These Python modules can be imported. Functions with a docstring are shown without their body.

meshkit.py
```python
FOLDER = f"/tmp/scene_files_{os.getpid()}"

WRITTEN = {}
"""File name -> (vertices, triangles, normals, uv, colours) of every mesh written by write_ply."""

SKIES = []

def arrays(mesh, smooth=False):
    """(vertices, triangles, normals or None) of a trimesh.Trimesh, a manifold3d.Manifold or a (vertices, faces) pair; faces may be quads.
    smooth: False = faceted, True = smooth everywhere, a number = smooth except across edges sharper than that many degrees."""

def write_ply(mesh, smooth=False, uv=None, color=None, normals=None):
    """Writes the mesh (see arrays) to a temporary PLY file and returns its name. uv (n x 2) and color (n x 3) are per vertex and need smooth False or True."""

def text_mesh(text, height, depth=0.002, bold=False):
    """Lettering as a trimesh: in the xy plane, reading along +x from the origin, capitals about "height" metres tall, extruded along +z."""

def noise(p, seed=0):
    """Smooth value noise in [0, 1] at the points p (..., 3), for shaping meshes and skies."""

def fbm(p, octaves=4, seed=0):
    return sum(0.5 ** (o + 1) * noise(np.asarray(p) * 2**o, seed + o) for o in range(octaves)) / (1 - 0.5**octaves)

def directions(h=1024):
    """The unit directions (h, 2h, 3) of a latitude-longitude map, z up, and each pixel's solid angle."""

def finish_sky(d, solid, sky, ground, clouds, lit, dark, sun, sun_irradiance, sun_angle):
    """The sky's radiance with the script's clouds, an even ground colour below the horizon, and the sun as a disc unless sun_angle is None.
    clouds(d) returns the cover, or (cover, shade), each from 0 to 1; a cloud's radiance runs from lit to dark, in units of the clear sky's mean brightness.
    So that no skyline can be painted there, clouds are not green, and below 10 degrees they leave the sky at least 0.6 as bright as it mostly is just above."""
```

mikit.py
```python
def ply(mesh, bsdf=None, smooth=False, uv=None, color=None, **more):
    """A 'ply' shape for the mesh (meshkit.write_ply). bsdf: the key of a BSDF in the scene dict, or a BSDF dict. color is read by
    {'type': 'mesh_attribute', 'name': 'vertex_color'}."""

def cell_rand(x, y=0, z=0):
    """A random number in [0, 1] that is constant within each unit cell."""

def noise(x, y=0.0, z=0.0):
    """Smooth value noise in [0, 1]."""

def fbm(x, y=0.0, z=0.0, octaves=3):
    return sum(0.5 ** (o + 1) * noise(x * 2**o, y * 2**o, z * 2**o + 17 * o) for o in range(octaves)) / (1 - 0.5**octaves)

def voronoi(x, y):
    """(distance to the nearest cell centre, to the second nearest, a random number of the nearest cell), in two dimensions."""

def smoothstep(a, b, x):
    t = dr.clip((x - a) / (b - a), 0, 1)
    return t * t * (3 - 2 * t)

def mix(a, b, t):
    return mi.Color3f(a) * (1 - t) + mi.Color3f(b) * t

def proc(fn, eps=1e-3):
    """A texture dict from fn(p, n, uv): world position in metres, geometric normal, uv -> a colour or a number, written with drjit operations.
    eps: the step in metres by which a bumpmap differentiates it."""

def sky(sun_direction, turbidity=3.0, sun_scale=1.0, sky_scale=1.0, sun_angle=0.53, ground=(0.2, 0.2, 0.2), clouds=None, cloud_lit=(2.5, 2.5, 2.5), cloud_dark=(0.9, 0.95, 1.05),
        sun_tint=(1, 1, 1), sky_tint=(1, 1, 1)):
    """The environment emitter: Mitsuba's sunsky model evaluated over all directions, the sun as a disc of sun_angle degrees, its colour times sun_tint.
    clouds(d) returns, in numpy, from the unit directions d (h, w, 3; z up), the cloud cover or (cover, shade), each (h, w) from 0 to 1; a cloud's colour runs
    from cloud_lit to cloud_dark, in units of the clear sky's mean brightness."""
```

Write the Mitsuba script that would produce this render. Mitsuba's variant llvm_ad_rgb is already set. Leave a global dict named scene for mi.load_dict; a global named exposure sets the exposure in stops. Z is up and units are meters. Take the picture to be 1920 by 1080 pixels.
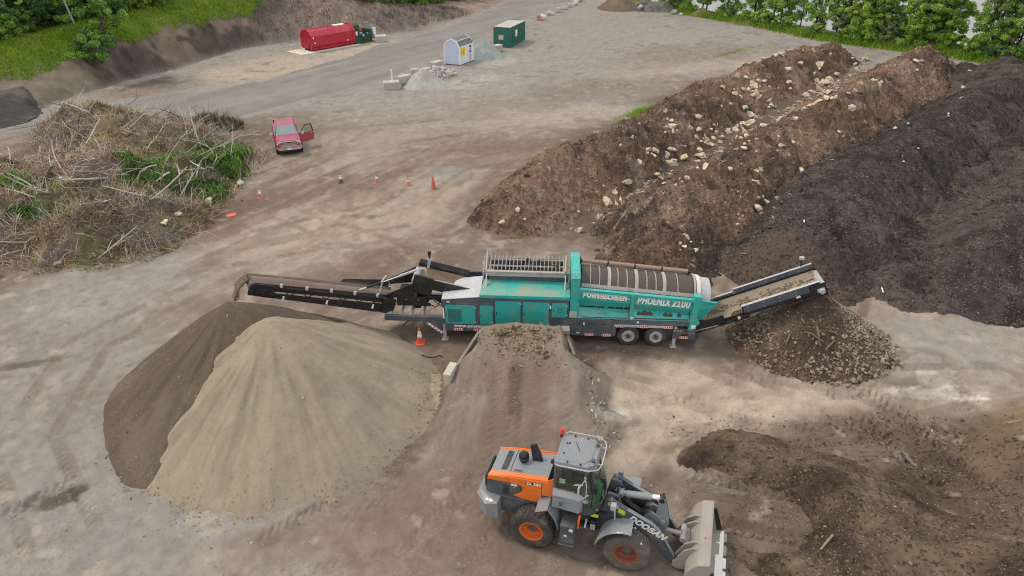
import math, random
import numpy as np, trimesh, shapely
from shapely.geometry import Polygon, LineString
import mitsuba as mi, drjit as dr
import mikit, meshkit
from mikit import noise, fbm, smoothstep, mix, proc

T = mi.ScalarTransform4f
scene, labels, place = {}, {}, {}
rng = np.random.default_rng(7)
random.seed(7)

# ---------------------------------------------------------------- camera, daylight, exposure
exposure = 2.05
scene['camera'] = {'type': 'perspective', 'fov': 73.74, 'fov_axis': 'x', 'near_clip': 0.5, 'far_clip': 2000.0,
                   'to_world': T().look_at(origin=[0, 0, 18], target=[0, math.cos(math.radians(30)), 18 - 0.5], up=[0, 0, 1])}
scene['daylight'] = mikit.sky([-0.55, 0.22, 0.8], turbidity=3.0, sun_scale=0.3, sun_angle=10.0, ground=(0.25, 0.23, 0.2), clouds=lambda d: 1.0)

# ---------------------------------------------------------------- materials
def rgb(c): return {'type': 'rgb', 'value': list(map(float, c))}

def mat(name, d, two=True):
    scene['mat_' + name] = {'type': 'twosided', 'bsdf': d} if two else d
    return 'mat_' + name

def paint(name, col, rough=0.45, dust=0.25, dcol=(0.30, 0.26, 0.21), scale=2.5, metal=0.0, spec=0.5, coat=0.0):
    """painted or bare metal with patchy dried mud and dust of its own grain"""
    def fn(p, n, uv):
        a = fbm(p.x * scale, p.y * scale, p.z * scale, 4)
        b = fbm(p.x * 23 + 5, p.y * 23, p.z * 23, 2)
        return mix(col, dcol, smoothstep(0.42, 0.85, 0.7 * a + 0.3 * b) * dust)
    return mat(name, {'type': 'principled', 'base_color': proc(fn), 'roughness': rough, 'metallic': metal, 'specular': spec, 'clearcoat': coat, 'clearcoat_gloss': 0.9})

def plain(name, col, rough=0.5, metal=0.0, spec=0.5):
    return mat(name, {'type': 'principled', 'base_color': rgb(col), 'roughness': rough, 'metallic': metal, 'specular': spec})

VC = {'type': 'mesh_attribute', 'name': 'vertex_color'}
def soil(name, dark, pale, wd, wp, size, bump):
    """earth: the mesh's own colour, with dark and pale grains and crumbs of their own, and a crumbly relief"""
    def grains(p, n, uv): return wd * smoothstep(0.56, 0.74, 0.65 * noise(p.x * size, p.y * size, p.z * size) + 0.35 * noise(p.x * size * 2.7, p.y * size * 2.7 + 5, p.z * size * 2.7))
    def chips(p, n, uv): return wp * smoothstep(0.70, 0.80, noise(p.x * size * 1.7 + 40, p.y * size * 1.7, p.z * size * 1.7)) * smoothstep(0.35, 0.6, noise(p.x * 0.9 + 7, p.y * 0.9, p.z * 0.9))
    d = {'type': 'blendbsdf', 'weight': proc(chips), 'a': {'type': 'blendbsdf', 'weight': proc(grains), 'a': {'type': 'diffuse', 'reflectance': VC}, 'b': {'type': 'diffuse', 'reflectance': rgb(dark)}}, 'b': {'type': 'diffuse', 'reflectance': rgb(pale)}}
    def relief(p, n, uv): return bump * fbm(p.x * size * 0.55, p.y * size * 0.55, p.z * size * 0.55, 3)
    return mat(name, {'type': 'bumpmap', 'arbitrary': proc(relief, eps=0.012), 'scale': 1.0, 'bsdf': d})
EARTH = soil('earth', (.14, .112, .092), (.48, .43, .37), .30, .22, 15.0, .034)
HEAPS = soil('heap_soil', (.028, .023, .021), (.27, .215, .16), .75, .55, 11.0, .10)
SANDM = soil('screened_soil', (.15, .122, .092), (.40, .36, .29), .22, .2, 16.0, .022)
CHIPM = mat('chip', {'type': 'diffuse', 'reflectance': VC})
MOIST = mat('moist_earth', {'type': 'principled', 'base_color': VC, 'roughness': 0.62, 'specular': 0.35})
LEAF = mat('leaf', {'type': 'principledthin', 'base_color': VC, 'roughness': 0.5, 'diff_trans': 0.5, 'spec_trans': 0.0}, two=False)
BARK = mat('bark', {'type': 'diffuse', 'reflectance': VC})
TEAL = paint('teal', (0.018, 0.375, 0.345), 0.36, 0.5, (0.30, 0.27, 0.22), coat=0.7)
SLATE = paint('slate', (0.070, 0.085, 0.115), 0.5, 0.5)
BLACK = paint('black_steel', (0.014, 0.014, 0.017), 0.5, 0.3, (0.13, 0.11, 0.09))
STEEL = paint('worn_steel', (0.36, 0.35, 0.34), 0.5, 0.7, (0.24, 0.2, 0.16), 3.0)
GALV = paint('galvanised', (0.42, 0.43, 0.46), 0.5, 0.25, (0.34, 0.30, 0.25))
MESHM = paint('screen_mesh', (0.075, 0.062, 0.054), 0.7, 0.5, (0.13, 0.10, 0.08), 6.0)
BELT = paint('belt', (0.10, 0.080, 0.070), 0.8, 0.7, (0.17, 0.14, 0.12), 5.0)
SOILB = paint('belt_soil', (0.15, 0.115, 0.075), 0.9, 0.6, (0.09, 0.075, 0.05), 9.0)
TANB = paint('tan_belt', (0.25, 0.21, 0.17), 0.8, 0.6, (0.20, 0.165, 0.125), 5.0)
RUBBER = paint('rubber', (0.045, 0.042, 0.040), 0.8, 0.85, (0.19, 0.155, 0.13), 4.0)
RUBBER2 = paint('dusty_rubber', (0.10, 0.088, 0.080), 0.85, 0.85, (0.23, 0.195, 0.165), 5.0)
WHITE = plain('white_paint', (0.78, 0.78, 0.77), 0.5)
RED = plain('red_paint', (0.55, 0.03, 0.03), 0.5)
GREY = paint('loader_grey', (0.20, 0.225, 0.255), 0.38, 0.42, coat=0.6)
DGREY = paint('loader_dark', (0.062, 0.072, 0.090), 0.45, 0.42, coat=0.2)
ORANGE = paint('loader_orange', (0.76, 0.165, 0.012), 0.4, 0.28, coat=0.35)
RIM1 = paint('orange_rim', (0.60, 0.135, 0.02), 0.5, 0.5, (0.30, 0.2, 0.13))
RIM2 = paint('muddy_rim', (0.26, 0.075, 0.045), 0.7, 0.8, (0.17, 0.12, 0.095), 4.0)
BUCKET = paint('bucket_steel', (0.315, 0.295, 0.270), 0.45, 0.5, (0.23, 0.20, 0.17), 1.6)
POLISH = plain('polished_steel', (0.72, 0.72, 0.72), 0.32, 0.6)
CHROME = plain('chrome', (0.8, 0.8, 0.82), 0.18, 1.0)
GLASS = mat('tinted_glass', {'type': 'thindielectric', 'specular_transmittance': rgb((0.55, 0.74, 0.60))}, two=False)
LIME = plain('lime_patch', (0.50, 0.62, 0.03), 0.5)
SEAT = plain('seat_black', (0.03, 0.03, 0.033), 0.7)
TRIMG = plain('cab_floor_green', (0.16, 0.30, 0.13), 0.7)

# ---------------------------------------------------------------- scene helpers
def number(key):
    if key not in scene and key not in place: return key
    i = 1
    while f'{key}_{i:03d}' in scene or f'{key}_{i:03d}' in place: i += 1
    return f'{key}_{i:03d}'

def thing(name, label, cat, M=None, group=None, kind=None):
    """a key that the keys of its parts start with"""
    key = number(name); place[key] = np.eye(4) if M is None else M
    tag(key, label, cat, group, kind)
    return key

def tag(key, label=None, cat=None, group=None, kind=None):
    d = labels.setdefault(key, {})
    for k, v in (('label', label), ('category', cat), ('group', group), ('kind', kind)):
        if v: d[k] = v

def part(parent, name, mesh, m, smooth=False, color=None, label=None, kind=None):
    key = number(parent + '__' + name)
    M = place[parent.split('__')[0]]
    if isinstance(mesh, list): mesh = trimesh.util.concatenate(mesh)
    mesh = mesh.copy(); mesh.apply_transform(M)
    scene[key] = mikit.ply(mesh, m, smooth=smooth, color=color)
    if label or kind: tag(key, label, None, None, kind)
    return key

def solo(name, mesh, m, label=None, cat=None, M=None, smooth=False, color=None, group=None, kind=None):
    """a thing that is one mesh"""
    key = number(name)
    if isinstance(mesh, list): mesh = trimesh.util.concatenate(mesh)
    if M is not None: mesh = mesh.copy(); mesh.apply_transform(M)
    scene[key] = mikit.ply(mesh, m, smooth=smooth, color=color); place[key] = np.eye(4) if M is None else M
    tag(key, label, cat, group, kind)
    return key

def frame(x, y, z=0.0, deg=0.0, tilt=None, s=1.0):
    a = math.radians(deg); M = np.eye(4)
    M[:2, :2] = [[math.cos(a), -math.sin(a)], [math.sin(a), math.cos(a)]]
    M[:3, :3] *= s; M[:3, 3] = x, y, z
    return M

# ---------------------------------------------------------------- mesh helpers
def box(x0, x1, y0, y1, z0, z1, c=0.012):
    c = min(c, 0.3 * min(x1 - x0, y1 - y0, z1 - z0))
    if c <= 0.002: return trimesh.creation.box(bounds=[[x0, y0, z0], [x1, y1, z1]])
    P = []
    for sx, ax in ((1, x0), (-1, x1)):
        for sy, ay in ((1, y0), (-1, y1)):
            for sz, az in ((1, z0), (-1, z1)):
                P += [(ax + sx * c, ay + sy * c, az), (ax + sx * c, ay, az + sz * c), (ax, ay + sy * c, az + sz * c)]
    return trimesh.convex.convex_hull(np.array(P))

def hull(P): return trimesh.convex.convex_hull(np.array(P, float))

def prism(poly, y0, y1):
    """polygon in x, z drawn out along y"""
    m = trimesh.creation.extrude_polygon(Polygon(poly), y1 - y0, engine='earcut')
    m.apply_transform(np.array([[1, 0, 0, 0], [0, 0, -1, y1], [0, 1, 0, 0], [0, 0, 0, 1.0]]))
    return m

def prism_x(poly, x0, x1):
    """polygon in y, z drawn out along x"""
    m = trimesh.creation.extrude_polygon(Polygon(poly), x1 - x0, engine='earcut')
    m.apply_transform(np.array([[0, 0, 1, x0], [1, 0, 0, 0], [0, 1, 0, 0], [0, 0, 0, 1.0]]))
    return m

def axes(p, q, up=(0, 0, 1)):
    p, q = np.array(p, float), np.array(q, float); d = q - p; L = np.linalg.norm(d); d /= L
    s = np.cross(np.array(up, float), d)
    if np.linalg.norm(s) < 1e-6: s = np.cross([1.0, 0, 0], d)
    s /= np.linalg.norm(s); M = np.eye(4)
    M[:3, 0], M[:3, 1], M[:3, 2], M[:3, 3] = d, s, np.cross(d, s), p
    return M, L

def bar(p, q, w, h, c=0.008):
    M, L = axes(p, q); m = box(0, L, -w / 2, w / 2, -h / 2, h / 2, c); m.apply_transform(M); return m

def cyl(p, q, r, n=16, r2=None):
    M, L = axes(p, q); a = np.arange(n) * 2 * math.pi / n; r2 = r if r2 is None else r2
    ring = lambda x, rr: np.stack([np.full(n, x), rr * np.cos(a), rr * np.sin(a)], 1)
    v = np.vstack([ring(0, r), ring(L, r2), [[0, 0, 0], [L, 0, 0]]]); i = np.arange(n); j = (i + 1) % n
    f = np.vstack([np.stack([i, j, j + n], 1), np.stack([i, j + n, i + n], 1), np.stack([j, i, i * 0 + 2 * n], 1), np.stack([i + n, j + n, i * 0 + 2 * n + 1], 1)])
    m = trimesh.Trimesh(v, f, process=False); m.apply_transform(M); return m

def tube(pts, r, n=6):
    pts = np.array(pts, float); r = np.broadcast_to(np.array(r, float), (len(pts),))
    t = np.gradient(pts, axis=0); t /= np.linalg.norm(t, axis=1, keepdims=True) + 1e-9
    ref = np.array([0, 0, 1.0]) if abs(t[:, 2]).mean() < 0.8 else np.array([1.0, 0, 0])
    a = np.cross(t, ref); a /= np.linalg.norm(a, axis=1, keepdims=True) + 1e-9; b = np.cross(t, a)
    ang = np.arange(n) * 2 * math.pi / n
    v = pts[:, None] + r[:, None, None] * (np.cos(ang)[None, :, None] * a[:, None] + np.sin(ang)[None, :, None] * b[:, None])
    k = len(pts); i, j = np.meshgrid(np.arange(k - 1), np.arange(n), indexing='ij')
    q = np.stack([i * n + j, i * n + (j + 1) % n, (i + 1) * n + (j + 1) % n, (i + 1) * n + j], -1).reshape(-1, 4)
    v = np.vstack([v.reshape(-1, 3), pts[0], pts[-1]]); J = np.arange(n); J1 = (J + 1) % n
    f = np.vstack([q[:, [0, 2, 1]], q[:, [0, 3, 2]], np.stack([J, J1, J * 0 + k * n], 1), np.stack([(k - 1) * n + J1, (k - 1) * n + J, J * 0 + k * n + 1], 1)])
    return trimesh.Trimesh(v, f, process=False)

def lathe_y(prof, n=40, cx=0.0, cz=0.0):
    """profile of (radius, y) turned about an axis along y"""
    prof = np.array(prof, float); a = np.arange(n) * 2 * math.pi / n; k = len(prof)
    v = np.stack([cx + prof[:, None, 0] * np.cos(a), np.repeat(prof[:, None, 1], n, 1), cz + prof[:, None, 0] * np.sin(a)], -1).reshape(-1, 3)
    i, j = np.meshgrid(np.arange(k - 1), np.arange(n), indexing='ij')
    q = np.stack([i * n + j, i * n + (j + 1) % n, (i + 1) * n + (j + 1) % n, (i + 1) * n + j], -1).reshape(-1, 4)
    return trimesh.Trimesh(v, np.vstack([q[:, [0, 1, 2]], q[:, [0, 2, 3]]]), process=False)

def letters(text, h, origin, right=(1, 0, 0), up=(0, 0, 1), depth=0.006, squeeze=1.0, shear=0.0, heavy=0.0):
    m = meshkit.text_mesh(text, h, depth, bold=True); r, u = np.array(right, float), np.array(up, float)
    r /= np.linalg.norm(r); u = u - r * (u @ r); u /= np.linalg.norm(u); M = np.eye(4)
    M[:3, 0], M[:3, 1], M[:3, 2], M[:3, 3] = r * squeeze, u + r * shear, np.cross(r, u), origin
    if heavy:
        ms = []
        for i, (a, b) in enumerate(((0, 0), (heavy, 0), (0, heavy), (heavy, heavy))): q = m.copy(); q.apply_translation([a, b, .0006 * i]); ms.append(q)
        m = trimesh.util.concatenate(ms)
    m.apply_transform(M); return m

def quad_strip(rows):
    """a sheet from rows of points, all rows of one length"""
    A = np.array(rows, float); k, n = A.shape[:2]; i, j = np.meshgrid(np.arange(k - 1), np.arange(n - 1), indexing='ij')
    q = np.stack([i * n + j, i * n + j + 1, (i + 1) * n + j + 1, (i + 1) * n + j], -1).reshape(-1, 4)
    return trimesh.Trimesh(A.reshape(-1, 3), np.vstack([q[:, [0, 1, 2]], q[:, [0, 2, 3]]]), process=False)

def plate(rows, th):
    """the sheet, thickened along its normals"""
    m = quad_strip(rows); n = m.vertex_normals; k = len(m.vertices)
    A = np.array(rows); R, C = A.shape[:2]; idx = np.arange(R * C).reshape(R, C)
    rim = np.concatenate([idx[0, :], idx[1:, -1], idx[-1, -2::-1], idx[-2:0:-1, 0]]); r2 = np.roll(rim, -1)
    f = np.vstack([m.faces, m.faces[:, ::-1] + k, np.stack([rim, rim + k, r2 + k], 1), np.stack([rim, r2 + k, r2], 1)])
    return trimesh.Trimesh(np.vstack([m.vertices + n * th / 2, m.vertices - n * th / 2]), f, process=False)

# ---------------------------------------------------------------- noise on the plane, ridges
def vn(x, y, seed=0):
    i, j = np.floor(x).astype(np.int64), np.floor(y).astype(np.int64); tx, ty = x - i, y - j
    tx, ty = tx * tx * (3 - 2 * tx), ty * ty * (3 - 2 * ty)
    def hsh(a, b):
        h = (a * 374761393 + b * 668265263 + seed * 974634777) & 0xFFFFFFFF
        h = ((h ^ (h >> 13)) * 1274126177) & 0xFFFFFFFF
        return ((h ^ (h >> 16)) & 0xFFFFFF) / 16777215.0
    a = hsh(i, j) * (1 - tx) + hsh(i + 1, j) * tx
    return a * (1 - ty) + (hsh(i, j + 1) * (1 - tx) + hsh(i + 1, j + 1) * tx) * ty

def fb(x, y, size, seed=0, o=3):
    return sum(0.5 ** (k + 1) * vn(x / size * 2 ** k + 31.7 * k, y / size * 2 ** k - 17.3 * k, seed + 13 * k) for k in range(o)) / (1 - 0.5 ** o)

def turned(x, y, deg, sx, sy, seed=0, o=3):
    """noise drawn out along a direction"""
    c, s = math.cos(math.radians(deg)), math.sin(math.radians(deg))
    return fb((x * c + y * s) / sx, (-x * s + y * c) / sy, 1.0, seed, o)

def st(a, b, x):
    t = np.clip((x - a) / (b - a), 0, 1); return t * t * (3 - 2 * t)

def along(x, y, pts):
    """distance to a polyline, signed offset to its left, arc length at the foot, and the interpolated rest of its columns"""
    pts = np.array(pts, float); best = np.full(np.shape(x), 1e9); off, arc, val = np.zeros_like(best), np.zeros_like(best), np.zeros(np.shape(x) + (pts.shape[1] - 2,)); run = 0.0
    for p, q in zip(pts[:-1], pts[1:]):
        e = q[:2] - p[:2]; L = np.hypot(*e); t = np.clip(((x - p[0]) * e[0] + (y - p[1]) * e[1]) / L ** 2, 0, 1)
        dx, dy = x - p[0] - t * e[0], y - p[1] - t * e[1]; d = np.hypot(dx, dy); w = d < best
        best = np.where(w, d, best); off = np.where(w, np.sign(e[0] * dy - e[1] * dx) * d, off); arc = np.where(w, run + t * L, arc)
        val[w] = (p[2:] + t[..., None] * (q[2:] - p[2:]))[w]; run += L
    return best, off, arc, val

def ridge(x, y, pts, slope, rnd=0.3):
    """height of a heap under a crest line of (x, y, z) with even side slopes"""
    h = np.full(np.shape(x), -9.0)
    pts = np.array(pts, float)
    for p, q in zip(pts[:-1], pts[1:]):
        e = q[:2] - p[:2]; L2 = max(e @ e, 1e-9); t = ((x - p[0]) * e[0] + (y - p[1]) * e[1]) / L2
        g = (q[2] - p[2]) / math.sqrt(L2); k = abs(g) < slope * 0.95
        # the crest falls along its length, so the foot of the steepest line lies further up it
        d0 = np.abs((x - p[0]) * e[1] - (y - p[1]) * e[0]) / math.sqrt(L2)
        if k: t = t + g * d0 / math.sqrt(slope ** 2 - g * g) / math.sqrt(L2)
        t = np.clip(t, 0, 1)
        d = np.hypot(x - p[0] - t * e[0], y - p[1] - t * e[1])
        h = np.maximum(h, p[2] + t * (q[2] - p[2]) - slope * (np.sqrt(d * d + rnd * rnd) - rnd))
    return h

def col(*c): return np.array(c, float)

def blend(c, target, m):
    m = np.clip(m, 0, 1)[..., None]; return c * (1 - m) + np.asarray(target) * m
# ================================================================ the ground
TOE = [(-120, 62), (-54.2, 63.8), (-49.4, 65.6), (-46, 65.1), (-43.4, 75.7), (-40, 83.5), (-36.4, 95.2), (-30.4, 102.1), (-20.2, 104.7), (-13.5, 114), (-7.3, 125), (-1.5, 141.7), (8, 185), (20, 320)]
BANK_TOP = [3.4, 3.4, 3.5, 3.3, 3.6, 4.2, 4.3, 4.2, 3.9, 2.2, 1.3, 0.5, 0.5, 0.5]
RIVERSIDE = [(24, 190), (26.4, 139), (33, 132), (41.5, 121), (49, 108), (54.5, 101.5), (62, 97), (66.5, 88), (68, 78), (75, 50), (110, 20)]
_toe = shapely.Polygon([*TOE, (-500, 320), (-500, 62)]); _riv = shapely.Polygon([*RIVERSIDE, (600, 20), (600, 190)])
shapely.prepare(_toe); shapely.prepare(_riv)

def bank_height(x, y):
    d, _, _, v = along(x, y, [(*p, h) for p, h in zip(TOE, BANK_TOP)])
    d = np.where(shapely.contains_xy(_toe, x, y), d, -d); top = v[..., 0]
    dd = d + 1.6 * (fb(x, y, 7.0, 3, 3) - 0.5) + 0.5 * (fb(x, y, 1.6, 5, 2) - 0.5)
    w = 4.6; h = top * np.clip(dd / w, 0, 1) ** 0.8 * (d > -1.5)
    # the cut face: slumped gullies and clods
    face = (dd > 0.1) & (dd < w + 0.6)
    h = h + face * (1.3 * (fb(x, y, 3.0, 8, 4) - 0.5) + .5 * (fb(x, y, .9, 6, 2) - .5)) * np.clip(top / 4, 0, 1)
    h = h + np.clip((dd - w + 1.2) / 5, 0, 1) * np.clip(top / 4.2, 0, 1) * (1.0 + 2.4 * (fb(x, y, 9, 9, 2) - 0.4))
    return np.maximum(h, 0) * st(-0.2, 0.4, dd), d, dd

RAMP = [(0.42, 25.0, 1.82), (0.25, 22.4, 1.30), (0.0, 17.6, 0.0)]
TRACKS = [  # wheel tracks: centre line, half the gauge, tread width, depth of the print
    ([(5.6, 17.2), (7.4, 16.5), (9.6, 15.8)], 0.95, 0.6, 0.065),
    ([(13.2, 24.2), (14.9, 20.4), (15.6, 17.5)], 0.85, 0.6, 0.075),
    ([(4.2, 20.6), (8.5, 21.4), (13.5, 21.2), (18, 22.5)], 0.95, 0.55, 0.045),
    ([(3.6, 22.6), (8.0, 20.2), (12.0, 20.4), (15.6, 22.8)], 0.9, 0.55, 0.045),
    ([(0.4, 24.0), (0.2, 20.5), (-0.4, 17.0), (-2.2, 14.6)], 0.95, 0.55, 0.02),
    ([(-2.8, 23.4), (-3.4, 20.4), (-5.0, 17.4), (-8.0, 14.9)], 0.0, 0.7, 0.05),
    ([(-9.5, 29.0), (-6.8, 29.6), (-3.4, 29.2)], 0.9, 0.5, 0.03),
    ([(-15.2, 17.9), (-17.0, 16.0)], 0.0, 0.6, 0.06),
    ([(-16, 48), (-13, 62), (-9, 78)], 0.85, 0.4, 0.02), ([(-10, 36), (-16, 58), (-22, 72)], 0.9, 0.5, 0.02),
    ([(-1, 31), (-9, 37), (-15, 41)], 0.95, 0.5, 0.03), ([(3.0, 16.4), (5.0, 19.6), (9.5, 22.4), (15, 23.6)], .95, .52, .035), ([(12.0, 18.6), (14.2, 21.6), (18.5, 24.6)], .95, .52, .04),
    ([(16.2, 17.4), (14.6, 20.6), (11.6, 23.6)], .95, .52, .05), ([(1.0, 13.8), (-2.6, 15.8), (-6.6, 14.6)], .95, .55, .02), ([(-.6, 23.2), (-1.4, 19.0), (-4.2, 15.2)], .95, .55, .022), ([(1.2, 23), (1.0, 19.0), (2.4, 15.2)], .95, .55, .022),
    ([(-14, 14.5), (-18.5, 19.5), (-19.5, 26), (-15, 33)], .95, .5, .035), ([(-19, 33), (-12, 36.5), (-4, 38.5), (2, 45)], .95, .5, .035), ([(-16, 37), (-8, 42), (-3, 52), (6, 66)], .95, .5, .03), ([(-24, 63), (-12, 60), (4, 66), (22, 82)], .95, .5, .03), ([(9, 25.2), (14, 23.2), (21, 23.4)], .95, .5, .04), ([(2.8, 25.4), (7, 23.9), (10.5, 21)], .95, .5, .04)]

def tread(x, y):
    """(height, how much pressed) of the tyre prints"""
    h, press = np.zeros_like(x), np.zeros_like(x)
    for pts, g, w, dep in TRACKS:
        P = np.array(pts, float); lo, hi = P.min(0) - 2.5, P.max(0) + 2.5
        sel = (x > lo[0]) & (x < hi[0]) & (y > lo[1]) & (y < hi[1])
        if not sel.any(): continue
        d, off, arc, _ = along(x[sel], y[sel], [(*p, 0) for p in pts]); k = np.abs(np.abs(off) - g) if g else np.abs(off)
        m = st(w * 0.62, w * 0.42, k) * st(0, 0.8, arc) * (d < g + w) * st(0.3, 0.5, fb(x[sel], y[sel], 2.2, 41, 2) + 0.12)
        lug = np.sin(2 * math.pi * (arc + 0.8 * k) / 0.30); rim = np.exp(-((k - w * 0.62) / 0.10) ** 2) * (d < g + w)
        h[sel] += m * dep * (-0.7 + 0.8 * lug) + 0.4 * dep * rim * (arc > 0.1); press[sel] = np.maximum(press[sel], m)
    return h, press

def ramp_height(x, y):
    d, off, arc, v = along(x, y, RAMP); z = v[..., 0]
    rag = 0.5 * (fb(x, y, 1.1, 14, 3) - 0.5)
    half = 1.72 + (24.9 - y) * 0.17; lat = np.abs(x - (0.45 - 0.05 * (24.9 - y)))
    fall = np.where(y > 23.4, 2.2, np.where(y > 21, .8, .55))
    h = z - np.clip(lat + rag - half, 0, 9) * fall + 0.16 * np.clip(1 - (lat / 1.5) ** 2, 0, 1) * st(22.5, 24.6, y)
    h = np.minimum(h, 2.02 + .5 * rag - np.clip(y - 24.75 + rag, 0, 9) * 1.5)
    return np.where((y < 26.05) & (y > 16.6), h, -9)

def right_bank(x, y):
    d, off, arc, _ = along(x, y, [(26, 25.2, 0), (21.2, 22.4, 0), (17.8, 20.2, 0), (15.7, 17.7, 0), (14.0, 15.6, 0), (13.0, 13.4, 0), (12.6, 9, 0)])
    dd = off + 1.0 * (fb(x, y, 2.6, 21, 3) - 0.5)
    return np.where(off > -2, 1.7 * st(-0.6, 3.2, dd) + 0.9 * st(-.8, 2.4, dd) * (fb(x, y, 1.3, 22, 4) - 0.5), 0) * (y < 26)

HOLLOWS = [(14.35, 19.35, .26, .62, 10), (7.1, 17.25, 1.3, 0.24, -14), (7.7, 15.35, 1.1, 0.2, -14), (14.85, 18.75, .22, .5, 12)]

def lie(x, y, fine=True):
    """height of the yard"""
    h = 0.16 * (fb(x, y, 6.0, 1, 3) - 0.5) * st(140, 60, y)
    if fine:
        h = h + 0.045 * (fb(x, y, 0.9, 2, 3) - 0.5) + 0.03 * (turned(x, y, 62, 2.6, 0.5, 4, 3) - 0.5)
    b, d, dd = bank_height(x, y); h = h * st(1.5, -0.5, d) + b
    h = np.maximum(h, ramp_height(x, y) + 0.10 * (fb(x, y, 0.6, 12, 3) - 0.5)) + right_bank(x, y)
    # the shore falls to the river
    rd, _, _, _ = along(x, y, [(*p, 0) for p in RIVERSIDE]); inside = shapely.contains_xy(_riv, x, y)
    return h - 3.0 * st(0.0, 7.0, rd) * inside

def ellipse(x, y, cx, cy, rx, ry, deg, soft=0.35, rough=0.5, seed=0):
    c, s = math.cos(math.radians(deg)), math.sin(math.radians(deg)); u, v = ((x - cx) * c + (y - cy) * s) / rx, (-(x - cx) * s + (y - cy) * c) / ry
    r = np.hypot(u, v) + rough * (fb(x, y, max(min(rx, ry) * 0.8, 0.3), 60 + seed, 3) - 0.5) * 2
    return st(1 + soft, 1 - soft, r)

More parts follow.
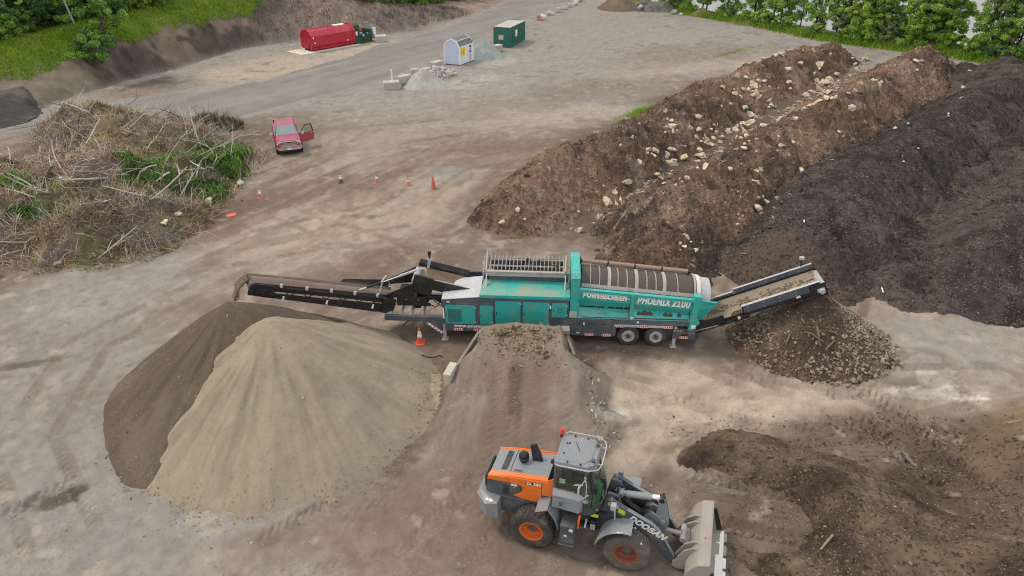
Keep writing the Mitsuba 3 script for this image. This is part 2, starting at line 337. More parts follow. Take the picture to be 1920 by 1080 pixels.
# ---- one grid, fine where the yard is close and coarser with distance, out to the horizon
ys = [-140.0, -60, -20, 0, 6, 9.5, 11.0]
while ys[-1] < 152: ys.append(ys[-1] + max(0.075, 0.0052 * (ys[-1] - 4)))
ys = np.array([*ys, 160, 175, 200, 250, 330, 450, 700, 1100])
ts = np.linspace(-1, 1, 620); ts = np.concatenate([[-30, -12, -6, -3.5, -2.2, -1.6, -1.3, -1.12, -1.04], ts, [1.04, 1.12, 1.3, 1.6, 2.2, 3.5, 6, 12, 30]])
GX, GY = ts[None, :] * (np.clip(ys, 9, 160)[:, None] * 0.80 + 7), np.repeat(ys[:, None], len(ts), 1)
GZ = lie(GX, GY); print_h, press = tread(GX, GY); GZ += print_h
for cx, cy, rx, ry, dg in HOLLOWS: GZ -= 0.17 * ellipse(GX, GY, cx, cy, rx * 1.15, ry * 1.25, dg, 0.6, 0.15)

# ---- what the ground is made of, place by place (base colours)
TAN, BROWN, GREYD, PALE, CHALK, DARK, MUD = (col(.298, .258, .223), col(.195, .150, .124), col(.305, .292, .277), col(.445, .385, .315), col(.60, .585, .53), col(.085, .068, .056), col(.130, .100, .080))
x, y = GX, GY
w1 = fb(x, y, 14, 101, 4); w2 = .6 * turned(x, y, 62, 9.0, 1.0, 102, 4) + .4 * turned(x, y, 58, 18, .45, 99, 3); w3 = .6 * turned(x, y, 22, 14.0, 1.3, 103, 4) + .4 * turned(x, y, 27, 26, .6, 98, 3); w4 = fb(x, y, 1.3, 104, 4); w5 = fb(x, y, 0.33, 105, 2)
near = st(62, 42, y + 0.3 * x); streak = w2 * near + w3 * (1 - near)
C = np.broadcast_to(TAN, x.shape + (3,)).copy()
C = blend(C, BROWN, 0.95 * st(0.45, 0.60, 0.65 * streak + 0.35 * w1)); C = blend(C, MUD * 1.2, .6 * st(.60, .74, .5 * turned(x, y, 50, 6, .9, 106, 4) + .5 * w1) * st(75, 50, y))
C = blend(C, PALE, 0.55 * st(0.56, 0.74, 0.65 * turned(x, y, 58, 5.0, 0.8, 107, 4) * near + 0.65 * turned(x, y, 16, 9, .8, 117, 4) * (1 - near) + 0.35 * w4))
C = blend(C, GREYD, 0.9 * st(50, 74, y + 14 * (w1 - .5)) * st(0.36, 0.56, w1 * .5 + streak * .5 + 0.1))
def patch(c, amt, cx, cy, rx, ry, deg=0, soft=0.5, rough=0.6, seed=0):
    global C; C = blend(C, c, amt * ellipse(x, y, cx, cy, rx, ry, deg, soft, rough, seed))
patch(GREYD * .88, .9, -13, 16.0, 9, 3.6, 15, .6, .6, 1); patch(GREYD * .9, .75, -20, 24, 6, 7, 40, .7, .7, 2); patch(GREYD, .8, -22, 31, 5, 3, 30, .6, .7, 3)
patch(BROWN * .95, .9, -.6, 16.4, 4.2, 3.0, 20, .7, .6, 4); patch(MUD * 1.3, .6, 2.6, 13.6, 4.5, 1.6, -10, .6, .8, 62); patch(MUD * 1.2, .7, 3.4, 22.4, .7, 2.6, 10, .5, .8, 63); patch(MUD * 1.4, .5, 8.5, 19.7, 3.5, .7, 8, .6, .9, 64); patch(BROWN, .6, -11, 31, 6, 1.6, 30, .7, .9, 65); patch(BROWN * 1.12, .7, -4.6, 15.0, 3.6, 1.1, 8, .6, .6, 5); patch(MUD, .8, -3.35, 21.0, .55, 3.4, -14, .35, .5, 6)
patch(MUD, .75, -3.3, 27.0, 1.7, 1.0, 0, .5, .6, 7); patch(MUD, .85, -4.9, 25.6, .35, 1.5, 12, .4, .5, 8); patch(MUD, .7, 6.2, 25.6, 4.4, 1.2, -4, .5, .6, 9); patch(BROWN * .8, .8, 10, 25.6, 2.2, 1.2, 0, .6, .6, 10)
patch(PALE, .95, 8.0, 22.0, 5.6, 2.3, -3, .5, .7, 11); patch(PALE, .8, 14.5, 21.7, 5.0, 1.5, 8, .5, .8, 12); patch(PALE * .95, .8, 5.5, 19.4, 3.6, 1.3, 10, .5, .8, 13); patch(CHALK, .85, 4.1, 21.0, .75, .5, 20, .3, .6, 14)
patch(CHALK, .95, 17.9, 22.35, 1.7, .42, -6, .2, .9, 15); patch(CHALK, .95, 18.35, 23.3, .75, .75, 40, .15, 1.0, 16); patch(CHALK, .6, 16.2, 22.6, .5, .35, 10, .2, 1.0, 56); patch(CHALK, .8, 16.6, 26.2, .8, .35, 0, .3, .5, 17); patch(GREYD, .8, 20, 25.5, 4, 2.2, 10, .6, .7, 18)
patch(BROWN * .85, .9, 14.4, 18.8, 3.2, 2.0, -30, .6, .6, 19); patch(MUD * 1.3, .7, 9.0, 18.9, 3.6, .8, 2, .5, .9, 68); patch(MUD * 1.1, .95, 12.4, 15.4, 6.0, 3.6, 10, .4, .6, 20); patch(col(.145, .108, .076), .95, 17.2, 17.6, 4.4, 3.2, 40, .35, .6, 58); patch(MUD, .85, 15.2, 17.0, 2.4, 1.3, 40, .4, .8, 66); patch(col(.21, .175, .115), .8, 18.6, 19.4, 2.2, 1.0, 40, .4, .9, 67); patch(col(.31, .28, .22), .85, 14.6, 13.6, 1.3, 1.5, 60, .25, .6, 57); patch(MUD, .7, 7.6, 16.8, 2.6, 1.4, -14, .4, .6, 21)
patch(BROWN * 1.1, .8, 2.0, 40.5, 4.5, 1.6, -20, .7, .7, 22); patch(TAN * 1.12, .8, 0.0, 36.0, 5.5, 2.0, -18, .6, .7, 23); patch(BROWN, .55, -7, 33, 7, 2.2, 30, .8, .8, 24); patch(PALE, .5, -9, 40, 7, 3.4, 40, .7, .8, 25)
patch(BROWN, .6, 2, 55, 9, 3.2, 24, .8, .8, 26); patch(BROWN, .55, 12, 74, 14, 4.5, 24, .8, .8, 27); patch(BROWN * 1.05, .5, 22, 92, 12, 5, 24, .8, .8, 28); patch(PALE, .45, 4, 63, 10, 3, 24, .7, .9, 29); patch(PALE, .5, 24, 84, 11, 3, 20, .7, .9, 30)
patch(PALE * .95, .85, -29, 84, 9, 6, 48, .35, .5, 31); patch(PALE, .8, -20, 95, 4, 7, -28, .3, .4, 32); patch(BROWN, .6, -39, 73, 6, 3, 60, .6, .8, 33); patch(MUD, .8, -40, 76, 3.6, 1.2, 64, .5, .7, 34); patch(GREYD, .8, -26, 68, 12, 4, 30, .6, .7, 35)
patch(GREYD * 1.25, .9, -4.5, 77, 5, 1.8, 40, .4, .7, 36); patch(GREYD * 1.2, .8, -1.6, 87, 3.2, 1.8, 30, .4, .6, 37); patch(GREYD * .92, .6, 8, 112, 10, 7, 30, .7, .7, 38); patch(TAN, .7, 20, 122, 5, 2.4, 20, .6, .7, 39)
patch(col(.295, .29, .277), .6, -4.6, 48.0, 1.6, 1.7, 24, .3, .3, 40); patch(MUD, .7, -30, 52, 14, 11, 60, .3, .4, 41); patch(BROWN * .8, .8, -19.5, 39.5, 1.6, 5, -30, .5, .6, 42)
patch(MUD * .9, .9, 20, 62, 8, 34, -40, .3, .3, 43); patch(DARK, .85, -15.6, 16.8, .9, .45, 30, .3, .7, 59); patch(DARK, .6, -21.5, 24.4, 1.2, .25, 20, .4, .7, 60); patch(MUD * 1.3, .6, 12.5, 19.8, 3.2, .8, -10, .5, .9, 61)
patch(col(.120, .094, .068), .92, 15.4, 17.0, 5.6, 4.2, 35, .3, .5, 70); patch(col(.185, .145, .10), .75, 18.4, 19.2, 2.4, .9, 40, .4, .9, 71); patch(col(.075, .058, .045), .7, 14.2, 17.2, 2.2, .9, 30, .5, .9, 72); patch(col(.19, .155, .115), .6, 13.0, 18.6, 1.8, .6, 20, .5, .9, 73); patch(col(.31, .28, .22), .9, 13.9, 13.1, .9, 1.1, 60, .25, .6, 74)
C = blend(C, MUD * 1.45, .46 * press * st(.25, .6, fb(x, y, 1.4, 111, 2)) * st(75, 40, y))
# blotches the size of a hand to a metre: damp spots, spilt soil, scuffs
C = blend(C, BROWN * .85, .55 * st(.62, .78, w4) * st(.35, .6, w1)); C = blend(C, PALE * 1.08, .4 * st(.66, .8, fb(x, y, .8, 109, 4)))
C *= (0.80 + 0.4 * w5)[..., None]
# ramp: grey stone along its sides, brown soil where the loader drives
rh = ramp_height(x, y); onr = st(-.3, .2, rh) * st(16.8, 19.4, y + 2 * (w1 - .5)) * (y < 26.2); lat = np.abs(x - (0.45 - 0.05 * (24.9 - y)))
C = blend(C, col(.20, .172, .148) * (0.65 + 0.7 * turned(x, y, 84, 1.6, .18, 113, 3))[..., None], .6 * onr * st(1.0, 1.7, lat + 1.1 * (w4 - .5) + .6 * (w1 - .5)))
C = blend(C, BROWN * (1.02 + .35 * (turned(x, y, 88, 2.4, .25, 114, 3) - .5))[..., None], .85 * onr * st(1.6, 1.0, lat + 1.1 * (w4 - .5)))
C = blend(C, col(.27, .225, .16), .7 * onr * ellipse(x, y, .4, 24.0, 1.5, 1.2, 0, .6, .6, 50)); C = blend(C, MUD * .9, .8 * ellipse(x, y, .15, 21.6, .3, 1.6, -4, .4, .6, 51) * onr)
# bank: raw soil on the cut face, drier brush and wood scraps further right, turf on top
bh, bd, bdd = bank_height(x, y); n7 = fb(x, y, 3.0, 120, 4)
face = blend(np.broadcast_to(col(.100, .080, .070), C.shape), col(.195, .155, .125), st(.45, .65, n7)); face = blend(face, col(.060, .052, .048), .8 * st(.55, .7, fb(x, y, 1.2, 121, 4)))
face = blend(face, col(.215, .185, .145), ellipse(x, y, -46.5, 69.0, 6.5, 4.2, 40, .3, .5, 52)); dry = st(-37, -31, x + 3 * (w1 - .5))
face = blend(face, blend(np.broadcast_to(col(.27, .215, .19), C.shape), col(.37, .305, .265), st(.4, .65, fb(x, y, .9, 122, 4))), dry * .9)
face *= (.75 + .5 * fb(x, y, .5, 123, 3))[..., None]
C = blend(C, face, st(-.6, .5, bdd)); turf = (bdd > 3.5 + 2.6 * (n7 - .5)) & (x < -35.5 + 4 * (n7 - .5)); green = turf | (bdd > 8)
C = blend(C, col(.12, .20, .03), green * 1.0)
lawn_m = (ellipse(x, y, 26.5, 139, 9, 8.5, 30, .1, .3, 53) > .5) & (x > 13.0); C = blend(C, col(.15, .23, .04), lawn_m * 1.0)
rd = along(x, y, [(*p, 0) for p in RIVERSIDE])[0]; inriv = shapely.contains_xy(_riv, x, y)
C = blend(C, col(.10, .13, .045), .9 * st(7, 4.4, rd + 2.2 * (w1 - .5)) * st(.30, .48, fb(x, y, 1.5, 124, 3))); C = blend(C, col(.09, .10, .05), inriv * 1.0)
C = blend(C, col(.14, .23, .04), .85 * ellipse(x, y, 13.2, 65.4, 3.0, 1.1, 50, .4, .8, 54)); C = blend(C, col(.17, .19, .09), .5 * ellipse(x, y, 29, 93, 4, .6, 50, .4, .9, 55))
# the access road: darker packed stone dust
ROADL = [(-45, 58), (-44, 67), (-36.7, 71.7), (-27.4, 77.6), (-21.5, 89), (-18, 98.5), (-12.7, 107.3), (-5.4, 123), (-.5, 144), (5, 185), (20, 330)]
ROADR = [(40, 330), (22, 185), (12.0, 143), (3.0, 125), (-3.2, 108), (-9, 93), (-15, 75), (-21, 67), (-28, 61), (-33, 57)]
road = shapely.Polygon(ROADL + ROADR); shapely.prepare(road)
wx, wy = x + 1.6 * (fb(x, y, 4, 130, 3) - .5) * 2, y + 1.6 * (fb(x, y, 4, 131, 3) - .5) * 2
road_m = shapely.contains_xy(road, wx, wy) & (bdd < -.1)
tone = col(.250, .244, .238) * (.80 + .45 * turned(x, y, 55, 14, .9, 132, 3))[..., None] * (.9 + .2 * w4)[..., None]
C = np.where(road_m[..., None], tone, C); C = np.clip(C * .94, .02, .8)

GRN = (len(ys), len(ts)); gidx = np.arange(GRN[0] * GRN[1]).reshape(GRN)
gq = np.stack([gidx[:-1, :-1], gidx[:-1, 1:], gidx[1:, 1:], gidx[1:, :-1]], -1).reshape(-1, 4); gtri = np.vstack([gq[:, [0, 1, 2]], gq[:, [0, 2, 3]]])
kindmap = np.zeros(GRN, int); kindmap[road_m] = 1; kindmap[lawn_m & (kindmap == 0)] = 2; kindmap[turf & (kindmap == 0)] = 3
kindmap[((bdd > .2) & ~turf)] = 4; kindmap[(ellipse(GX, GY, 15.6, 16.8, 5.2, 3.9, 35, .3, .5, 70) > .5) & (GY < 24)] = 5
fk = np.median(kindmap.reshape(-1)[gtri], axis=1).astype(int)
GV = np.stack([GX, GY, GZ], -1).reshape(-1, 3); GC = C.reshape(-1, 3)
def sheet(faces, verts, colours, name, m=EARTH, **kw):
    used, inv = np.unique(faces, return_inverse=True)
    k = number(name); scene[k] = mikit.ply((verts[used], inv.reshape(faces.shape)), m, smooth=True, color=colours[used]); tag(k, kind='structure', **kw)
sheet(gtri[fk == 0], GV, GC, 'ground', label='bare trampled yard of tan dust, brown mud and grey stone dust')
sheet(gtri[fk == 1], GV, GC, 'access_road', label='dark grey stone dust road curving up to the far end of the yard')
sheet(gtri[fk == 2], GV, GC, 'lawn', label='bright green mown grass beyond the brown soil heap')
sheet(gtri[fk == 3], GV, GC, 'bank_top', label='green grassy top of the raw soil bank')
sheet(gtri[fk == 4], GV, GC, 'soil_bank', label='raw brown cut face of the soil bank along the yard')

sheet(gtri[fk == 5], GV, GC, 'brown_bank', HEAPS, label='rough brown bank of soil rising beside the dug heap')

# standing water in the ruts, and the river behind the trees
WATER = mat('puddle_water', {'type': 'principled', 'base_color': rgb((.13, .115, .10)), 'roughness': .08, 'specular': .6})
RIVERM = mat('river_water', {'type': 'bumpmap', 'arbitrary': proc(lambda p, n, uv: 0.05 * fbm(p.x * 1.1, p.y * 2.2, 0.0, 3), eps=0.05), 'scale': 1.0, 'bsdf': {'type': 'principled', 'base_color': rgb((.16, .175, .17)), 'roughness': .28, 'specular': .4}})
for i, (cx, cy, rx, ry, dg) in enumerate(HOLLOWS):
    a = np.linspace(0, 2 * math.pi, 40, endpoint=False); c, s = math.cos(math.radians(dg)), math.sin(math.radians(dg)); rr = .95 + .14 * np.sin(3 * a + i) + .06 * np.sin(7 * a + 2 * i)
    u, v = rx * rr * np.cos(a), ry * rr * np.sin(a); uu, vv = (GX - cx) * c + (GY - cy) * s, -(GX - cx) * s + (GY - cy) * c; zz = float(np.percentile(GZ[(uu / rx) ** 2 + (vv / ry) ** 2 < .8], 40))
    V = np.vstack([np.stack([cx + u * c - v * s, cy + u * s + v * c, a * 0 + zz], 1), [[cx, cy, zz]]]); j = np.arange(40)
    k = number('puddle'); scene[k] = mikit.ply((V, np.stack([j, (j + 1) % 40, j * 0 + 40], 1)), WATER); tag(k, ['small grey puddle in the wheel ruts below the brown bank', 'long wet rut of water ahead of the loader bucket', 'shallow wet rut beside the loader bucket', 'narrow puddle in the rut by the dark soil'][i], kind='structure')
scene['river'] = mikit.ply((np.array([[10, 60, -2.0], [700, -60, -2.0], [700, 700, -2.0], [24, 700, -2.0], [24.0, 160, -2.0]]), np.array([[0, 1, 2], [0, 2, 3], [0, 3, 4]])), RIVERM); tag('river', 'pale bright river water seen through the trees', kind='structure')
# ================================================================ heaps of soil, sand and stone
def heap_grid(x0, x1, y0, y1, d, rot=None):
    gx, gy = np.meshgrid(np.arange(x0, x1 + d, d), np.arange(y0, y1 + d, d)); return gx, gy

def heap(parent, name, gx, gy, hh, colours, m=EARTH, under=.12, top=True, **kw):
    """a heap's skin where it stands above the yard"""
    z = lie(gx, gy, False) + hh; keep = hh > -under; R, Cn = gx.shape; idx = np.arange(R * Cn).reshape(R, Cn)
    q = np.stack([idx[:-1, :-1], idx[:-1, 1:], idx[1:, 1:], idx[1:, :-1]], -1).reshape(-1, 4); k = keep.reshape(-1)
    q = q[k[q].all(1)]
    if np.cross([gx[0, 1] - gx[0, 0], gy[0, 1] - gy[0, 0]], [gx[1, 0] - gx[0, 0], gy[1, 0] - gy[0, 0]]) < 0: q = q[:, ::-1]
    f = np.vstack([q[:, [0, 1, 2]], q[:, [0, 2, 3]]]); V = np.stack([gx, gy, z], -1).reshape(-1, 3)
    used, inv = np.unique(f, return_inverse=True); key = number(parent + '__' + name) if parent else number(name)
    scene[key] = mikit.ply((V[used], inv.reshape(f.shape)), m, smooth=True, color=np.clip(colours.reshape(-1, 3)[used], .012, .8))
    if not parent: place[key] = np.eye(4)
    if kw: tag(key, **kw)
    return key

SURF = []      # heap surfaces, for what lies on them
def top_of(px, py):
    px, py = np.atleast_1d(px).astype(float), np.atleast_1d(py).astype(float); z = lie(px, py, False)
    return z + np.maximum(0, np.max([fn(px, py) for fn in SURF], axis=0)) if SURF else z

# ---- the screened soil pile under the long conveyor: a dry pale cone and a fresh dark one
def flow(x, y, cx, cy, seed):
    a = np.arctan2(y - cy, x - cx); r = np.hypot(x - cx, y - cy)
    return fb(a * 5.0, r * .35, 1.0, seed, 3), fb(a * 16.0, r * .8, 1.0, seed + 3, 3), r
def pale_cone(x, y):
    f1, f2, r = flow(x, y, -9.2, 21.9, 200)
    h = ridge(x, y, [(-9.25, 21.9, 4.0), (-8.5, 22.2, 3.72), (-7.1, 22.8, 2.15)], .70, .2)
    h = h + (.42 * (f1 - .5) + .10 * (f2 - .5)) * st(.2, 2.2, r) * (.45 + .55 * st(6.2, 3.5, r)) + .07 * (fb(x, y, .5, 204, 3) - .5) + .07 * (fb(np.arctan2(y - 21.9, x + 9.2) * 34, r * .5, 1.0, 206, 3) - .5) + .16 * (fb(x, y, 1.4, 207, 3) - .5) * st(1.2, 3, r)
    g1, g2 = along(x, y, [(-9.1, 21.7, 0), (-7.3, 19.4, 0), (-6.4, 16.6, 0)]), along(x, y, [(-9.2, 21.6, 0), (-9.0, 18.6, 0), (-9.3, 15.6, 0)])
    return h + sum(a * st(-.12, .12, q[1]) * np.exp(-(np.maximum(q[1], 0) / 1.3) ** 2) * st(.3, 1.4, q[2]) for a, q in ((.17, g1), (.13, g2)))
def dark_cone(x, y):
    f1, f2, r = flow(x, y, -11.2, 23.1, 220)
    h = ridge(x, y, [(-12.75, 19.0, 1.35), (-11.2, 23.05, 4.08), (-9.9, 23.0, 3.95), (-8.0, 24.1, 2.5), (-5.4, 25.6, .35)], .755, .10)
    return h + (.30 * (f1 - .5) + .12 * (f2 - .5)) * st(.1, 2.0, r) * (.35 + .65 * st(6.2, 3.5, r)) + .05 * (fb(x, y, .45, 224, 3) - .5)
gx, gy = heap_grid(-18.6, -2.6, 14.2, 31.5, .07)
pc, dc = pale_cone(gx, gy), dark_cone(gx, gy); f1, f2, r = flow(gx, gy, -9.2, 21.9, 230)
P = col(.300, .258, .198) * (.80 + .24 * f2 + .16 * fb(np.arctan2(gy - 21.9, gx + 9.2) * 42, r * .28, 1.0, 237, 2))[..., None] * (.94 + .12 * fb(gx, gy, .16, 231, 2))[..., None]
P = blend(P, col(.215, .185, .140), .55 * st(.55, .72, f1) * st(.4, .6, fb(gx, gy, 1.2, 232, 3))); P = blend(P, col(.37, .325, .25), .5 * st(.55, .75, fb(gx, gy, .9, 233, 4)))
D = col(.118, .096, .074) * (.82 + .36 * fb(np.arctan2(gy - 23.1, gx + 11.2) * 14, np.hypot(gx + 11.2, gy - 23.1) * .7, 1, 234, 3))[..., None] * (.92 + .16 * fb(gx, gy, .14, 235, 2))[..., None]
D = blend(D, col(.170, .140, .108), .6 * st(.45, .7, fb(gx, gy, 1.1, 236, 3)) * st(3.4, 1.6, dc))
sp = thing('screened_soil_pile', 'tall cone of fine screened soil under the long conveyor, half pale and half dark', 'soil pile')
heap(sp, 'dry_side', gx, gy, np.where(dc > pc + .16, -9, pc), P, m=SANDM, label='pale dry grey brown side of the pile')
heap(sp, 'fresh_side', gx, gy, np.where(pc > dc + .16, -9, dc), D, m=SANDM, label='dark moist freshly dropped side of the pile')
SURF += [pale_cone, dark_cone]

# ---- four long windrows of compost, laid parallel; u runs along them, v across
UV0, UD, UN = np.array([6.76, 42.21]), np.array([.63677, .77105]), np.array([.77105, -.63677])
def to_uv(x, y): return (x - UV0[0]) * UD[0] + (y - UV0[1]) * UD[1], (x - UV0[0]) * UN[0] + (y - UV0[1]) * UN[1]
def to_xy(u, v): return UV0[0] + u * UD[0] + v * UN[0], UV0[1] + u * UD[1] + v * UN[1]
WIN = {  # crest (u, v, height), side slope, lump seeds
    'a': ([(-5.2, -3.7, 2.0), (-1, -4.4, 2.5), (8, -4.3, 2.5), (20, -5.0, 2.7), (34, -5.1, 2.6), (50, -4.3, 2.5), (55.5, -3.6, 2.2)], .80, 300),
    'b': ([(-5.6, 6.2, 1.9), (-2, 4.8, 2.5), (10, 4.9, 2.6), (33, 5.9, 2.7), (56, 6.6, 2.5)], .74, 320),
    'c': ([(-1.0, 12.4, 2.0), (3.2, 12.4, 2.9), (12, 13.2, 3.1), (30, 15.0, 3.0), (46, 16.4, 2.8), (58, 14.6, 2.3)], .62, 340),
    'd': ([(3.8, 20.6, 2.2), (9, 20.9, 2.9), (20, 22.6, 2.9), (34, 24.4, 2.9), (48, 25.0, 2.7), (57, 22.0, 2.2)], .60, 360)}
FILL = {'c': [(*to_xy(-2.5, 9.6), .45), (*to_xy(20, 10.0), .55), (*to_xy(44, 12.6), .6), (*to_xy(57, 11.0), 1.2)], 'd': [(*to_xy(1.6, 17.2), 1.0), (*to_xy(12, 17.2), 1.7), (*to_xy(30, 19.6), 1.7), (*to_xy(54, 19.0), 1.5)]}
def windrow(k, smooth):
    pts, sl, seed = WIN[k]; W = [(*to_xy(u, v), z) for u, v, z in pts]
    def h(x, y):
        u, v = to_uv(x, y)
        b = ridge(x, y, W, sl, .9) + .12; b = np.maximum(b, ridge(x, y, FILL[k], .3, .5)) if k in FILL else b; e = st(-.3, .6, b)
        lump = 1.25 * (fb(x, y, 3.0, seed, 3) - .5) + .7 * (fb(u / 2.3, v / 6, 1.0, seed + 2, 2) - .5) + (.80 if not smooth else .40) * (fb(x, y, .95, seed + 4, 3) - .5)
        clod = (.46 if not smooth else .30) * (np.abs(fb(x, y, .5, seed + 8, 3) - .5) * 2 - .35) + (.22 if not smooth else .15) * (fb(x, y, .2, seed + 9, 2) - .5)
        return b + (lump + clod) * (.35 + .65 * e)
    return h
WF = {k: windrow(k, k in 'cd') for k in 'abcd'}
def uv_grid(u0, u1, v0, v1, n=(0.065, 0.0034)):
    us = [u0]
    while us[-1] < u1: us.append(us[-1] + n[0] + n[1] * max(0, us[-1] + 5))
    us, vs = np.array(us), np.arange(v0, v1, .09); u, v = np.meshgrid(us, vs); return (*to_xy(u, v), u, v)
def brown(x, y, u, h, seed):
    n1, n2, n3, n4 = fb(x, y, 4.5, seed, 3), fb(x, y, 1.3, seed + 1, 4), fb(x, y, .35, seed + 2, 3), turned(x, y, 30, .7, .12, seed + 3, 2)
    c = np.broadcast_to(col(.108, .076, .058), x.shape + (3,)); c = blend(c, col(.20, .135, .100), .9 * st(.46, .64, n1)); c = blend(c, col(.046, .037, .036), .85 * st(.54, .66, fb(x, y, 3.6, seed + 7, 3)) * st(.35, .55, n2))
    c = blend(c, col(.21, .168, .135), .6 * st(.58, .74, n2)); c = blend(c, col(.32, .26, .19), .7 * st(.70, .80, n4) * st(.4, .6, n2))
    return c * (.75 + .9 * n3)[..., None]
def black(x, y, u, h, seed):
    n1, n2, n3, n4 = fb(x, y, 5, seed, 3), fb(x, y, 1.1, seed + 1, 4), fb(x, y, .3, seed + 2, 3), turned(x, y, 120, 1.6, .2, seed + 3, 3)
    c = np.broadcast_to(col(.058, .052, .052), x.shape + (3,)); c = blend(c, col(.094, .080, .073), .9 * st(.45, .65, n1)); c = blend(c, col(.10, .088, .08), .5 * st(.58, .72, n4)); c = blend(c, col(.030, .028, .030), .7 * st(.5, .68, n2))
    return c * (.62 + .76 * n3)[..., None]
DESC = {'a': ('brown compost windrow along the open yard, its lane side strewn with pale stones', brown), 'b': ('brown compost windrow between the narrow lane and the dark windrows', brown),
        'c': ('near black compost windrow beside the stony brown one', black), 'd': ('outer near black compost windrow, next to the tree line', black)}
for k, (v0, v1) in zip('abcd', ((-10, 1.0), (-1.0, 13.5), (6.5, 22.5), (14.5, 33))):
    x, y, u, v = uv_grid(-9.5 if k in 'ab' else -6.5, 64, v0, v1); h = {q: WF[q](x, y) for q in 'abcd'}
    hide = np.max([h[q] for q in 'abcd' if q != k], axis=0) > h[k] + .12
    c = DESC[k][1](x, y, u, h[k], 400 + ord(k)); c = blend(c, col(.20, .20, .12), .35 * st(.5, -.2, h[k]) * (k in 'ab'))
    if k == 'b': c = blend(c, col(.058, .048, .046), .9 * ellipse(x, y, *to_xy(-2.6, 9.2), 3.2, 2.0, 20, .5, .6, 71))
    if k == 'c': c = blend(c, col(.12, .092, .075), .75 * ellipse(x, y, *to_xy(-4.2, 12.8), 2.6, 3.2, 20, .5, .6, 72))
    heap(None, 'compost_windrow', x, y, np.where(hide, -9, h[k]), c, HEAPS, label=DESC[k][0], cat='compost windrow', group='compost windrows laid side by side')
SURF += [WF[q] for q in 'abcd']

# ---- dark soil heap that the loader digs into
DIG = [(6.4, 18.5, .1), (8.6, 18.3, .9), (10.4, 17.7, .75), (12.2, 16.6, .35)]; DIG2 = [(9.4, 16.5, 1.15), (10.5, 15.4, 1.35), (11.9, 14.0, 1.2), (12.8, 12.2, .9)]
def dug(x, y):
    a, b = ridge(x, y, DIG, .55, .25), ridge(x, y, DIG2, .42, .4); h = np.maximum(a, b)
    d, off, arc, _ = along(x, y, [(4, 17.3, 0), (7.2, 16.4, 0), (8.3, 15.9, 0)]); h = np.minimum(h, -.3 + .85 * np.clip(d - 1.15, 0, 9) + .2 * (fb(x, y, .6, 501, 2) - .5))
    return h + (.34 * (fb(x, y, 1.1, 500, 4) - .5) + .16 * (np.abs(fb(x, y, .35, 502, 3) - .5) * 2 - .3)) * st(-.3, .4, h)
gx, gy = heap_grid(5.2, 17.0, 8.5, 20.2, .07); hh = dug(gx, gy); n2 = fb(gx, gy, 1.2, 503, 4)
c = blend(np.broadcast_to(col(.088, .068, .050), gx.shape + (3,)), col(.145, .112, .080), .9 * st(.45, .65, n2)); c = blend(c, col(.05, .040, .033), .8 * st(.56, .7, fb(gx, gy, 2.4, 504, 3))) * (.65 + .7 * fb(gx, gy, .25, 505, 3))[..., None]
heap(None, 'topsoil_heap', gx, gy, hh, c, HEAPS, label='low dark brown soil heap in front of the loader bucket, dug open', cat='soil heap'); SURF.append(dug)

# ---- reject heap of stones and roots under the short conveyor
def reject(x, y):
    h = ridge(x, y, [(13.55, 26.6, 2.2), (14.0, 26.6, 2.25), (15.4, 26.4, 1.3)], .70, .25)
    return h + .22 * (fb(x, y, .9, 520, 4) - .5) + .12 * (fb(x, y, .3, 521, 2) - .5)
gx, gy = heap_grid(8.6, 19.4, 22.0, 31.4, .08); hh = reject(gx, gy); n2 = fb(gx, gy, 1.0, 523, 4)
c = blend(np.broadcast_to(col(.105, .076, .055), gx.shape + (3,)), col(.19, .15, .115), .9 * st(.5, .7, n2)); c = blend(c, col(.062, .048, .038), .7 * ellipse(gx, gy, 13.2, 25.6, 1.2, 1.7, 0, .6, .5, 73)) * (.7 + .6 * fb(gx, gy, .3, 524, 3))[..., None]
rj = thing('reject_heap', 'brown heap of stones, clods and roots under the short conveyor', 'rubble heap'); heap(rj, 'soil', gx, gy, hh, c, HEAPS); SURF.append(reject)

# ---- small piles
def cone_heap(name, cx, cy, r, hgt, c0, c1, seed, label, cat, lump=.1, elong=0, rot=0, m=EARTH):
    e = np.array([math.cos(math.radians(rot)), math.sin(math.radians(rot))]) * elong
    fn = lambda x, y: ridge(x, y, [(cx - e[0], cy - e[1], hgt), (cx + e[0] + .01, cy + e[1], hgt)], hgt / r, .15 * r) + lump * (fb(x, y, r * .45, seed, 4) - .5)
    R = r + elong + .6; gx, gy = heap_grid(cx - R, cx + R, cy - R, cy + R, max(.09, R / 45)); hh = fn(gx, gy)
    c = blend(np.broadcast_to(col(*c0), gx.shape + (3,)), col(*c1), st(.4, .65, fb(gx, gy, r * .4, seed + 1, 4))) * (.85 + .3 * fb(gx, gy, .3, seed + 2, 2))[..., None]
    SURF.append(fn); return heap(None, name, gx, gy, hh, c, m, label=label, cat=cat)
cone_heap('gravel_pile', -9.55, 75.3, 2.3, 1.75, (.40, .40, .38), (.33, .33, .32), 540, 'smooth pale grey gravel cone beside the loose concrete blocks', 'gravel pile', .08)
cone_heap('gravel_pile', -3.5, 90.2, 2.25, 2.15, (.31, .36, .36), (.26, .31, .32), 550, 'blue grey gravel cone between the white shed and the green container', 'gravel pile', .08)
cone_heap('brown_pile', 19.4, 132.5, 3.6, 2.6, (.16, .125, .10), (.22, .17, .13), 560, 'brown soil cone by the lawn at the far end of the yard', 'soil pile', .5)
cone_heap('dark_pile', 25.2, 130.5, 2.2, 1.5, (.10, .10, .10), (.16, .16, .15), 570, 'dark grey flat topped pile next to the brown cone', 'soil pile', .3, 2.2, -20)
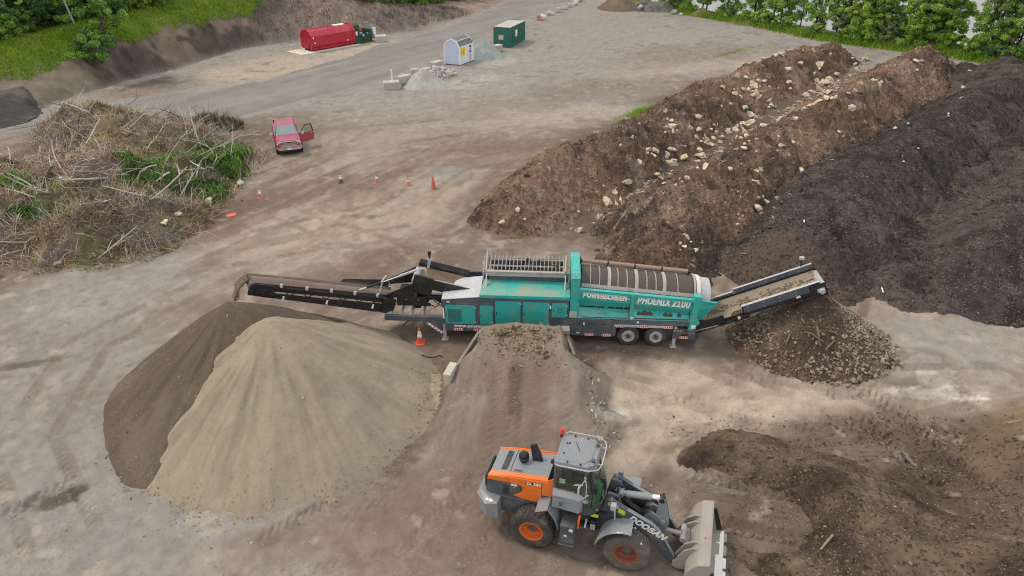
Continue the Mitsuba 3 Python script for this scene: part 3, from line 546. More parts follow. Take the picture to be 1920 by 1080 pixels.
cone_heap('wood_chip_pile', 32.4, 124.8, 1.9, 1.25, (.21, .15, .11), (.26, .19, .14), 580, 'small reddish brown pile in front of the riverside trees', 'soil pile', .35)
cone_heap('turned_soil', 38.6, 115.6, 2.4, .6, (.19, .155, .10), (.15, .14, .07), 585, 'low brown mound beside the riverside bushes', 'soil pile', .3)
cone_heap('asphalt_pile', -48.9, 62.4, 4.2, 2.2, (.075, .075, .078), (.12, .115, .11), 590, 'dark grey heap at the foot of the bank, below the grass', 'gravel pile', .6)
# ================================================================ the trommel screen; x along it, y away from the yard's near side, z up
TM = frame(0, 26.15, 0, -3.4)
tr = thing('trommel_screen', 'long teal and slate trommel screening machine on twin axles with a conveyor at each end', 'screening machine', TM)
Wd = 2.5
def tp(name, mesh, m, **k): return part(tr, name, mesh, m, **k)
# chassis: the gooseneck, the slate body frame, the rear beam over the wheels
for yy in (0, 2.0): tp('gooseneck_beam', [box(-5.87, -3.15, yy, yy + .16, .98, 1.25), prism([(-3.95, .975), (-3.17, .975), (-3.17, .50)], yy + .02, yy + .14)], SLATE)
ch = tp('chassis', [                     box(2.5, 4.6, 0, .14, .50, 1.40), box(4.62, 7.96, 0, .14, 1.17, 1.42), box(7.28, 8.30, 0, .30, .50, 1.0), box(2.5, 8.2, 2.3, 2.44, .9, 1.42), box(4.6, 4.72, .02, .9, .5, 1.3)], SLATE)
for xx, w in ((-5.78, .2), (-5.2, .1), (-4.75, .12), (-4.2, .1)): tp('cross_member', box(xx, xx + w, .17, 1.99, 1.1, 1.24), GALV if w > .11 else STEEL)
tp('underframe', [box(-3.0, 4.5, .35, 2.1, .62, 1.35), box(4.5, 8.2, .5, 2.0, .95, 1.35), box(4.9, 7.0, .6, 1.9, .42, .62)], BLACK)
# body of the power unit, with real door openings behind the doors
body = tp('body', [prism([(-3.18, .53), (2.56, .53), (2.56, 2.43), (-1.46, 2.43), (-1.46, 2.36), (-3.18, 2.18)], .02, .10), box(-3.17, 2.55, 2.3, 2.42, .6, 2.4), box(-3.18, -3.08, .1, 2.3, .6, 2.16), box(-3.0, 2.5, .12, .3, .6, 2.1)], SLATE)
def door(x0, x1, z0, z1, lab=None, rnd=.05):
    m = Polygon([(x0, z0), (x1, z0), (x1, z1), (x0, z1)]).buffer(-rnd).buffer(rnd, quad_segs=3)
    k = tp('door', prism(list(m.exterior.coords)[:-1], -.028, .0), TEAL, label=lab)
    for zz in (z0 + .12, z1 - .12): part(k, 'hinge', box(x1 - .09, x1 + .05, -.045, -.029, zz - .02, zz + .02, .004), GALV)
    part(k, 'handle', box(x0 + .05, x0 + .075, -.05, -.029, (z0 + z1) / 2 - .1, (z0 + z1) / 2 + .06, .004), BLACK); return k
d = door(-3.04, -1.66, .95, 1.94, 'teal door with a meshed window'); 
part(d, 'window', [box(-2.91, -2.30, -.034, -.0285, 1.03, 1.74, .001)], paint('meshed_window', (.02, .17, .165), .35, .2)); part(d, 'window_frame', [box(-2.95, -2.26, -.045, -.03, 1.74, 1.77, .003), box(-2.95, -2.26, -.045, -.03, 1.0, 1.03, .003), box(-2.95, -2.91, -.045, -.03, 1.03, 1.74, .003), box(-2.30, -2.26, -.045, -.03, 1.03, 1.74, .003)], TEAL)
door(-1.46, -.87, .95, 1.95); door(-.76, .39, .98, 2.22); door(.49, 1.66, .98, 2.21)
d = door(1.79, 2.47, 1.45, 2.2, 'teal door with a round vent')
vh = [box(2.02 + .052 * i + .026 * (j % 2), 2.045 + .052 * i + .026 * (j % 2), -.034, -.0285, 1.68 + .045 * j, 1.7 + .045 * j, .001) for i in range(6) for j in range(7)]
part(d, 'vent', vh, BLACK, kind='stuff')
tp('roof', [plate([[(-3.18, 0, 2.2), (-1.44, 0, 2.385)], [(-3.18, 1.0, 2.3), (-1.44, 1.0, 2.52)], [(-3.0, 1.7, 2.3), (-1.44, 1.7, 2.52)]], .03)], paint('pale_roof', (.47, .49, .54), .4, .35), label='pale grey sloping roof plate')
rust = paint('rusty_teal', (.03, .38, .34), .4, 1.0, (.40, .26, .17), 1.1, coat=.3)
tp('hood', [plate([[(-1.46, -.02, 2.5), (2.57, -.02, 2.46)], [(-1.43, .5, 2.54), (2.57, .5, 2.5)], [(-1.38, 1.28, 2.58), (2.57, 1.28, 2.54)]], .03)], rust, label='teal hood plate worn to rusty pink in the middle')
tp('hood_lip', box(-1.46, 2.56, -.035, .0, 2.36, 2.52, .01), TEAL)
tp('side_plate', [box(-1.1, 2.5, 1.28, 1.34, 2.56, 2.84)] + [box(x, x + .03, 1.265, 1.28, 2.58, 2.83, .004) for x in (-.2, .75, 1.7)], SLATE)
# tipping grid and hopper
tp('grid_beam', [box(-1.25, 2.36, 1.14, 1.3, 2.99, 3.10, .02), box(-1.25, 2.36, 1.12, 1.16, 2.86, 2.99, .01)], STEEL, label='worn bright steel front beam of the tipping grid')
for xx in (-1.26, 2.34):
    s = -1 if xx < 0 else 1
    tp('end_frame', [bar((xx, 1.2, 3.02), (xx + .06 * s, 2.5, 3.22), .07, .22), bar((xx + .1 * s, 1.25, 2.9), (xx + .16 * s, 2.45, 3.12), .05, .2)], STEEL)
    tp('grid_strut', [bar((xx + .03, .66, 2.5), (xx + .03, 1.12, 3.0), .06, .10), cyl((xx + .03, .6, 2.5), (xx + .03, .86, 2.8), .05)], GALV)
for i in range(20): tp('grid_bar', bar((-1.1 + i * .178, 1.28, 3.08), (-1.1 + i * .178, 2.5, 3.20), .028, .10, .005), STEEL)
tp('grid_shaft', [cyl((-1.2, 1.75, 3.06), (2.3, 1.75, 3.06), .05, 10), cyl((-1.2, 2.3, 3.1), (2.3, 2.3, 3.1), .05, 10)], STEEL)
tp('hopper', [plate([[(-1.2, 1.35, 2.98), (2.32, 1.35, 2.98)], [(-1.0, 1.7, 2.3), (2.2, 1.7, 2.3)]], .03), plate([[(-1.2, 2.55, 3.05), (2.32, 2.55, 3.05)], [(-1.0, 2.15, 2.3), (2.2, 2.15, 2.3)]], .03), box(-1.2, 2.3, 1.5, 2.4, 2.2, 2.3)], SLATE)
r7 = np.random.default_rng(70); lumps = []
def clod(c, s, rg, k=12):
    P = rg.normal(size=(k, 3)); P /= np.linalg.norm(P, axis=1, keepdims=True); return hull(np.array(c) + P * np.array(s) * rg.uniform(.7, 1.1, (k, 1)))
for i in range(55): lumps.append(clod((r7.uniform(-1.0, 2.1), r7.uniform(1.5, 2.45), r7.uniform(2.85, 3.1)), r7.uniform(.06, .17, 3), r7))
SOILD = paint('dark_soil', (.085, .062, .048), .95, .6, (.15, .11, .085), 7)
tp('soil_in_the_grid', lumps, SOILD, kind='stuff')
tp('guide_post', [bar((-1.42, 1.5, 2.4), (-1.42, 1.6, 3.35), .06, .06), bar((-1.36, 2.2, 2.4), (-1.30, 2.55, 3.5), .09, .05), bar((-1.25, 2.25, 2.4), (-1.17, 2.6, 3.5), .09, .05)], GALV)
# the arch before the drum
tp('arch', [prism_x([(.0, 1.45), (.22, 1.45), (.3, 2.9), (2.2, 2.9), (2.28, 1.45), (2.5, 1.45), (2.5, 3.42), (2.32, 3.58), (.22, 3.62), (.02, 3.45)], 2.6, 3.0)], TEAL)
tp('arch_foot', box(2.58, 2.92, -.012, .0, 1.46, 1.8, .003), GALV, label='row of pale warning stickers')
tp('arch_hatch', [box(2.65, 2.95, .5, 1.4, 3.6, 3.63, .005)], TEAL)
# drum: a cylinder of screen mesh on an axis that falls towards the far end
A0, A1 = np.array([3.02, 1.42, 2.24]), np.array([8.3, 1.42, 1.83]); da = (A1 - A0) / np.linalg.norm(A1 - A0); DM, DL = axes(A0, A1)
def ring(s0, s1, r0, r1=None, n=56):
    r1 = r1 or r0; m = cyl((0, 0, 0), (1, 0, 0), 1, n); v = m.vertices.copy(); prof = [(s0, r0 - .03), (s0, r0), (s1, r1), (s1, r1 - .03)]
    a = np.arange(n) * 2 * math.pi / n; V = np.concatenate([np.stack([np.full(n, s), r * np.cos(a), r * np.sin(a)], 1) for s, r in prof]); i = np.arange(n); j = (i + 1) % n
    f = np.vstack([np.vstack([np.stack([b * n + i, b * n + j, b * n + n + j], 1), np.stack([b * n + i, b * n + n + j, b * n + n + i], 1)]) for b in range(3)] + [np.stack([3 * n + i, 3 * n + j, j], 1), np.stack([3 * n + i, j, i], 1)])
    m = trimesh.Trimesh(V, f, process=False); m.apply_transform(DM); return m
dk = tp('drum', ring(0, DL, 1.03), MESHM, smooth=35, label='rotating drum of dark screen mesh')
for s in (1.25, 2.48, 3.73): part(dk, 'hoop', ring(s - .075, s + .075, 1.075), STEEL, smooth=35)
for s in (.40, .81, 1.64, 2.05, 2.94, 3.35, 4.33): part(dk, 'thin_hoop', ring(s - .018, s + .018, 1.06), STEEL, smooth=35)
for ang in (35, 125, 215, 305):
    c, s_ = math.cos(math.radians(ang)), math.sin(math.radians(ang))
    m = box(.02, DL - .1, -.085, .085, -.022, .022, .004); R = np.eye(4); R[:3, 1] = [0, -s_, -c]; R[:3, 2] = [0, -c, s_]; R[:3, 1] = np.cross(R[:3, 2], [1, 0, 0]); R[:3, 3] = np.array([0, -c, s_]) * 1.06
    m.apply_transform(R); D2 = DM.copy(); D2[:3, 1] = np.cross([0, 0, 1], DM[:3, 0]); D2[:3, 2] = np.cross(DM[:3, 0], D2[:3, 1]); m.apply_transform(D2); part(dk, 'strap', m, STEEL)
part(dk, 'end_ring', ring(DL - .12, DL + .05, 1.10), paint('pale_ring', (.60, .59, .57), .5, .3), smooth=35, label='pale steel ring at the lower end of the drum')
part(dk, 'rim', ring(DL - .25, DL - .16, 1.13), STEEL, smooth=35)
for s0, s1, r in ((.05, .2, 1.02), (.2, .34, .99), (.34, .52, 1.0)): part(dk, 'outlet', ring(DL + s0, DL + s1, r), GALV, smooth=35)
for i in range(4): tp('brush', cyl((3.12 + i * 1.24, 1.98, 3.34 - i * .107), (4.28 + i * 1.24, 1.98, 3.24 - i * .107), .10, 14), paint('brush_bristle', (.30, .22, .18), .9, .6) if i == 0 else 'mat_brush_bristle')
tp('brush_rail', [bar((3.0, 2.15, 3.22), (8.2, 2.15, 2.78), .08, .08)] + [box(3.02 + i * 1.24, 3.1 + i * 1.24, 1.9, 2.2, 3.14 - i * .107, 3.42 - i * .107) for i in range(5)], BLACK)
# teal side of the drum bay: top rail, leaning panels, catch trays, posts
rz = lambda x: 2.98 - (x - 2.56) * .0775
tp('top_rail', [prism([(2.95, rz(2.95)), (8.05, rz(8.05)), (8.05, rz(8.05) - .13), (2.95, rz(2.95) - .13)], -.02, .16)], TEAL)
for x0, x1, lab in ((3.0, 5.25, 'leaning teal panel lettered POWERSCREEN'), (5.43, 7.95, 'leaning teal panel lettered PHOENIX 2100')):
    zt, zb = rz((x0 + x1) / 2) - .12, 2.02
    rows = [[(x0, .07, rz(x0) - .12), (x1, .07, rz(x1) - .12)], [(x0, .10, rz(x0) - .56), (x1, .10, rz(x1) - .56)], [(x0, .24, rz(x0) - .80), (x1, .24, rz(x1) - .80)], [(x0, .36, min(rz(x0) - .95, 1.9)), (x1, .36, rz(x1) - .9)]]
    p = tp('side_panel', plate(rows, .03), TEAL, label=lab)
    tp('catch_tray', plate([[(x0, .40, 1.80), (x1, .40, 1.72)], [(x0, .2, 1.63), (x1, .2, 1.59)], [(x0, .01, 1.435), (x1, .01, 1.435)]], .03), TEAL, label='sloping teal tray that catches spilt soil')
    for i in range(5): tp('tray_rib', bar((x0 + .8, .12 + .05 * i, 1.575 + .043 * i), (x0 + 1.3, .12 + .05 * i, 1.57 + .043 * i), .02, .02, .003), TEAL)
tp('spilt_soil', [hull([(x + .2 * math.cos(a) * s, .02 + .04, 1.44) for a in np.linspace(0, 6, 8)] + [(x + .3 * s * math.cos(a), .22 + .06 * math.sin(a), 1.63) for a in np.linspace(0, 6, 8)] + [(x, .3, 1.66 + .12 * s), (x + .1, .2, 1.6 + .1 * s)]) for x, s in ((5.95, 1.0), (6.2, .7), (6.9, .5), (7.1, .4), (7.5, .35), (5.7, .6))] + [box(3.1, 5.2, .02, .12, 1.44, 1.5, .02), box(5.5, 7.9, .02, .14, 1.44, 1.51, .02)], SOILD, kind='stuff', label='spilt dark soil on the catch trays')
tp('mid_post', [box(5.26, 5.42, -.03, .12, 1.42, 2.72), box(5.26, 5.42, .1, .5, 1.43, 1.6)], TEAL)
tp('end_post', [prism([(7.93, 1.0), (8.17, 1.0), (8.33, 2.6), (8.02, 2.6)], -.04, .22), box(8.02, 8.34, -.04, .3, 2.56, 2.74)], TEAL)
tp('end_post_foot', prism([(7.98, .48), (8.2, .48), (8.26, 1.0), (7.95, 1.0)], -.03, .2), SLATE)
tp('far_side', [plate([[(3.0, 2.4, 2.5), (8.2, 2.4, 2.1)], [(3.0, 2.2, 1.42), (8.2, 2.2, 1.42)]], .04), prism([(2.95, rz(2.95) - .3), (8.1, rz(8.1) - .3), (8.1, rz(8.1) - .43), (2.95, rz(2.95) - .43)], 2.38, 2.5)], TEAL)
tp('chute_side', plate([[(8.3, 2.4, 2.5), (9.03, 2.3, 2.43)], [(8.3, 2.2, 1.5), (8.55, 2.1, 1.5)]], .035), TEAL)
tp('discharge_chute', [plate([[(8.3, .0, 2.52), (9.03, .12, 2.43)], [(8.3, .02, 2.1), (9.05, .18, 2.18)], [(8.3, .3, 1.38), (8.55, .35, 1.38)]], .035), prism([(8.12, 1.0), (8.42, 1.36), (8.3, 1.6), (8.1, 1.5)], .0, .06), prism([(8.26, 2.57), (9.03, 2.46), (9.03, 2.41), (8.26, 2.49)], -.03, .05)], TEAL)
# wheels
def wheel(xc, y0, far=False):
    w = tp('wheel', lathe_y([(.30, y0 + .02), (.36, y0), (.46, y0 + .015), (.50, y0 + .05), (.505, y0 + .15), (.50, y0 + .25), (.46, y0 + .28), (.3, y0 + .28)], 36, xc, .505), RUBBER, smooth=40)
    part(w, 'rim', lathe_y([(.305, y0 + .03), (.285, y0 - .005), (.27, y0 + .02), (.235, y0 + .05), (.18, y0 + .03), (.15, y0 + .06), (.0, y0 + .06)], 30, xc, .505), GALV, smooth=35)
    part(w, 'hub', [cyl((xc, y0 - .03, .505), (xc, y0 + .1, .505), .10, 14), cyl((xc, y0 - .06, .505), (xc, y0 - .02, .505), .06, 12)], DGREY)
    part(w, 'wheel_nut', [cyl((xc + .17 * math.cos(a), y0 + .01, .505 + .17 * math.sin(a)), (xc + .17 * math.cos(a), y0 + .06, .505 + .17 * math.sin(a)), .018, 6) for a in np.arange(10) * .628], STEEL, kind='stuff')
for xc in (5.31, 6.56):
    wheel(xc, .06); wheel(xc, 2.1)
    tp('axle', cyl((xc, .2, .505), (xc, 2.2, .505), .09, 12), BLACK)
tp('mudguard', [box(4.62, 7.26, -.02, .36, 1.04, 1.16)], GALV, label='pale strip above the twin wheels')
for xx, z in ((-3.2, .5), (7.32, .7)):
    for yy in (.02, 2.1): tp('leg', [box(xx, xx + .14, yy, yy + .16, .02, z + .4), box(xx - .08, xx + .22, yy - .06, yy + .24, .0, .03)], GALV)
def hazard(x0, z0, w=.42, h=.13, y=-.012, deg=0):
    P = [box(0, w, y, y + .011, -h / 2, h / 2, .001)]; k = 5; R = trimesh.transformations.rotation_matrix(math.radians(deg), [0, 1, 0]); R[:3, 3] = [x0, 0, z0]
    a = tp('hazard_marker', [m.apply_transform(R) for m in P], WHITE)
    st_ = [prism([(i * w / k + .0, -h / 2), (i * w / k + .045, -h / 2), (i * w / k + .085, h / 2), (i * w / k + .04, h / 2)], y - .003, y - .0005) for i in range(k)]
    part(a, 'stripe', [m.apply_transform(R) for m in st_], RED, kind='stuff')
for x0, z0 in ((-2.68, .625), (-1.76, .625)): hazard(x0, z0)
hazard(3.32, .57); hazard(4.1, .57)
for x0 in (4.66, 5.72, 6.8): hazard(x0, 1.10, y=-.034)
hazard(7.62, .57); hazard(-3.9, .93, .85, .12, -.01, 38)
for x0 in (7.36, 7.5, 7.64): tp('marker_lamp', cyl((x0, -.02, .93), (x0, .0, .93), .035, 12), plain('amber', (.6, .42, .05), .3) if x0 == 7.36 else 'mat_amber')
tp('socket_box', [box(7.66, 7.98, -.03, .0, .66, .78), box(7.82, 7.9, -.03, 0, .88, .96)], BLACK)
for x0, z0, w, h in ((1.69, 1.88, .07, .16), (3.22, 1.08, .07, .14), (5.62, 1.26, .1, .1), (5.32, 1.5, .09, .12), (-3.16, 1.2, .07, .55), (8.04, 1.1, .2, .18), (-2.96, 2.06, .14, .05), (2.95, .62, .13, .06)): tp('sticker', box(x0, x0 + w, -.06 if 8 < x0 or x0 == 5.32 else -.008, -.042 if 8 < x0 or x0 == 5.32 else .0195, z0, z0 + h, .001), WHITE)
tp('box_seam', [box(3.2, 3.215, -.006, .0, .55, 1.36, .001), box(4.5, 4.51, -.006, .0, .5, 1.2, .001), box(3.25, 4.5, -.006, 0, 1.15, 1.165, .001)], BLACK)
tp('web_lettering', letters('www.powerscreen.com', .145, (-2.68, -.002 + .02, .735), squeeze=1.15, heavy=.008), WHITE, label='white web address lettering, its end hidden by the ramp')
def fit(t, h, w, o):
    wd = np.ptp(meshkit.text_mesh(t, h, .01, bold=True).vertices[:, 0]); return letters(t, h, o, (1, 0, -.0775), (0, .03, .44), .012, w / wd, .05, heavy=.022)
tp('name_lettering', fit('POWERSCREEN', .235, 1.92, (3.12, .047, 2.53)), WHITE, label='white POWERSCREEN lettering')
tp('name_line', [bar((5.08, .045, 2.50), (5.24, .045, 2.487), .01, .035, .002)], WHITE)
tp('model_lettering', fit('PHOENIX 2100', .31, 2.30, (5.53, .045, 2.30)), WHITE, label='white PHOENIX 2100 lettering')
tp('brand_spot', [bar((5.12, .048, 2.56), (5.22, .048, 2.552), .01, .03, .002)], RED)
# short transfer conveyor over the gooseneck
t0, t1 = np.array([-2.0, 1.25, 2.20]), np.array([-4.5, 1.25, 2.80]); XM, XL = axes(t0, t1)   # s along, y towards the near side is positive here
def xf(m, M): m = m.copy(); m.apply_transform(M); return m
tc = tp('transfer_conveyor', [xf(box(0, XL, .58, .64, -.28, .24), XM), xf(box(0, XL, -.64, -.58, -.28, .24), XM), xf(box(XL - .9, XL + .02, .56, .67, -.62, .30), XM), xf(box(XL - .9, XL + .02, -.67, -.56, -.62, .30), XM), xf(box(.02, XL - .3, .64, .67, -.20, -.08), XM)], BLACK, label='short black conveyor rising over the gooseneck')
part(tc, 'belt', [xf(plate([[(0, -.55, .12), (XL, -.55, .12)], [(0, -.2, -.02), (XL, -.2, -.02)], [(0, .2, -.02), (XL, .2, -.02)], [(0, .55, .12), (XL, .55, .12)]], .02), XM)], SOILB)
part(tc, 'edge_strip', [xf(box(.1, XL - .9, .575, .645, .24, .265), XM)], STEEL)
part(tc, 'skirt', [xf(plate([[(.2, -.64, .24), (XL, -.64, .24)], [(.2, -.72, .42), (XL, -.72, .42)]], .015), XM)], BLACK)
part(tc, 'drum_roller', cyl((-4.48, .65, 2.72), (-4.48, 1.85, 2.72), .16, 16), STEEL)
tp('portal_frame', [bar((-4.42, .62, 2.7), (-4.30, .95, 3.24), .11, .09), bar((-4.30, .95, 3.22), (-4.0, 1.0, 3.22), .09, .06), bar((-4.05, 1.85, 2.75), (-3.95, 1.85, 3.3), .12, .12), bar((-4.1, 1.75, 2.72), (-3.93, 1.95, 3.2), .06, .08), bar((-4.0, .95, 3.2), (-3.98, 1.0, 2.4), .09, .09)], GALV)
tp('work_lamp', [cyl((-3.95, 1.85, 3.3), (-3.97, 1.85, 3.52), .05, 8), box(-4.02, -3.88, 1.78, 1.92, 3.5, 3.66)], BLACK)
tp('loading_boot', [plate([[(-5.9, .5, 1.86), (-4.55, .55, 2.0)], [(-5.9, .45, 2.06), (-5.2, .5, 2.2), ][:1] + [(-4.55, .5, 2.7)]], .03), plate([[(-6.0, 1.75, 1.9), (-4.5, 1.95, 2.0)], [(-6.0, 1.85, 2.15), (-4.5, 1.98, 2.85)]], .03), plate([[(-4.4, .5, 2.0), (-4.4, 1.95, 2.0)], [(-4.42, .55, 2.65), (-4.42, 1.9, 2.65)]], .03)], BLACK)
tp('swing_base', [box(-5.35, -3.95, .5, 1.7, 1.5, 1.98), box(-4.0, -3.2, .6, .75, 1.85, 1.98), box(-4.6, -4.3, .7, 1.5, 1.26, 1.5), box(-3.97, -3.8, .49, .62, 1.5, 1.62)], BLACK)
for xx in (-4.9, -4.35): tp('bolt', cyl((xx, .48, 1.85), (xx, .5, 1.85), .025, 8), GALV)
tp('hydraulic_hose', [tube([(-3.9, .6, 1.6), (-3.6, .55, 1.45), (-3.4, .5, 1.6), (-3.35, .5, 1.9), (-3.25, .4, 2.05)], .025, 6), tube([(-3.95, .6, 1.75), (-3.7, .5, 1.9), (-3.45, .45, 1.7), (-3.3, .4, 1.6), (-3.22, .3, 1.8)], .022, 6), tube([(-4.5, .4, .98), (-4.7, .35, .8), (-4.9, .3, .75), (-5.1, .3, .55)], .025, 6)], BLACK)
# long conveyor that drops the screened soil, swung towards the yard
q0, q1 = np.array([-5.75, 1.05, 1.72]), np.array([-10.75, -2.05, 4.05]); CM, CL = axes(q0, q1)  # here +y of its own frame is the near side
fc = tp('stacking_conveyor', [xf(box(.2, CL + .05, .50, .56, -.02, .10), CM), xf(box(.2, CL + .05, -.56, -.50, -.02, .10), CM)] +
        [xf(prism([(.05, -.62), (.85, -.66), (CL * .55, -.52), (CL - .1, -.40), (CL - .1, -.20), (CL * .5, -.26), (.05, -.24)], s * .53 - .03, s * .53 + .03), CM) for s in (-1, 1)], BLACK, label='long black swinging conveyor carrying screened soil up to the pile')
part(fc, 'belt', xf(plate([[(-.1, -.46, .20), (CL, -.46, .14)], [(-.1, -.18, .07), (CL, -.18, .05)], [(-.1, .18, .07), (CL, .18, .05)], [(-.1, .46, .20), (CL, .46, .14)]], .02), CM), BELT)
ns = 60; sx_ = np.linspace(-.1, CL + .05, ns); hgt = .14 + .05 * (fb(sx_, sx_ * 0, .5, 600, 3) - .5) * 2
part(fc, 'carried_soil', xf(quad_strip([[(s, w, .055 + hgt[i] * max(0, 1 - (w / .36) ** 2)) for i, s in enumerate(sx_)] for w in np.linspace(-.38, .38, 9)]), CM), paint('carried_soil', (.175, .135, .115), .95, .6, (.11, .085, .07), 8), smooth=True)
part(fc, 'return_belt', xf(box(.1, CL - .1, -.42, .42, -.2, -.185), CM), BELT)
part(fc, 'head_pulley', xf(cyl((CL + .02, -.5, -.04), (CL + .02, .5, -.04), .17, 20), CM), BELT)
part(fc, 'head_guard', [xf(prism([(CL - .9, -.42), (CL + .18, -.36), (CL + .2, -.02), (CL + .05, .16), (CL - .75, .16)], .57, .62), CM), xf(box(CL - .55, CL - .1, .62, .74, -.3, .0), CM), xf(cyl((CL - .35, .6, -.15), (CL - .35, .85, -.15), .10, 12), CM)], BLACK)
for i in range(7):
    s = .9 + i * .78
    if s < CL - .7: part(fc, 'brace', [xf(bar((s, .53, -.26), (s + .42, .53, .0), .04, .04), CM), xf(bar((s + .42, .53, 0), (s + .78, .53, -.26), .04, .04), CM), xf(bar((s, -.53, -.26), (s + .42, -.53, 0), .04, .04), CM)], BLACK)
for s in np.linspace(.9, CL - 1.1, 5):
    part(fc, 'idler_bracket', xf(box(s - .05, s + .05, .48, .60, .08, .24), CM), GALV); part(fc, 'idler', [xf(cyl((s, -.2, 0), (s, .2, 0), .045, 8), CM), xf(cyl((s, .2, 0), (s, .48, .13), .045, 8), CM)], STEEL)
for s in (.95, 3.1, 5.0): part(fc, 'label_plate', xf(box(s, s + .09, .56, .575, -.5, -.3, .001), CM), WHITE)
part(fc, 'skirt_plate', xf(plate([[(0, -.5, .18), (2.4, -.5, .18)], [(0, -.6, .52), (2.2, -.6, .30)]], .015), CM), BLACK)
part(fc, 'fold_joint', [xf(box(-.05, .55, .45, .62, -.66, .06), CM), xf(box(-.05, .55, -.62, -.45, -.66, .06), CM), xf(bar((.0, .6, .1), (.9, .62, .18), .03, .03), CM), xf(cyl((.5, .45, .05), (.5, .7, .05), .06, 10), CM)], BLACK)
for a, b in (((-4.35, 1.0, 3.16), (-6.0, .8, 2.55)), ((-6.0, .8, 2.55), (-7.2, .0, 2.45))):
    a, b = np.array(a), np.array(b); k = tp('hydraulic_ram', cyl(a, a + (b - a) * .55, .06, 12), GALV if a[2] > 3 else BLACK); part(k, 'rod', cyl(a + (b - a) * .5, b, .03, 10), CHROME)
tp('ram_strut', [bar((-6.0, .78, 2.6), (-6.2, .45, 1.85), .06, .07), bar((-5.95, 1.25, 2.6), (-5.85, 1.6, 1.9), .04, .04), bar((-6.05, .7, 2.58), (-5.95, 1.35, 2.6), .06, .06)], GALV)
# short conveyor for the stones and roots
e0, e1 = np.array([8.25, 1.25, .72]), np.array([13.62, 1.25, 3.12]); EM, EL = axes(e0, e1)      # +y of its own frame is the far side
rc = tp('reject_conveyor', [xf(box(.1, 1.5, -.70, -.64, -.22, .16), EM), xf(box(2.35, EL - .1, -.70, -.64, -.24, .30), EM), xf(box(1.5, 2.35, -.66, -.62, -.22, -.05), EM), xf(box(.1, EL, .64, .70, -.22, .20), EM), xf(box(EL - .55, EL + .12, -.74, -.70, -.45, .22), EM), xf(box(EL - .55, EL + .12, .70, .74, -.45, .22), EM), xf(bar((.0, -.67, -.25), (2.6, -.67, -.30), .08, .16), EM)], BLACK, label='short dark conveyor rising to the reject heap')
part(rc, 'side_wall', [xf(box(2.3, EL, .655, .685, .2, .44), EM), xf(box(1.1, 2.25, .655, .685, .2, .32), EM)], SLATE, label='high slate far side of the conveyor'); part(rc, 'wall_lip', [xf(box(2.3, EL, .63, .74, .44, .465), EM), xf(box(1.1, 2.25, .63, .74, .32, .345), EM), xf(box(2.35, EL - .1, -.72, -.58, .30, .32), EM)], GALV)
part(rc, 'near_wall', xf(box(2.4, EL - .6, -.725, -.70, -.06, .28), EM), SLATE)
part(rc, 'wall_bolt', [xf(cyl((s, .645, z), (s, .655, z), .022, 6), EM) for s in np.arange(1.3, EL - .1, .36) for z in (.28,)] + [xf(cyl((s, -.745, z), (s, -.725, z), .022, 6), EM) for s in np.arange(2.6, EL - .6, .7) for z in (-.0, .2)], GALV, kind='stuff')
part(rc, 'belt', xf(plate([[(-.1, -.6, .13), (EL, -.6, .13)], [(-.1, -.25, .0), (EL, -.25, .0)], [(-.1, .25, .0), (EL, .25, .0)], [(-.1, .6, .13), (EL, .6, .13)]], .02), EM), TANB)
rr = np.random.default_rng(9); deb = []
for i in range(230):
    s, w = rr.uniform(.0, EL), rr.normal() * .13 + .08; deb.append(xf(clod((s, w, .03 + .5 * max(0, abs(w) - .2)), (rr.uniform(.03, .13), rr.uniform(.02, .06), rr.uniform(.02, .05)), rr, 8), EM))
part(rc, 'carried_debris', deb, paint('root_debris', (.20, .165, .095), .95, .7, (.10, .08, .055), 9), kind='stuff', label='roots, turf and stones riding on the belt')
part(rc, 'head_pulley', xf(cyl((EL, -.64, -.06), (EL, .64, -.06), .16, 18), EM), STEEL)
part(rc, 'motor', [xf(cyl((EL - .12, -.95, -.1), (EL - .12, -.74, -.1), .11, 12), EM), xf(box(EL - .3, EL + .02, -.8, -.74, -.2, .0), EM)], GALV)
part(rc, 'label_plate', [xf(box(EL - 1.2, EL - 1.02, -.735, -.728, -.16, -.06, .001), EM)], WHITE); part(rc, 'label_plate', [xf(box(2.05, 2.17, -.735, -.70, -.28, -.14, .001), EM)], WHITE)
part(rc, 'hose', [xf(tube([(.2, -.72, -.2), (.9, -.76, -.3), (1.6, -.78, -.22), (2.3, -.78, -.42), (3.0, -.76, -.3), (4.2, -.76, -.34), (EL - .4, -.76, -.3)], .025, 6), EM), xf(tube([(1.3, -.74, -.1), (1.7, -.82, -.18), (2.1, -.8, -.05), (2.5, -.75, -.2)], .02, 6), EM)], BLACK)
part(rc, 'stay', [bar((8.3, .55, .55), (9.4, .55, .95), .05, .05), bar((8.3, 1.95, .55), (9.4, 1.95, .95), .05, .05)], GALV)
part(rc, 'lamp_post', [bar((13.05, 1.95, 2.95), (12.98, 1.95, 3.72), .05, .05)], BLACK); part(rc, 'lamp_head', [box(12.88, 13.08, 1.88, 2.02, 3.70, 3.84)], GALV)
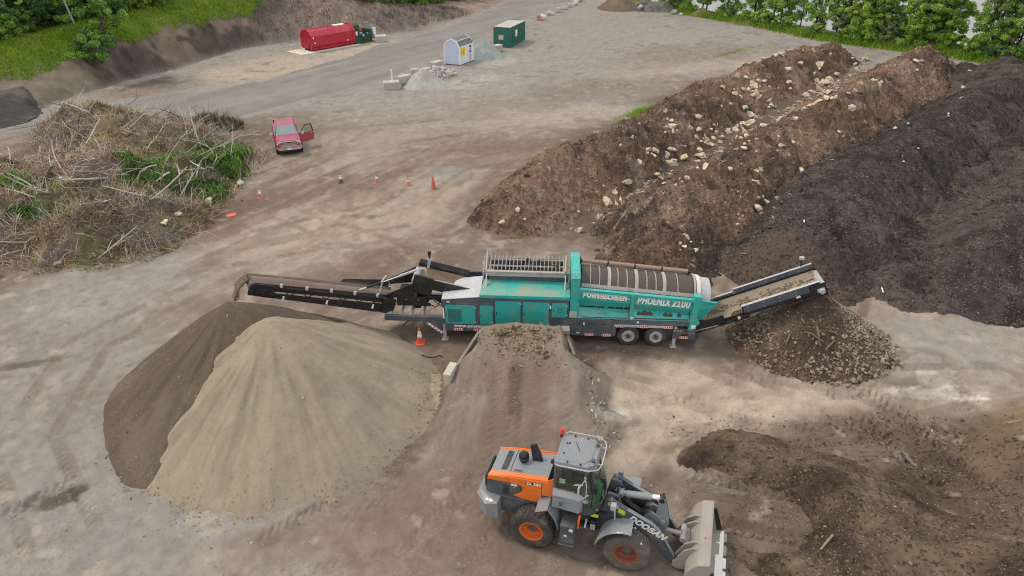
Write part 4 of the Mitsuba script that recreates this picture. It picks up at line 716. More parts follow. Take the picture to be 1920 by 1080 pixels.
# soil falling off the long conveyor
fp = (TM @ np.array([*(q1 + (q1 - q0) / CL * .15), 1]))[:3]; dirn = (TM[:3, :3] @ (q1 - q0)); dirn = dirn[:2] / np.linalg.norm(dirn[:2]); side = np.array([-dirn[1], dirn[0]])
rf = np.random.default_rng(12); fall = []; t = np.linspace(0, .37, 14); rows = []
for w in np.linspace(-.3, .3, 7): rows.append([(*(fp[:2] + dirn * (1.55 * s + .02 * rf.normal()) + side * w * (1 - .5 * s)), fp[2] + .12 - 4.9 * s * s * 1.0 + .2 * s + .015 * rf.normal()) for s in t * 1.15])
stream = [plate(rows, .06)]
for i in range(420):
    s = rf.uniform(0.02, .43); w = rf.normal() * .17; o = rf.normal() * .05 - .06; stream.append(clod((*(fp[:2] + dirn * (1.55 * s + o) + side * w), fp[2] + .12 + .2 * s - 4.9 * s * s + rf.normal() * .03), np.full(3, rf.uniform(.012, .04)), rf, 6))
solo('falling_soil', stream, SOILB, 'stream of brown soil pouring off the end of the long black conveyor', 'soil', kind='stuff')
# ================================================================ the wheel loader; x forward, y to its left (away from the yard's near side), z up
ld = thing('wheel_loader', 'grey and orange wheel loader with a wide steel bucket, facing the dug soil heap', 'wheel loader', frame(.92, 15.75, 0, -17.0))
def lp(name, mesh, m, **k): return part(ld, name, mesh, m, **k)
def big_wheel(xc, yc, side, rub, rim, lab=None):
    """side -1: outer face towards -y"""
    R, wd = .715, .27; o = lambda y: yc + side * y
    prof = [(.36, .20), (.40, .245), (.50, .275), (.60, .275), (.665, .25), (.695, .22), (.70, .1), (.70, -.1), (.695, -.22), (.66, -.25), (.5, -.275), (.36, -.22)]
    w = lp('wheel', lathe_y([(r, o(y)) for r, y in prof], 48, xc, R), rub, smooth=40, label=lab)
    lug = []
    for k in range(26):
        a = k * 2 * math.pi / 26
        for s in (-1, 1):
            P = []
            for (yy, da_) in ((.02, 0), (.13, .10), (.245, .13)):
                for dd in (-.035, .035):
                    for rr_ in (.69, .728 if yy < .2 else .708): P.append((xc + rr_ * math.cos(a + s * .06 + da_ + dd), yc + s * yy, R + rr_ * math.sin(a + s * .06 + da_ + dd)))
            lug.append(hull(P[:8])); lug.append(hull(P[4:]))
    part(w, 'tread', lug, rub, kind='stuff')
    part(w, 'rim', lathe_y([(.375, o(.22)), (.395, o(.235)), (.385, o(.25)), (.345, o(.235)), (.325, o(.16)), (.315, o(.06)), (.27, o(.03)), (.19, o(.05)), (.185, o(.11)), (.17, o(.115)), (.16, o(.02)), (.0, o(.02))], 40, xc, R), rim, smooth=40)
    part(w, 'wheel_nut', [cyl((xc + .235 * math.cos(a), o(.03), R + .235 * math.sin(a)), (xc + .235 * math.cos(a), o(.07), R + .235 * math.sin(a)), .018, 6) for a in np.arange(16) * math.pi / 8], rim, kind='stuff')
    part(w, 'hub', [cyl((xc, o(-.1), R), (xc, o(.06), R), .15, 20)], DGREY)
for s in (-1, 1): big_wheel(0, s * .87, s, RUBBER, RIM1, 'rear wheel with a clean orange rim' if s < 0 else None)
for s in (-1, 1): big_wheel(2.96, s * .87, s, RUBBER2, RIM2, 'front wheel caked in dust, its rim muddy red' if s < 0 else None)
lp('axle', [cyl((0, -.7, .715), (0, .7, .715), .15, 14), hull([(-.25, -.2, .5), (.25, -.2, .5), (-.25, .2, .5), (.25, .2, .5), (-.2, -.2, .95), (.2, .2, .95)])], DGREY); lp('axle', [cyl((2.96, -.7, .715), (2.96, .7, .715), .15, 14), box(2.72, 3.2, -.2, .2, .5, .95, .08)], DGREY)
lp('rear_frame', [box(-1.4, 1.7, -.42, .42, .62, 1.3, .05), box(-1.3, -.3, -.62, .62, .75, 1.5, .06)], DGREY)
lp('counterweight', [hull([(-1.86, -.66, .74), (-1.86, .66, .74), (-1.92, -.7, 1.42), (-1.92, .7, 1.42), (-1.5, -.98, .78), (-1.5, .98, .78), (-1.55, -1.02, 1.36), (-1.55, 1.02, 1.36), (-1.12, -.98, .8), (-1.12, .98, .8), (-1.15, -.98, 1.46), (-1.15, .98, 1.46), (-1.82, -.62, 1.52), (-1.82, .62, 1.52)])], GREY, label='grey rear counterweight')
for s in (-1, 1): lp('rear_lamp', [cyl((-1.38, s * .92, 1.44), (-1.38, s * .92, 1.475), .065, 16), box(-1.56, -1.46, s * .9 - .05, s * .9 + .05, 1.42, 1.47, .01)], WHITE)
# engine hood
def hoodx(y, top): return [(-1.62, y, 1.5), (-1.6, y, 2.02), (-1.45, y, 2.27), (-.9, y, 2.36), (.2, y, 2.47), (.2, y, 1.42), (-.25, y, 1.38), (-1.2, y, 1.46)]
HP = [(-1.66, 1.52), (-1.62, 2.06), (-1.48, 2.30), (-.88, 2.40), (.36, 2.53), (.36, 1.55), (-.1, 1.48), (-1.2, 1.52)]
lp('engine_block', prism([(x_ * .99 + .005, z_ - .02) for x_, z_ in HP], -.60, .60), DGREY)
lp('rear_grille', [box(-1.70, -1.64, -.5, .5, 1.58, 2.0, .02)] + [box(-1.72, -1.70, -.48, .48, 1.6 + .06 * i, 1.625 + .06 * i, .004) for i in range(7)], BLACK)
top = lp('hood_top', plate([[(-1.5, y, 2.315), (-.88, y, 2.425), (.36, y, 2.555)] for y in (-.5, -.2, .2, .5)], .03), GREY, label='grey hood top')
part(top, 'vent', [box(-1.18, -.96, -.42, .42, 2.385, 2.42, .005)], BLACK, label='black slatted vent'); part(top, 'vent_slat', [box(-1.16 + .05 * i, -1.14 + .05 * i, -.4, .4, 2.42, 2.43, .002) for i in range(4)] + [box(-1.18, -.96, y - .01, y + .01, 2.42, 2.432, .002) for y in (-.25, 0, .25)], DGREY, kind='stuff')
part(top, 'seam', [box(-.885, -.87, -.5, .5, 2.43, 2.452, .002)], BLACK); part(top, 'lift_handle', tube([(-.75, -.44, 2.44), (-.75, -.44, 2.5), (-.48, -.44, 2.53), (-.48, -.44, 2.47)], .014, 6), BLACK)
for s in (-1, 1):
    yy = s * .615
    o = lp('hood_side', [prism(p, min(yy, yy + s * .03), max(yy, yy + s * .03)) for p in ([(-1.60, 2.08), (-1.5, 2.28), (-.90, 2.40), (-.90, 2.12)], [(-.885, 2.40), (.18, 2.52), (.18, 1.55), (-.35, 1.55), (-.72, 1.62), (-.45, 1.86), (-.42, 2.02), (-.5, 2.11), (-.885, 2.12)], [(.20, 2.52), (.36, 2.53), (.62, 2.75), (.62, 1.92), (.20, 1.90)])], ORANGE, label='orange hood side' if s < 0 else None)
    part(o, 'chamfer', plate([[(-1.5, s * .5, 2.33), (-.88, s * .5, 2.44), (.36, s * .5, 2.57)], [(-1.56, s * .655, 2.24), (-.88, s * .655, 2.35), (.36, s * .655, 2.46)]], .025), ORANGE)
    g = lp('side_grille', prism([(-1.61, 1.55), (-1.57, 2.06), (-.90, 2.10), (-.52, 2.09), (-.44, 2.0), (-.47, 1.86), (-.76, 1.56)], min(yy, yy + s * .022), max(yy, yy + s * .022)), DGREY, label='dark grille panel low on the hood side' if s < 0 else None)
    part(g, 'louvre', [box(-1.05, -.85, yy + (s * .024 if s > 0 else s * .034), yy + (s * .034 if s > 0 else s * .024), 1.62 + .05 * i, 1.64 + .05 * i, .002) for i in range(8)], BLACK, kind='stuff')
    lp('lower_panel', prism([(-1.2, 1.2), (-1.2, 1.52), (-.7, 1.5), (-.3, 1.47), (.2, 1.47), (.2, 1.2)], min(s * .58, s * .6), max(s * .58, s * .6)), DGREY)
lp('model_strip', prism([(-.36, 2.205), (.15, 2.265), (.15, 2.355), (-.30, 2.30)], -.650, -.646), BLACK); lp('model_lettering', letters('DL 280', .082, (-.30, -.652, 2.218), (1, 0, .115), (0, 0, 1), .004, 1.2, .15, heavy=.006), WHITE, label='white DL 280 lettering')
lp('sticker', box(-.80, -.60, -.642, -.638, 2.02, 2.09, .001), WHITE); lp('sticker', box(-.74, -.66, -.642, -.638, 1.93, 1.96, .001), plain('tan_sticker', (.5, .35, .1), .5))
lp('exhaust', [hull([(-.30, .10, 2.45), (.02, .10, 2.48), (-.30, .20, 2.45), (.02, .20, 2.48), (-.42, .22, 3.0), (-.25, .22, 3.08), (-.42, .30, 3.0), (-.25, .30, 3.08), (-.05, .12, 2.75), (-.05, .22, 2.75)])], BLACK, label='black fin shaped exhaust stack')
lp('air_intake', [cyl((-.58, .05, 2.4), (-.58, .05, 2.56), .09, 16, .14), cyl((-.58, .05, 2.56), (-.58, .05, 2.74), .155, 24, .16), cyl((-.58, .05, 2.75), (-.58, .05, 2.82), .15, 24, .10)], BLACK, label='black mushroom air intake')
part(ld + '__air_intake', 'band', cyl((-.58, .05, 2.62), (-.58, .05, 2.66), .166, 24), DGREY)
# cab: posts, glass, roof
cb = lp('cab', [box(.55, 1.62, -.74, .74, 1.90, 1.98, .02), bar((.60, -.72, 1.95), (.60, -.66, 3.30), .07, .07), bar((.60, .72, 1.95), (.60, .66, 3.30), .07, .07), bar((1.52, -.75, 1.92), (1.52, -.67, 3.30), .07, .06), bar((1.52, .75, 1.92), (1.52, .67, 3.30), .07, .06), bar((.6, -.72, 2.42), (1.52, -.75, 2.42), .05, .06), bar((.6, .72, 2.42), (1.52, .75, 2.42), .05, .06), bar((.6, -.66, 3.27), (1.62, -.66, 3.27), .06, .07), bar((.6, .66, 3.27), (1.62, .66, 3.27), .06, .07), box(.55, .62, -.7, .7, 1.95, 2.5, .02)], DGREY, label='dark cab frame')
lp('cab_floor', box(.6, 1.95, -.62, .62, 1.72, 1.80), TRIMG)
cab_low = [[(1.52, s * .76, 1.84), (1.75, s * .72, 1.84), (2.0, s * .45, 1.88), (2.06, 0, 1.9)] for s in (-1, 1)]
front = [(1.54, -.75), (1.78, -.70), (2.0, -.42), (2.07, 0), (2.0, .42), (1.78, .70), (1.54, .75)]
lp('cab_skirt', [plate([[(x_, y_, 1.62) for x_, y_ in front], [(x_ + .02, y_ * 1.0, 1.93) for x_, y_ in front]], .06), box(.62, 1.6, -.74, .74, 1.60, 1.9, .04)], DGREY)
frt = [(1.56, -.66), (1.66, -.60), (1.74, -.38), (1.77, 0), (1.74, .38), (1.66, .60), (1.56, .66)]
midp = [(1.55, -.74), (1.78, -.68), (2.0, -.42), (2.08, 0), (2.0, .42), (1.78, .68), (1.55, .74)]
lp('front_window', quad_strip([[(x_, y_, 1.94) for x_, y_ in front], [(x_, y_, 2.35) for x_, y_ in midp], [(x_, y_, 3.26) for x_, y_ in frt]]), GLASS, smooth=50, label='curved green tinted front window')
lp('window_post', [tube([(1.76, s * .70, 1.94), (1.77, s * .68, 2.35), (1.64, s * .61, 3.28)], .02, 6) for s in (-1,)], BLACK); lp('window_post', [tube([(1.76, .70, 1.94), (1.77, .68, 2.35), (1.64, .61, 3.28)], .02, 6)], BLACK)
for s in (-1, 1): lp('side_window', quad_strip([[(.63, s * .725, 2.44), (1.49, s * .745, 2.44)], [(.63, s * .665, 3.25), (1.49, s * .675, 3.25)]]), GLASS)
lp('rear_window', quad_strip([[(.61, -.68, 2.5), (.61, .68, 2.5)], [(.61, -.63, 3.25), (.61, .63, 3.25)]]), GLASS)
ro = lp('cab_roof', [hull([(.52, -.66, 3.30), (.52, .66, 3.30), (.55, -.62, 3.40), (.55, .62, 3.40), (1.60, -.66, 3.30), (1.60, .66, 3.30), (1.80, -.42, 3.30), (1.80, .42, 3.30), (1.55, -.62, 3.42), (1.55, .62, 3.42), (1.74, -.38, 3.40), (1.74, .38, 3.40)])], GREY, label='grey cab roof with a raised centre')
part(ro, 'raised_centre', hull([(.62, -.52, 3.40), (.62, .52, 3.40), (1.42, -.54, 3.41), (1.42, .54, 3.41), (1.62, -.30, 3.41), (1.62, .30, 3.41), (.64, -.49, 3.435), (.64, .49, 3.435), (1.41, -.5, 3.445), (1.41, .5, 3.445), (1.59, -.28, 3.445), (1.59, .28, 3.445)]), GREY)
part(ro, 'antenna', tube([(1.18, -.02, 3.44), (1.16, -.02, 3.5), (1.05, .02, 3.72)], .012, 5), BLACK); part(ro, 'roof_clip', [box(x_, x_ + .05, y_ - .02, y_ + .02, 3.42, 3.47, .005) for x_, y_ in ((.72, .2), (.72, -.25), (.9, -.58), (1.3, -.58), (.9, .58), (1.3, .58), (.8, .22))], BLACK, kind='stuff')
part(ro, 'hand_rail', [tube([(.60, s * .70, 3.37), (.7, s * .76, 3.40), (1.6, s * .76, 3.42), (1.86, s * .62, 3.42), (1.93, s * .4, 3.42), (1.93, 0, 3.42)], .020, 6) for s in (-1, 1)] + [bar((1.78, s * .35, 3.38), (1.94, s * .38, 3.42), .03, .03) for s in (-1, 1)], GALV, label='tube rail around the roof edge')
for y_ in (-.56, -.38, .38, .56): part(ro, 'work_light', [box(1.62, 1.72, y_ - .07, y_ + .07, 3.42, 3.54, .015)], DGREY if abs(y_) < .5 else GREY)
for y_ in (-.6, .6): part(ro, 'rear_light', [box(.44, .52, y_ - .06, y_ + .06, 3.3, 3.42, .012)], BLACK)
bk = lp('beacon', [cyl((.50, .58, 3.42), (.50, .58, 3.52), .055, 14), cyl((.50, .58, 3.52), (.50, .58, 3.63), .07, 18, .06)], paint('beacon_red', (.75, .04, .06), .3, .0), label='red beacon lamp'); part(bk, 'beacon_arm', bar((.6, .5, 3.3), (.50, .58, 3.44), .03, .03), BLACK)
lp('mirror', [tube([(1.55, -.74, 3.1), (1.50, -1.0, 3.15), (1.42, -1.08, 3.0)], .014, 5), box(1.38, 1.42, -1.16, -1.02, 2.72, 3.05, .015)], GALV); lp('grab_rail', [tube([(1.56, -.80, 2.2), (1.60, -.90, 2.5), (1.6, -.86, 2.9), (1.50, -.74, 3.15)], .016, 6), tube([(1.2, -.76, 2.75), (1.48, -.88, 2.95)], .02, 6), tube([(1.5, -.84, 2.35), (1.66, -.9, 2.6)], .022, 6)], GALV)
lp('door_mirror', [cyl((1.60, -.90, 2.28), (1.60, -.86, 2.34), .09, 14)], GREY)
lp('seat', [box(.85, 1.25, -.25, .25, 2.0, 2.18, .05), bar((.9, 0, 2.1), (.75, 0, 2.85), .46, .12, .05), box(.9, 1.1, -.2, .2, 1.8, 2.0)], SEAT)
lp('console', [bar((1.75, 0, 1.85), (1.55, 0, 2.45), .2, .16, .03), tube([(1.5 + .03 * math.cos(a), .19 * math.cos(a), 2.5 + .17 * math.sin(a)) for a in np.linspace(0, 6.28, 16)], .015, 5), box(.85, 1.3, -.5, -.34, 2.1, 2.4, .03), box(.62, .72, -.5, .5, 1.9, 2.6, .03)], SEAT)
lp('side_console', [box(.85, 1.35, .34, .55, 2.0, 2.45, .03)], BLACK); lp('paper', box(.72, .9, -.60, -.58, 2.55, 2.72, .002), WHITE)
# side tank, steps, fenders
for s in (-1, 1):
    t_ = lp('side_box', hull([(.56, s * .72, 1.86), (.56, s * .72, 2.44), (.60, s * 1.0, 1.92), (.60, s * .94, 2.34), (1.48, s * .74, 1.80), (1.48, s * .74, 2.42), (1.44, s * 1.0, 1.86), (1.44, s * .92, 2.30), (1.52, s * .86, 1.85), (1.52, s * .85, 2.34)]), GREY, label='rounded grey box under the cab' if s < 0 else None)
    part(t_, 'lid', [plate([[(.64, s * 1.0, 2.28), (.95, s * .995, 2.28)], [(.64, s * 1.012, 1.98), (.95, s * 1.008, 1.98)]], .02)], GREY); part(t_, 'latch', box(.83, .91, min(s * 1.0, s * 1.03), max(s * 1.0, s * 1.03), 2.05, 2.2, .006), DGREY)
    lp('steps', [box(.92, 1.38, min(s * .74, s * 1.16), max(s * .74, s * 1.16), .62, 1.40, .03), box(.90, 1.40, min(s * 1.1, s * 1.22), max(s * 1.1, s * 1.22), .56, .62, .01), box(.96, 1.36, min(s * .7, s * 1.14), max(s * .7, s * 1.14), 1.40, 1.43, .01)], DGREY, label='dark step box below the cab' if s < 0 else None)
    lp('step_plate', [box(.98, 1.34, min(s * 1.165, s * 1.17), max(s * 1.165, s * 1.17), .70, 1.1, .002)], SLATE); lp('sticker', box(1.2, 1.32, min(s * 1.172, s * 1.176), max(s * 1.172, s * 1.176), 1.2, 1.32, .001), WHITE); lp('sticker', cyl((1.1, s * 1.17, .98), (1.1, s * 1.177, .98), .045, 12), WHITE)
    lp('orange_stay', [bar((1.42, s * .95, 1.18), (1.46, s * .92, 1.72), .06, .06)], ORANGE)
    lp('rear_fender', [plate([[(.12, s * .62, 1.72), (.50, s * .62, 1.9)], [(.12, s * 1.14, 1.66), (.50, s * 1.14, 1.84)]], .025), plate([[(.50, s * .66, 1.88), (.72, s * .66, 1.5), (.82, s * .66, 1.15)], [(.50, s * 1.10, 1.80), (.74, s * 1.10, 1.44), (.84, s * 1.1, 1.1)]], .025)], GREY, label='grey rear fender plate' if s < 0 else None)
    A = np.linspace(math.radians(168), math.radians(84), 12)
    lp('front_fender', plate([[(2.96 + (.93 if k < 2 else .98) * math.cos(a) * .98, s * y_, .715 + (1.0 - .05 * (k == 0 or k == 3)) * math.sin(a)) for a in A] for k, y_ in enumerate((.56, .62, 1.12, 1.18))], .03), GREY, smooth=40, label='rounded grey fender over the front wheel' if s < 0 else None)
    lp('fender_stay', [tube([(2.5, s * .65, 1.55), (2.48, s * .7, 1.82), (2.46, s * .72, 2.12)], .025, 6), box(2.34, 2.50, s * .72 - .09, s * .72 + .09, 2.08, 2.3, .02)], GREY if s > 0 else GALV)
    lp('marker', box(3.36, 3.40, s * 1.19 - .02, s * 1.19 + .01, 1.42, 1.48, .004), WHITE)
# hinge and front frame
lp('hinge', [cyl((1.72, 0, .75), (1.72, 0, 1.5), .14, 16), box(1.55, 2.0, -.3, .3, .7, .85), box(1.5, 1.95, -.34, .34, 1.3, 1.42), bar((1.3, -.5, .95), (2.1, -.55, .95), .09, .09), bar((1.4, -.42, 1.5), (2.2, -.42, 1.5), .06, .06)], BLACK); lp('drive_line', [box(1.75, 1.95, -.7, -.5, .9, 1.3, .03)], BLACK); lp('drive_plate', box(1.77, 1.93, -.72, -.70, .98, 1.22, .004), STEEL)
lp('lime_sign', box(1.74, 1.98, -.60, -.585, 1.42, 1.56, .004), LIME); lp('steel_pin', cyl((1.62, -.8, 1.12), (1.62, -.5, 1.15), .03, 8), WHITE)
lp('front_frame', [prism([(1.9, .6), (3.3, .55), (3.45, .9), (3.0, 1.25), (2.75, 1.6), (2.50, 2.25), (2.18, 2.3), (2.05, 1.6), (1.9, 1.2)], s * .30 - .05, s * .30 + .05) for s in (-1, 1)] + [box(2.0, 3.2, -.28, .28, .7, 1.0), box(2.2, 2.5, -.28, .28, 1.4, 1.6)], DGREY)
for s in (-1, 1): lp('pin_boss', cyl((2.3, s * .58, 2.14), (2.3, s * .24, 2.14), .10, 16), DGREY)
lp('valve_block', [box(2.15, 2.5, -.18, .2, 1.6, 1.85, .02), box(2.45, 2.6, -.1, .15, 1.8, 1.95, .02), cyl((2.42, -.25, 1.95), (2.42, .25, 1.95), .045, 10), cyl((2.55, .2, 2.05), (2.65, .25, 2.2), .04, 8)], BLACK); lp('valve_fitting', [cyl((2.36 + .07 * i, .1 + .05 * (i % 2), 2.0), (2.42 + .07 * i, .15 + .05 * (i % 2), 2.12), .03, 8) for i in range(4)], CHROME, kind='stuff')
lp('hose', [tube([(2.4, y_, 1.9), (2.7, y_ - .05, 1.95), (2.95, y_ - .08, 1.75), (3.2, y_ - .1, 1.65), (3.45, y_ - .1, 1.85)], .024, 6) for y_ in (-.08, -.02, .05)] + [tube([(2.3, .1, 1.8), (2.6, .25, 1.6), (2.9, .2, 1.35)], .026, 6), tube([(2.3, -.2, 1.8), (2.6, -.22, 1.5), (3.0, -.24, 1.3)], .026, 6)], BLACK, kind='stuff')
lp('sensor_box', box(2.42, 2.56, -.60, -.5, 1.98, 2.12, .02), GALV); lp('sticker', [box(2.44, 2.54, -.365, -.36, 1.62, 1.68, .001)], WHITE)
BM = [(2.20, 2.23), (2.38, 2.26), (2.9, 1.98), (3.62, 1.62), (3.86, 1.36), (4.06, .92), (4.36, .50), (4.52, .42), (4.50, .24), (4.32, .20), (3.98, .48), (3.62, .98), (3.40, 1.20), (2.8, 1.58), (2.26, 2.0)]
for s in (-1, 1):
    b = lp('boom_arm', prism(BM, s * .52 - .055, s * .52 + .055), DGREY, label='dark boom arm lettered DOOSAN' if s < 0 else None)
    part(b, 'edge', [bar((2.3, s * .52, 2.262), (3.62, s * .52, 1.625), .13, .02), bar((3.62, s * .52, 1.62), (3.87, s * .52, 1.36), .13, .02), bar((3.87, s * .52, 1.36), (4.37, s * .52, .50), .13, .02)], GREY)
    part(b, 'pin', [cyl((4.42, s * .52 - .12, .33), (4.42, s * .52 + .12, .33), .08, 14), cyl((2.3, s * .52 - .09, 2.13), (2.3, s * .52 + .09, 2.13), .07, 14)], STEEL)
    if s < 0:
        part(b, 'lettering', letters('DOOSAN', .205, (2.86, -.577, 1.665), (1, 0, -.50), (0, 0, 1), .006, 1.02, .2, heavy=.014), WHITE); part(b, 'patch', prism([(2.55, 1.86), (2.58, 2.03), (2.78, 1.93), (2.75, 1.76)], -.581, -.576), LIME)
    lp('lift_cylinder', cyl((2.35, s * .38, .95), (3.0, s * .38, 1.08), .085, 14), DGREY); lp('lift_rod', cyl((3.0, s * .38, 1.08), (3.62, s * .38, 1.2), .045, 12), CHROME)
lp('cross_tube', cyl((3.48, -.48, 1.34), (3.48, .48, 1.34), .19, 24), DGREY, smooth=40)
lp('bell_bracket', [prism([(3.3, 1.45), (3.52, 1.75), (3.82, 1.6), (3.98, 1.46), (3.9, 1.25), (3.6, 1.2)], s * .17 - .03, s * .17 + .03) for s in (-1, 1)], GREY)
lp('bell_crank', [prism([(3.72, 2.30), (3.86, 2.28), (4.02, 1.7), (4.08, 1.35), (4.0, .95), (3.86, .92), (3.80, 1.2), (3.66, 1.7)], s * .09 - .03, s * .09 + .03) for s in (-1, 1)] + [cyl((3.88, -.24, 1.44), (3.88, .24, 1.44), .085, 14)], GREY)
tc_ = lp('tilt_cylinder', [cyl((2.72, 0, 2.09), (3.46, 0, 2.19), .105, 18), cyl((2.55, -.12, 2.07), (2.55, .12, 2.07), .085, 14), bar((2.5, 0, 2.07), (2.75, 0, 2.1), .12, .14)], GREY, label='grey tilt cylinder above the boom')
part(tc_, 'rod', cyl((3.46, 0, 2.19), (3.78, 0, 2.23), .055, 12), CHROME); part(tc_, 'rod_end', cyl((3.78, -.14, 2.23), (3.78, .14, 2.23), .085, 14), BLACK); part(tc_, 'white_band', cyl((3.5, .01, 2.20), (3.7, .01, 2.225), .072, 14), WHITE)
lp('tilt_link', [bar((3.95, -.05, 1.02), (4.55, -.05, .98), .12, .10), cyl((4.55, -.16, .98), (4.55, .16, .98), .07, 12)], BUCKET)
# bucket
BW = 1.27; prof = [(5.06, 1.20), (4.93, 1.06), (4.80, .82), (4.74, .56), (4.80, .32), (4.95, .16), (5.15, .10), (5.62, .08)]
bu = lp('bucket', plate([[(x_, y_, z_) for x_, z_ in prof] for y_ in (-BW, -.4, .4, BW)], .04), BUCKET, smooth=30, label='wide worn steel bucket')
part(bu, 'top_guard', [hull([(5.03, s * BW, z_) for s in (-1, 1) for z_ in (1.17, 1.21)] + [(5.36, s * BW, z_) for s in (-1, 1) for z_ in (1.27, 1.30)])], BUCKET, label='flat strip along the bucket top')
part(bu, 'guard_edge', box(5.33, 5.37, -BW, BW, 1.24, 1.315, .008), BUCKET)
for s in (-1, 1): part(bu, 'side_plate', prism([(5.06, 1.22), (5.36, 1.29), (5.52, .7), (5.72, .12), (5.15, .07), (4.93, .14), (4.77, .32), (4.71, .56), (4.77, .84), (4.92, 1.08)], s * BW - .02, s * BW + .02), BUCKET); part(bu, 'side_cutter', prism([(5.40, 1.0), (5.50, 1.0), (5.78, .12), (5.62, .1)], s * BW - .035, s * BW + .035), BLACK)
for y_ in (-.66, -.40, .40, .66): part(bu, 'back_rib', prism([(5.02, 1.18), (4.86, 1.16), (4.62, .98), (4.42, .52), (4.34, .25), (4.5, .16), (4.86, .22), (4.78, .40), (4.72, .58), (4.78, .84), (4.92, 1.06)], y_ - .025, y_ + .025), BUCKET)
part(bu, 'back_pipe', cyl((4.55, -.3, .98), (4.55, .3, .98), .09, 14), BUCKET); part(bu, 'rib_plate', [box(4.58, 4.76, -.4, .4, .78, .82, .01)], BUCKET)
part(bu, 'cutting_edge', [box(5.52, 5.86, -BW, BW, .05, .085, .01)], POLISH, label='polished cutting edge, worn bright')
for i in range(5): part(bu, 'edge_segment', [hull([(5.62, -1.24 + i * .5, .09), (5.62, -.78 + i * .5, .09), (5.95, -1.2 + i * .5, .075), (5.95, -.82 + i * .5, .075), (5.62, -1.24 + i * .5, .05), (5.62, -.78 + i * .5, .05), (5.95, -1.2 + i * .5, .05), (5.95, -.82 + i * .5, .05)])], POLISH if i < 3 else BUCKET)
part(bu, 'rust_spot', cyl((5.2, -.25, 1.235), (5.2, -.25, 1.265), .03, 10), RED)
# ================================================================ smaller things in the yard
def gz(x, y): return float(top_of(x, y)[0])
# ---- pickup, front to the camera, driver's door open
pk = thing('pickup_truck', 'maroon red pickup truck parked with its driver door wide open', 'pickup truck', frame(-18.55, 54.9, gz(-18.5, 54.9), -70.0))   # x forward
PAINT = mat('pickup_red', {'type': 'roughplastic', 'diffuse_reflectance': rgb((.36, .009, .06)), 'alpha': .10, 'int_ior': 2.3})
DARKG = mat('dark_glass', {'type': 'principled', 'base_color': rgb((.22, .28, .29)), 'roughness': .08, 'specular': .9})
def pp(n, m, mt, **k): return part(pk, n, m, mt, **k)
pp('body', [hull([(x_, s * y_, z_) for s in (-1, 1) for x_, y_, z_ in ((2.86, .78, .62), (2.9, .80, 1.0), (2.78, .86, 1.12), (1.35, .96, 1.20), (1.35, 1.0, .62), (1.35, 1.01, 1.0), (2.5, .98, .62), (2.5, .99, .95))]),
             hull([(x_, s * y_, z_) for s in (-1, 1) for x_, y_, z_ in ((1.4, 1.0, .5), (1.4, 1.01, 1.0), (1.4, .96, 1.2), (-1.05, 1.0, .5), (-1.05, 1.01, 1.0), (-1.05, .97, 1.24))]),
             prism_x([(-1.0, .55), (-1.01, 1.05), (-.98, 1.34), (-.86, 1.34), (-.86, .85), (.86, .85), (.86, 1.34), (.98, 1.34), (1.01, 1.05), (1.0, .55)], -3.0, -1.05), box(-3.02, -2.94, -.9, .9, .7, 1.34)], PAINT)
pp('hood', hull([(x_, s * y_, z_) for s in (-1, 1) for x_, y_, z_ in ((2.82, .70, 1.08), (2.80, .55, 1.20), (1.42, .74, 1.30), (1.42, .88, 1.22), (1.42, .88, 1.1), (2.75, .78, 1.05))]), PAINT)
pp('bed', [box(-2.93, -1.1, -.85, .85, .86, .89), box(-1.12, -1.06, -.85, .85, .88, 1.3), box(-2.95, -2.9, -.85, .85, .88, 1.3)], BLACK, label='black lined cargo bed')
pp('cab_roof', hull([(x_, s * y_, z_) for s in (-1, 1) for x_, y_, z_ in ((.72, .66, 1.86), (.5, .70, 1.92), (-.95, .70, 1.92), (-1.02, .68, 1.84), (.68, .72, 1.84), (-.98, .73, 1.84))]), PAINT)
for x0, x1, y_, nm in ((.72, 1.4, .72, 'a'), (-.12, -.12, .72, 'b'), (-1.0, -1.05, .72, 'c')):
    for s in (-1, 1): pp('roof_post', bar((x0, s * .70, 1.86), (x1, s * .92, 1.22), .07, .07), PAINT)
pp('windshield', quad_strip([[(1.40, -.84, 1.25), (1.46, 0, 1.27), (1.40, .84, 1.25)], [(.72, -.66, 1.86), (.76, 0, 1.88), (.72, .66, 1.86)]]), DARKG, label='pale reflecting windshield')
for s in (-1, 1):
    if s < 0: pp('side_window', quad_strip([[(1.3, s * .93, 1.24), (-1.0, s * .95, 1.25)], [(.66, s * .72, 1.84), (-.96, s * .73, 1.84)]]), DARKG)
    else: pp('side_window', quad_strip([[(-.15, s * .95, 1.25), (-1.0, s * .95, 1.25)], [(-.15, s * .73, 1.84), (-.96, s * .73, 1.84)]]), DARKG)
pp('rear_window', quad_strip([[(-1.06, -.8, 1.27), (-1.06, .8, 1.27)], [(-1.02, -.66, 1.82), (-1.02, .66, 1.82)]]), DARKG)
g = pp('grille', box(2.82, 2.93, -.56, .56, .80, 1.10, .02), BLACK, label='dark chrome barred grille')
part(g, 'bar', [box(2.92, 2.95, -.54, .54, z_, z_ + .035, .004) for z_ in (.84, .92, 1.0)], CHROME, kind='stuff'); part(g, 'surround', [box(2.82, 2.94, -.64, .64, 1.10, 1.16, .01), box(2.82, 2.94, -.62, .62, .76, .80, .01)], CHROME)
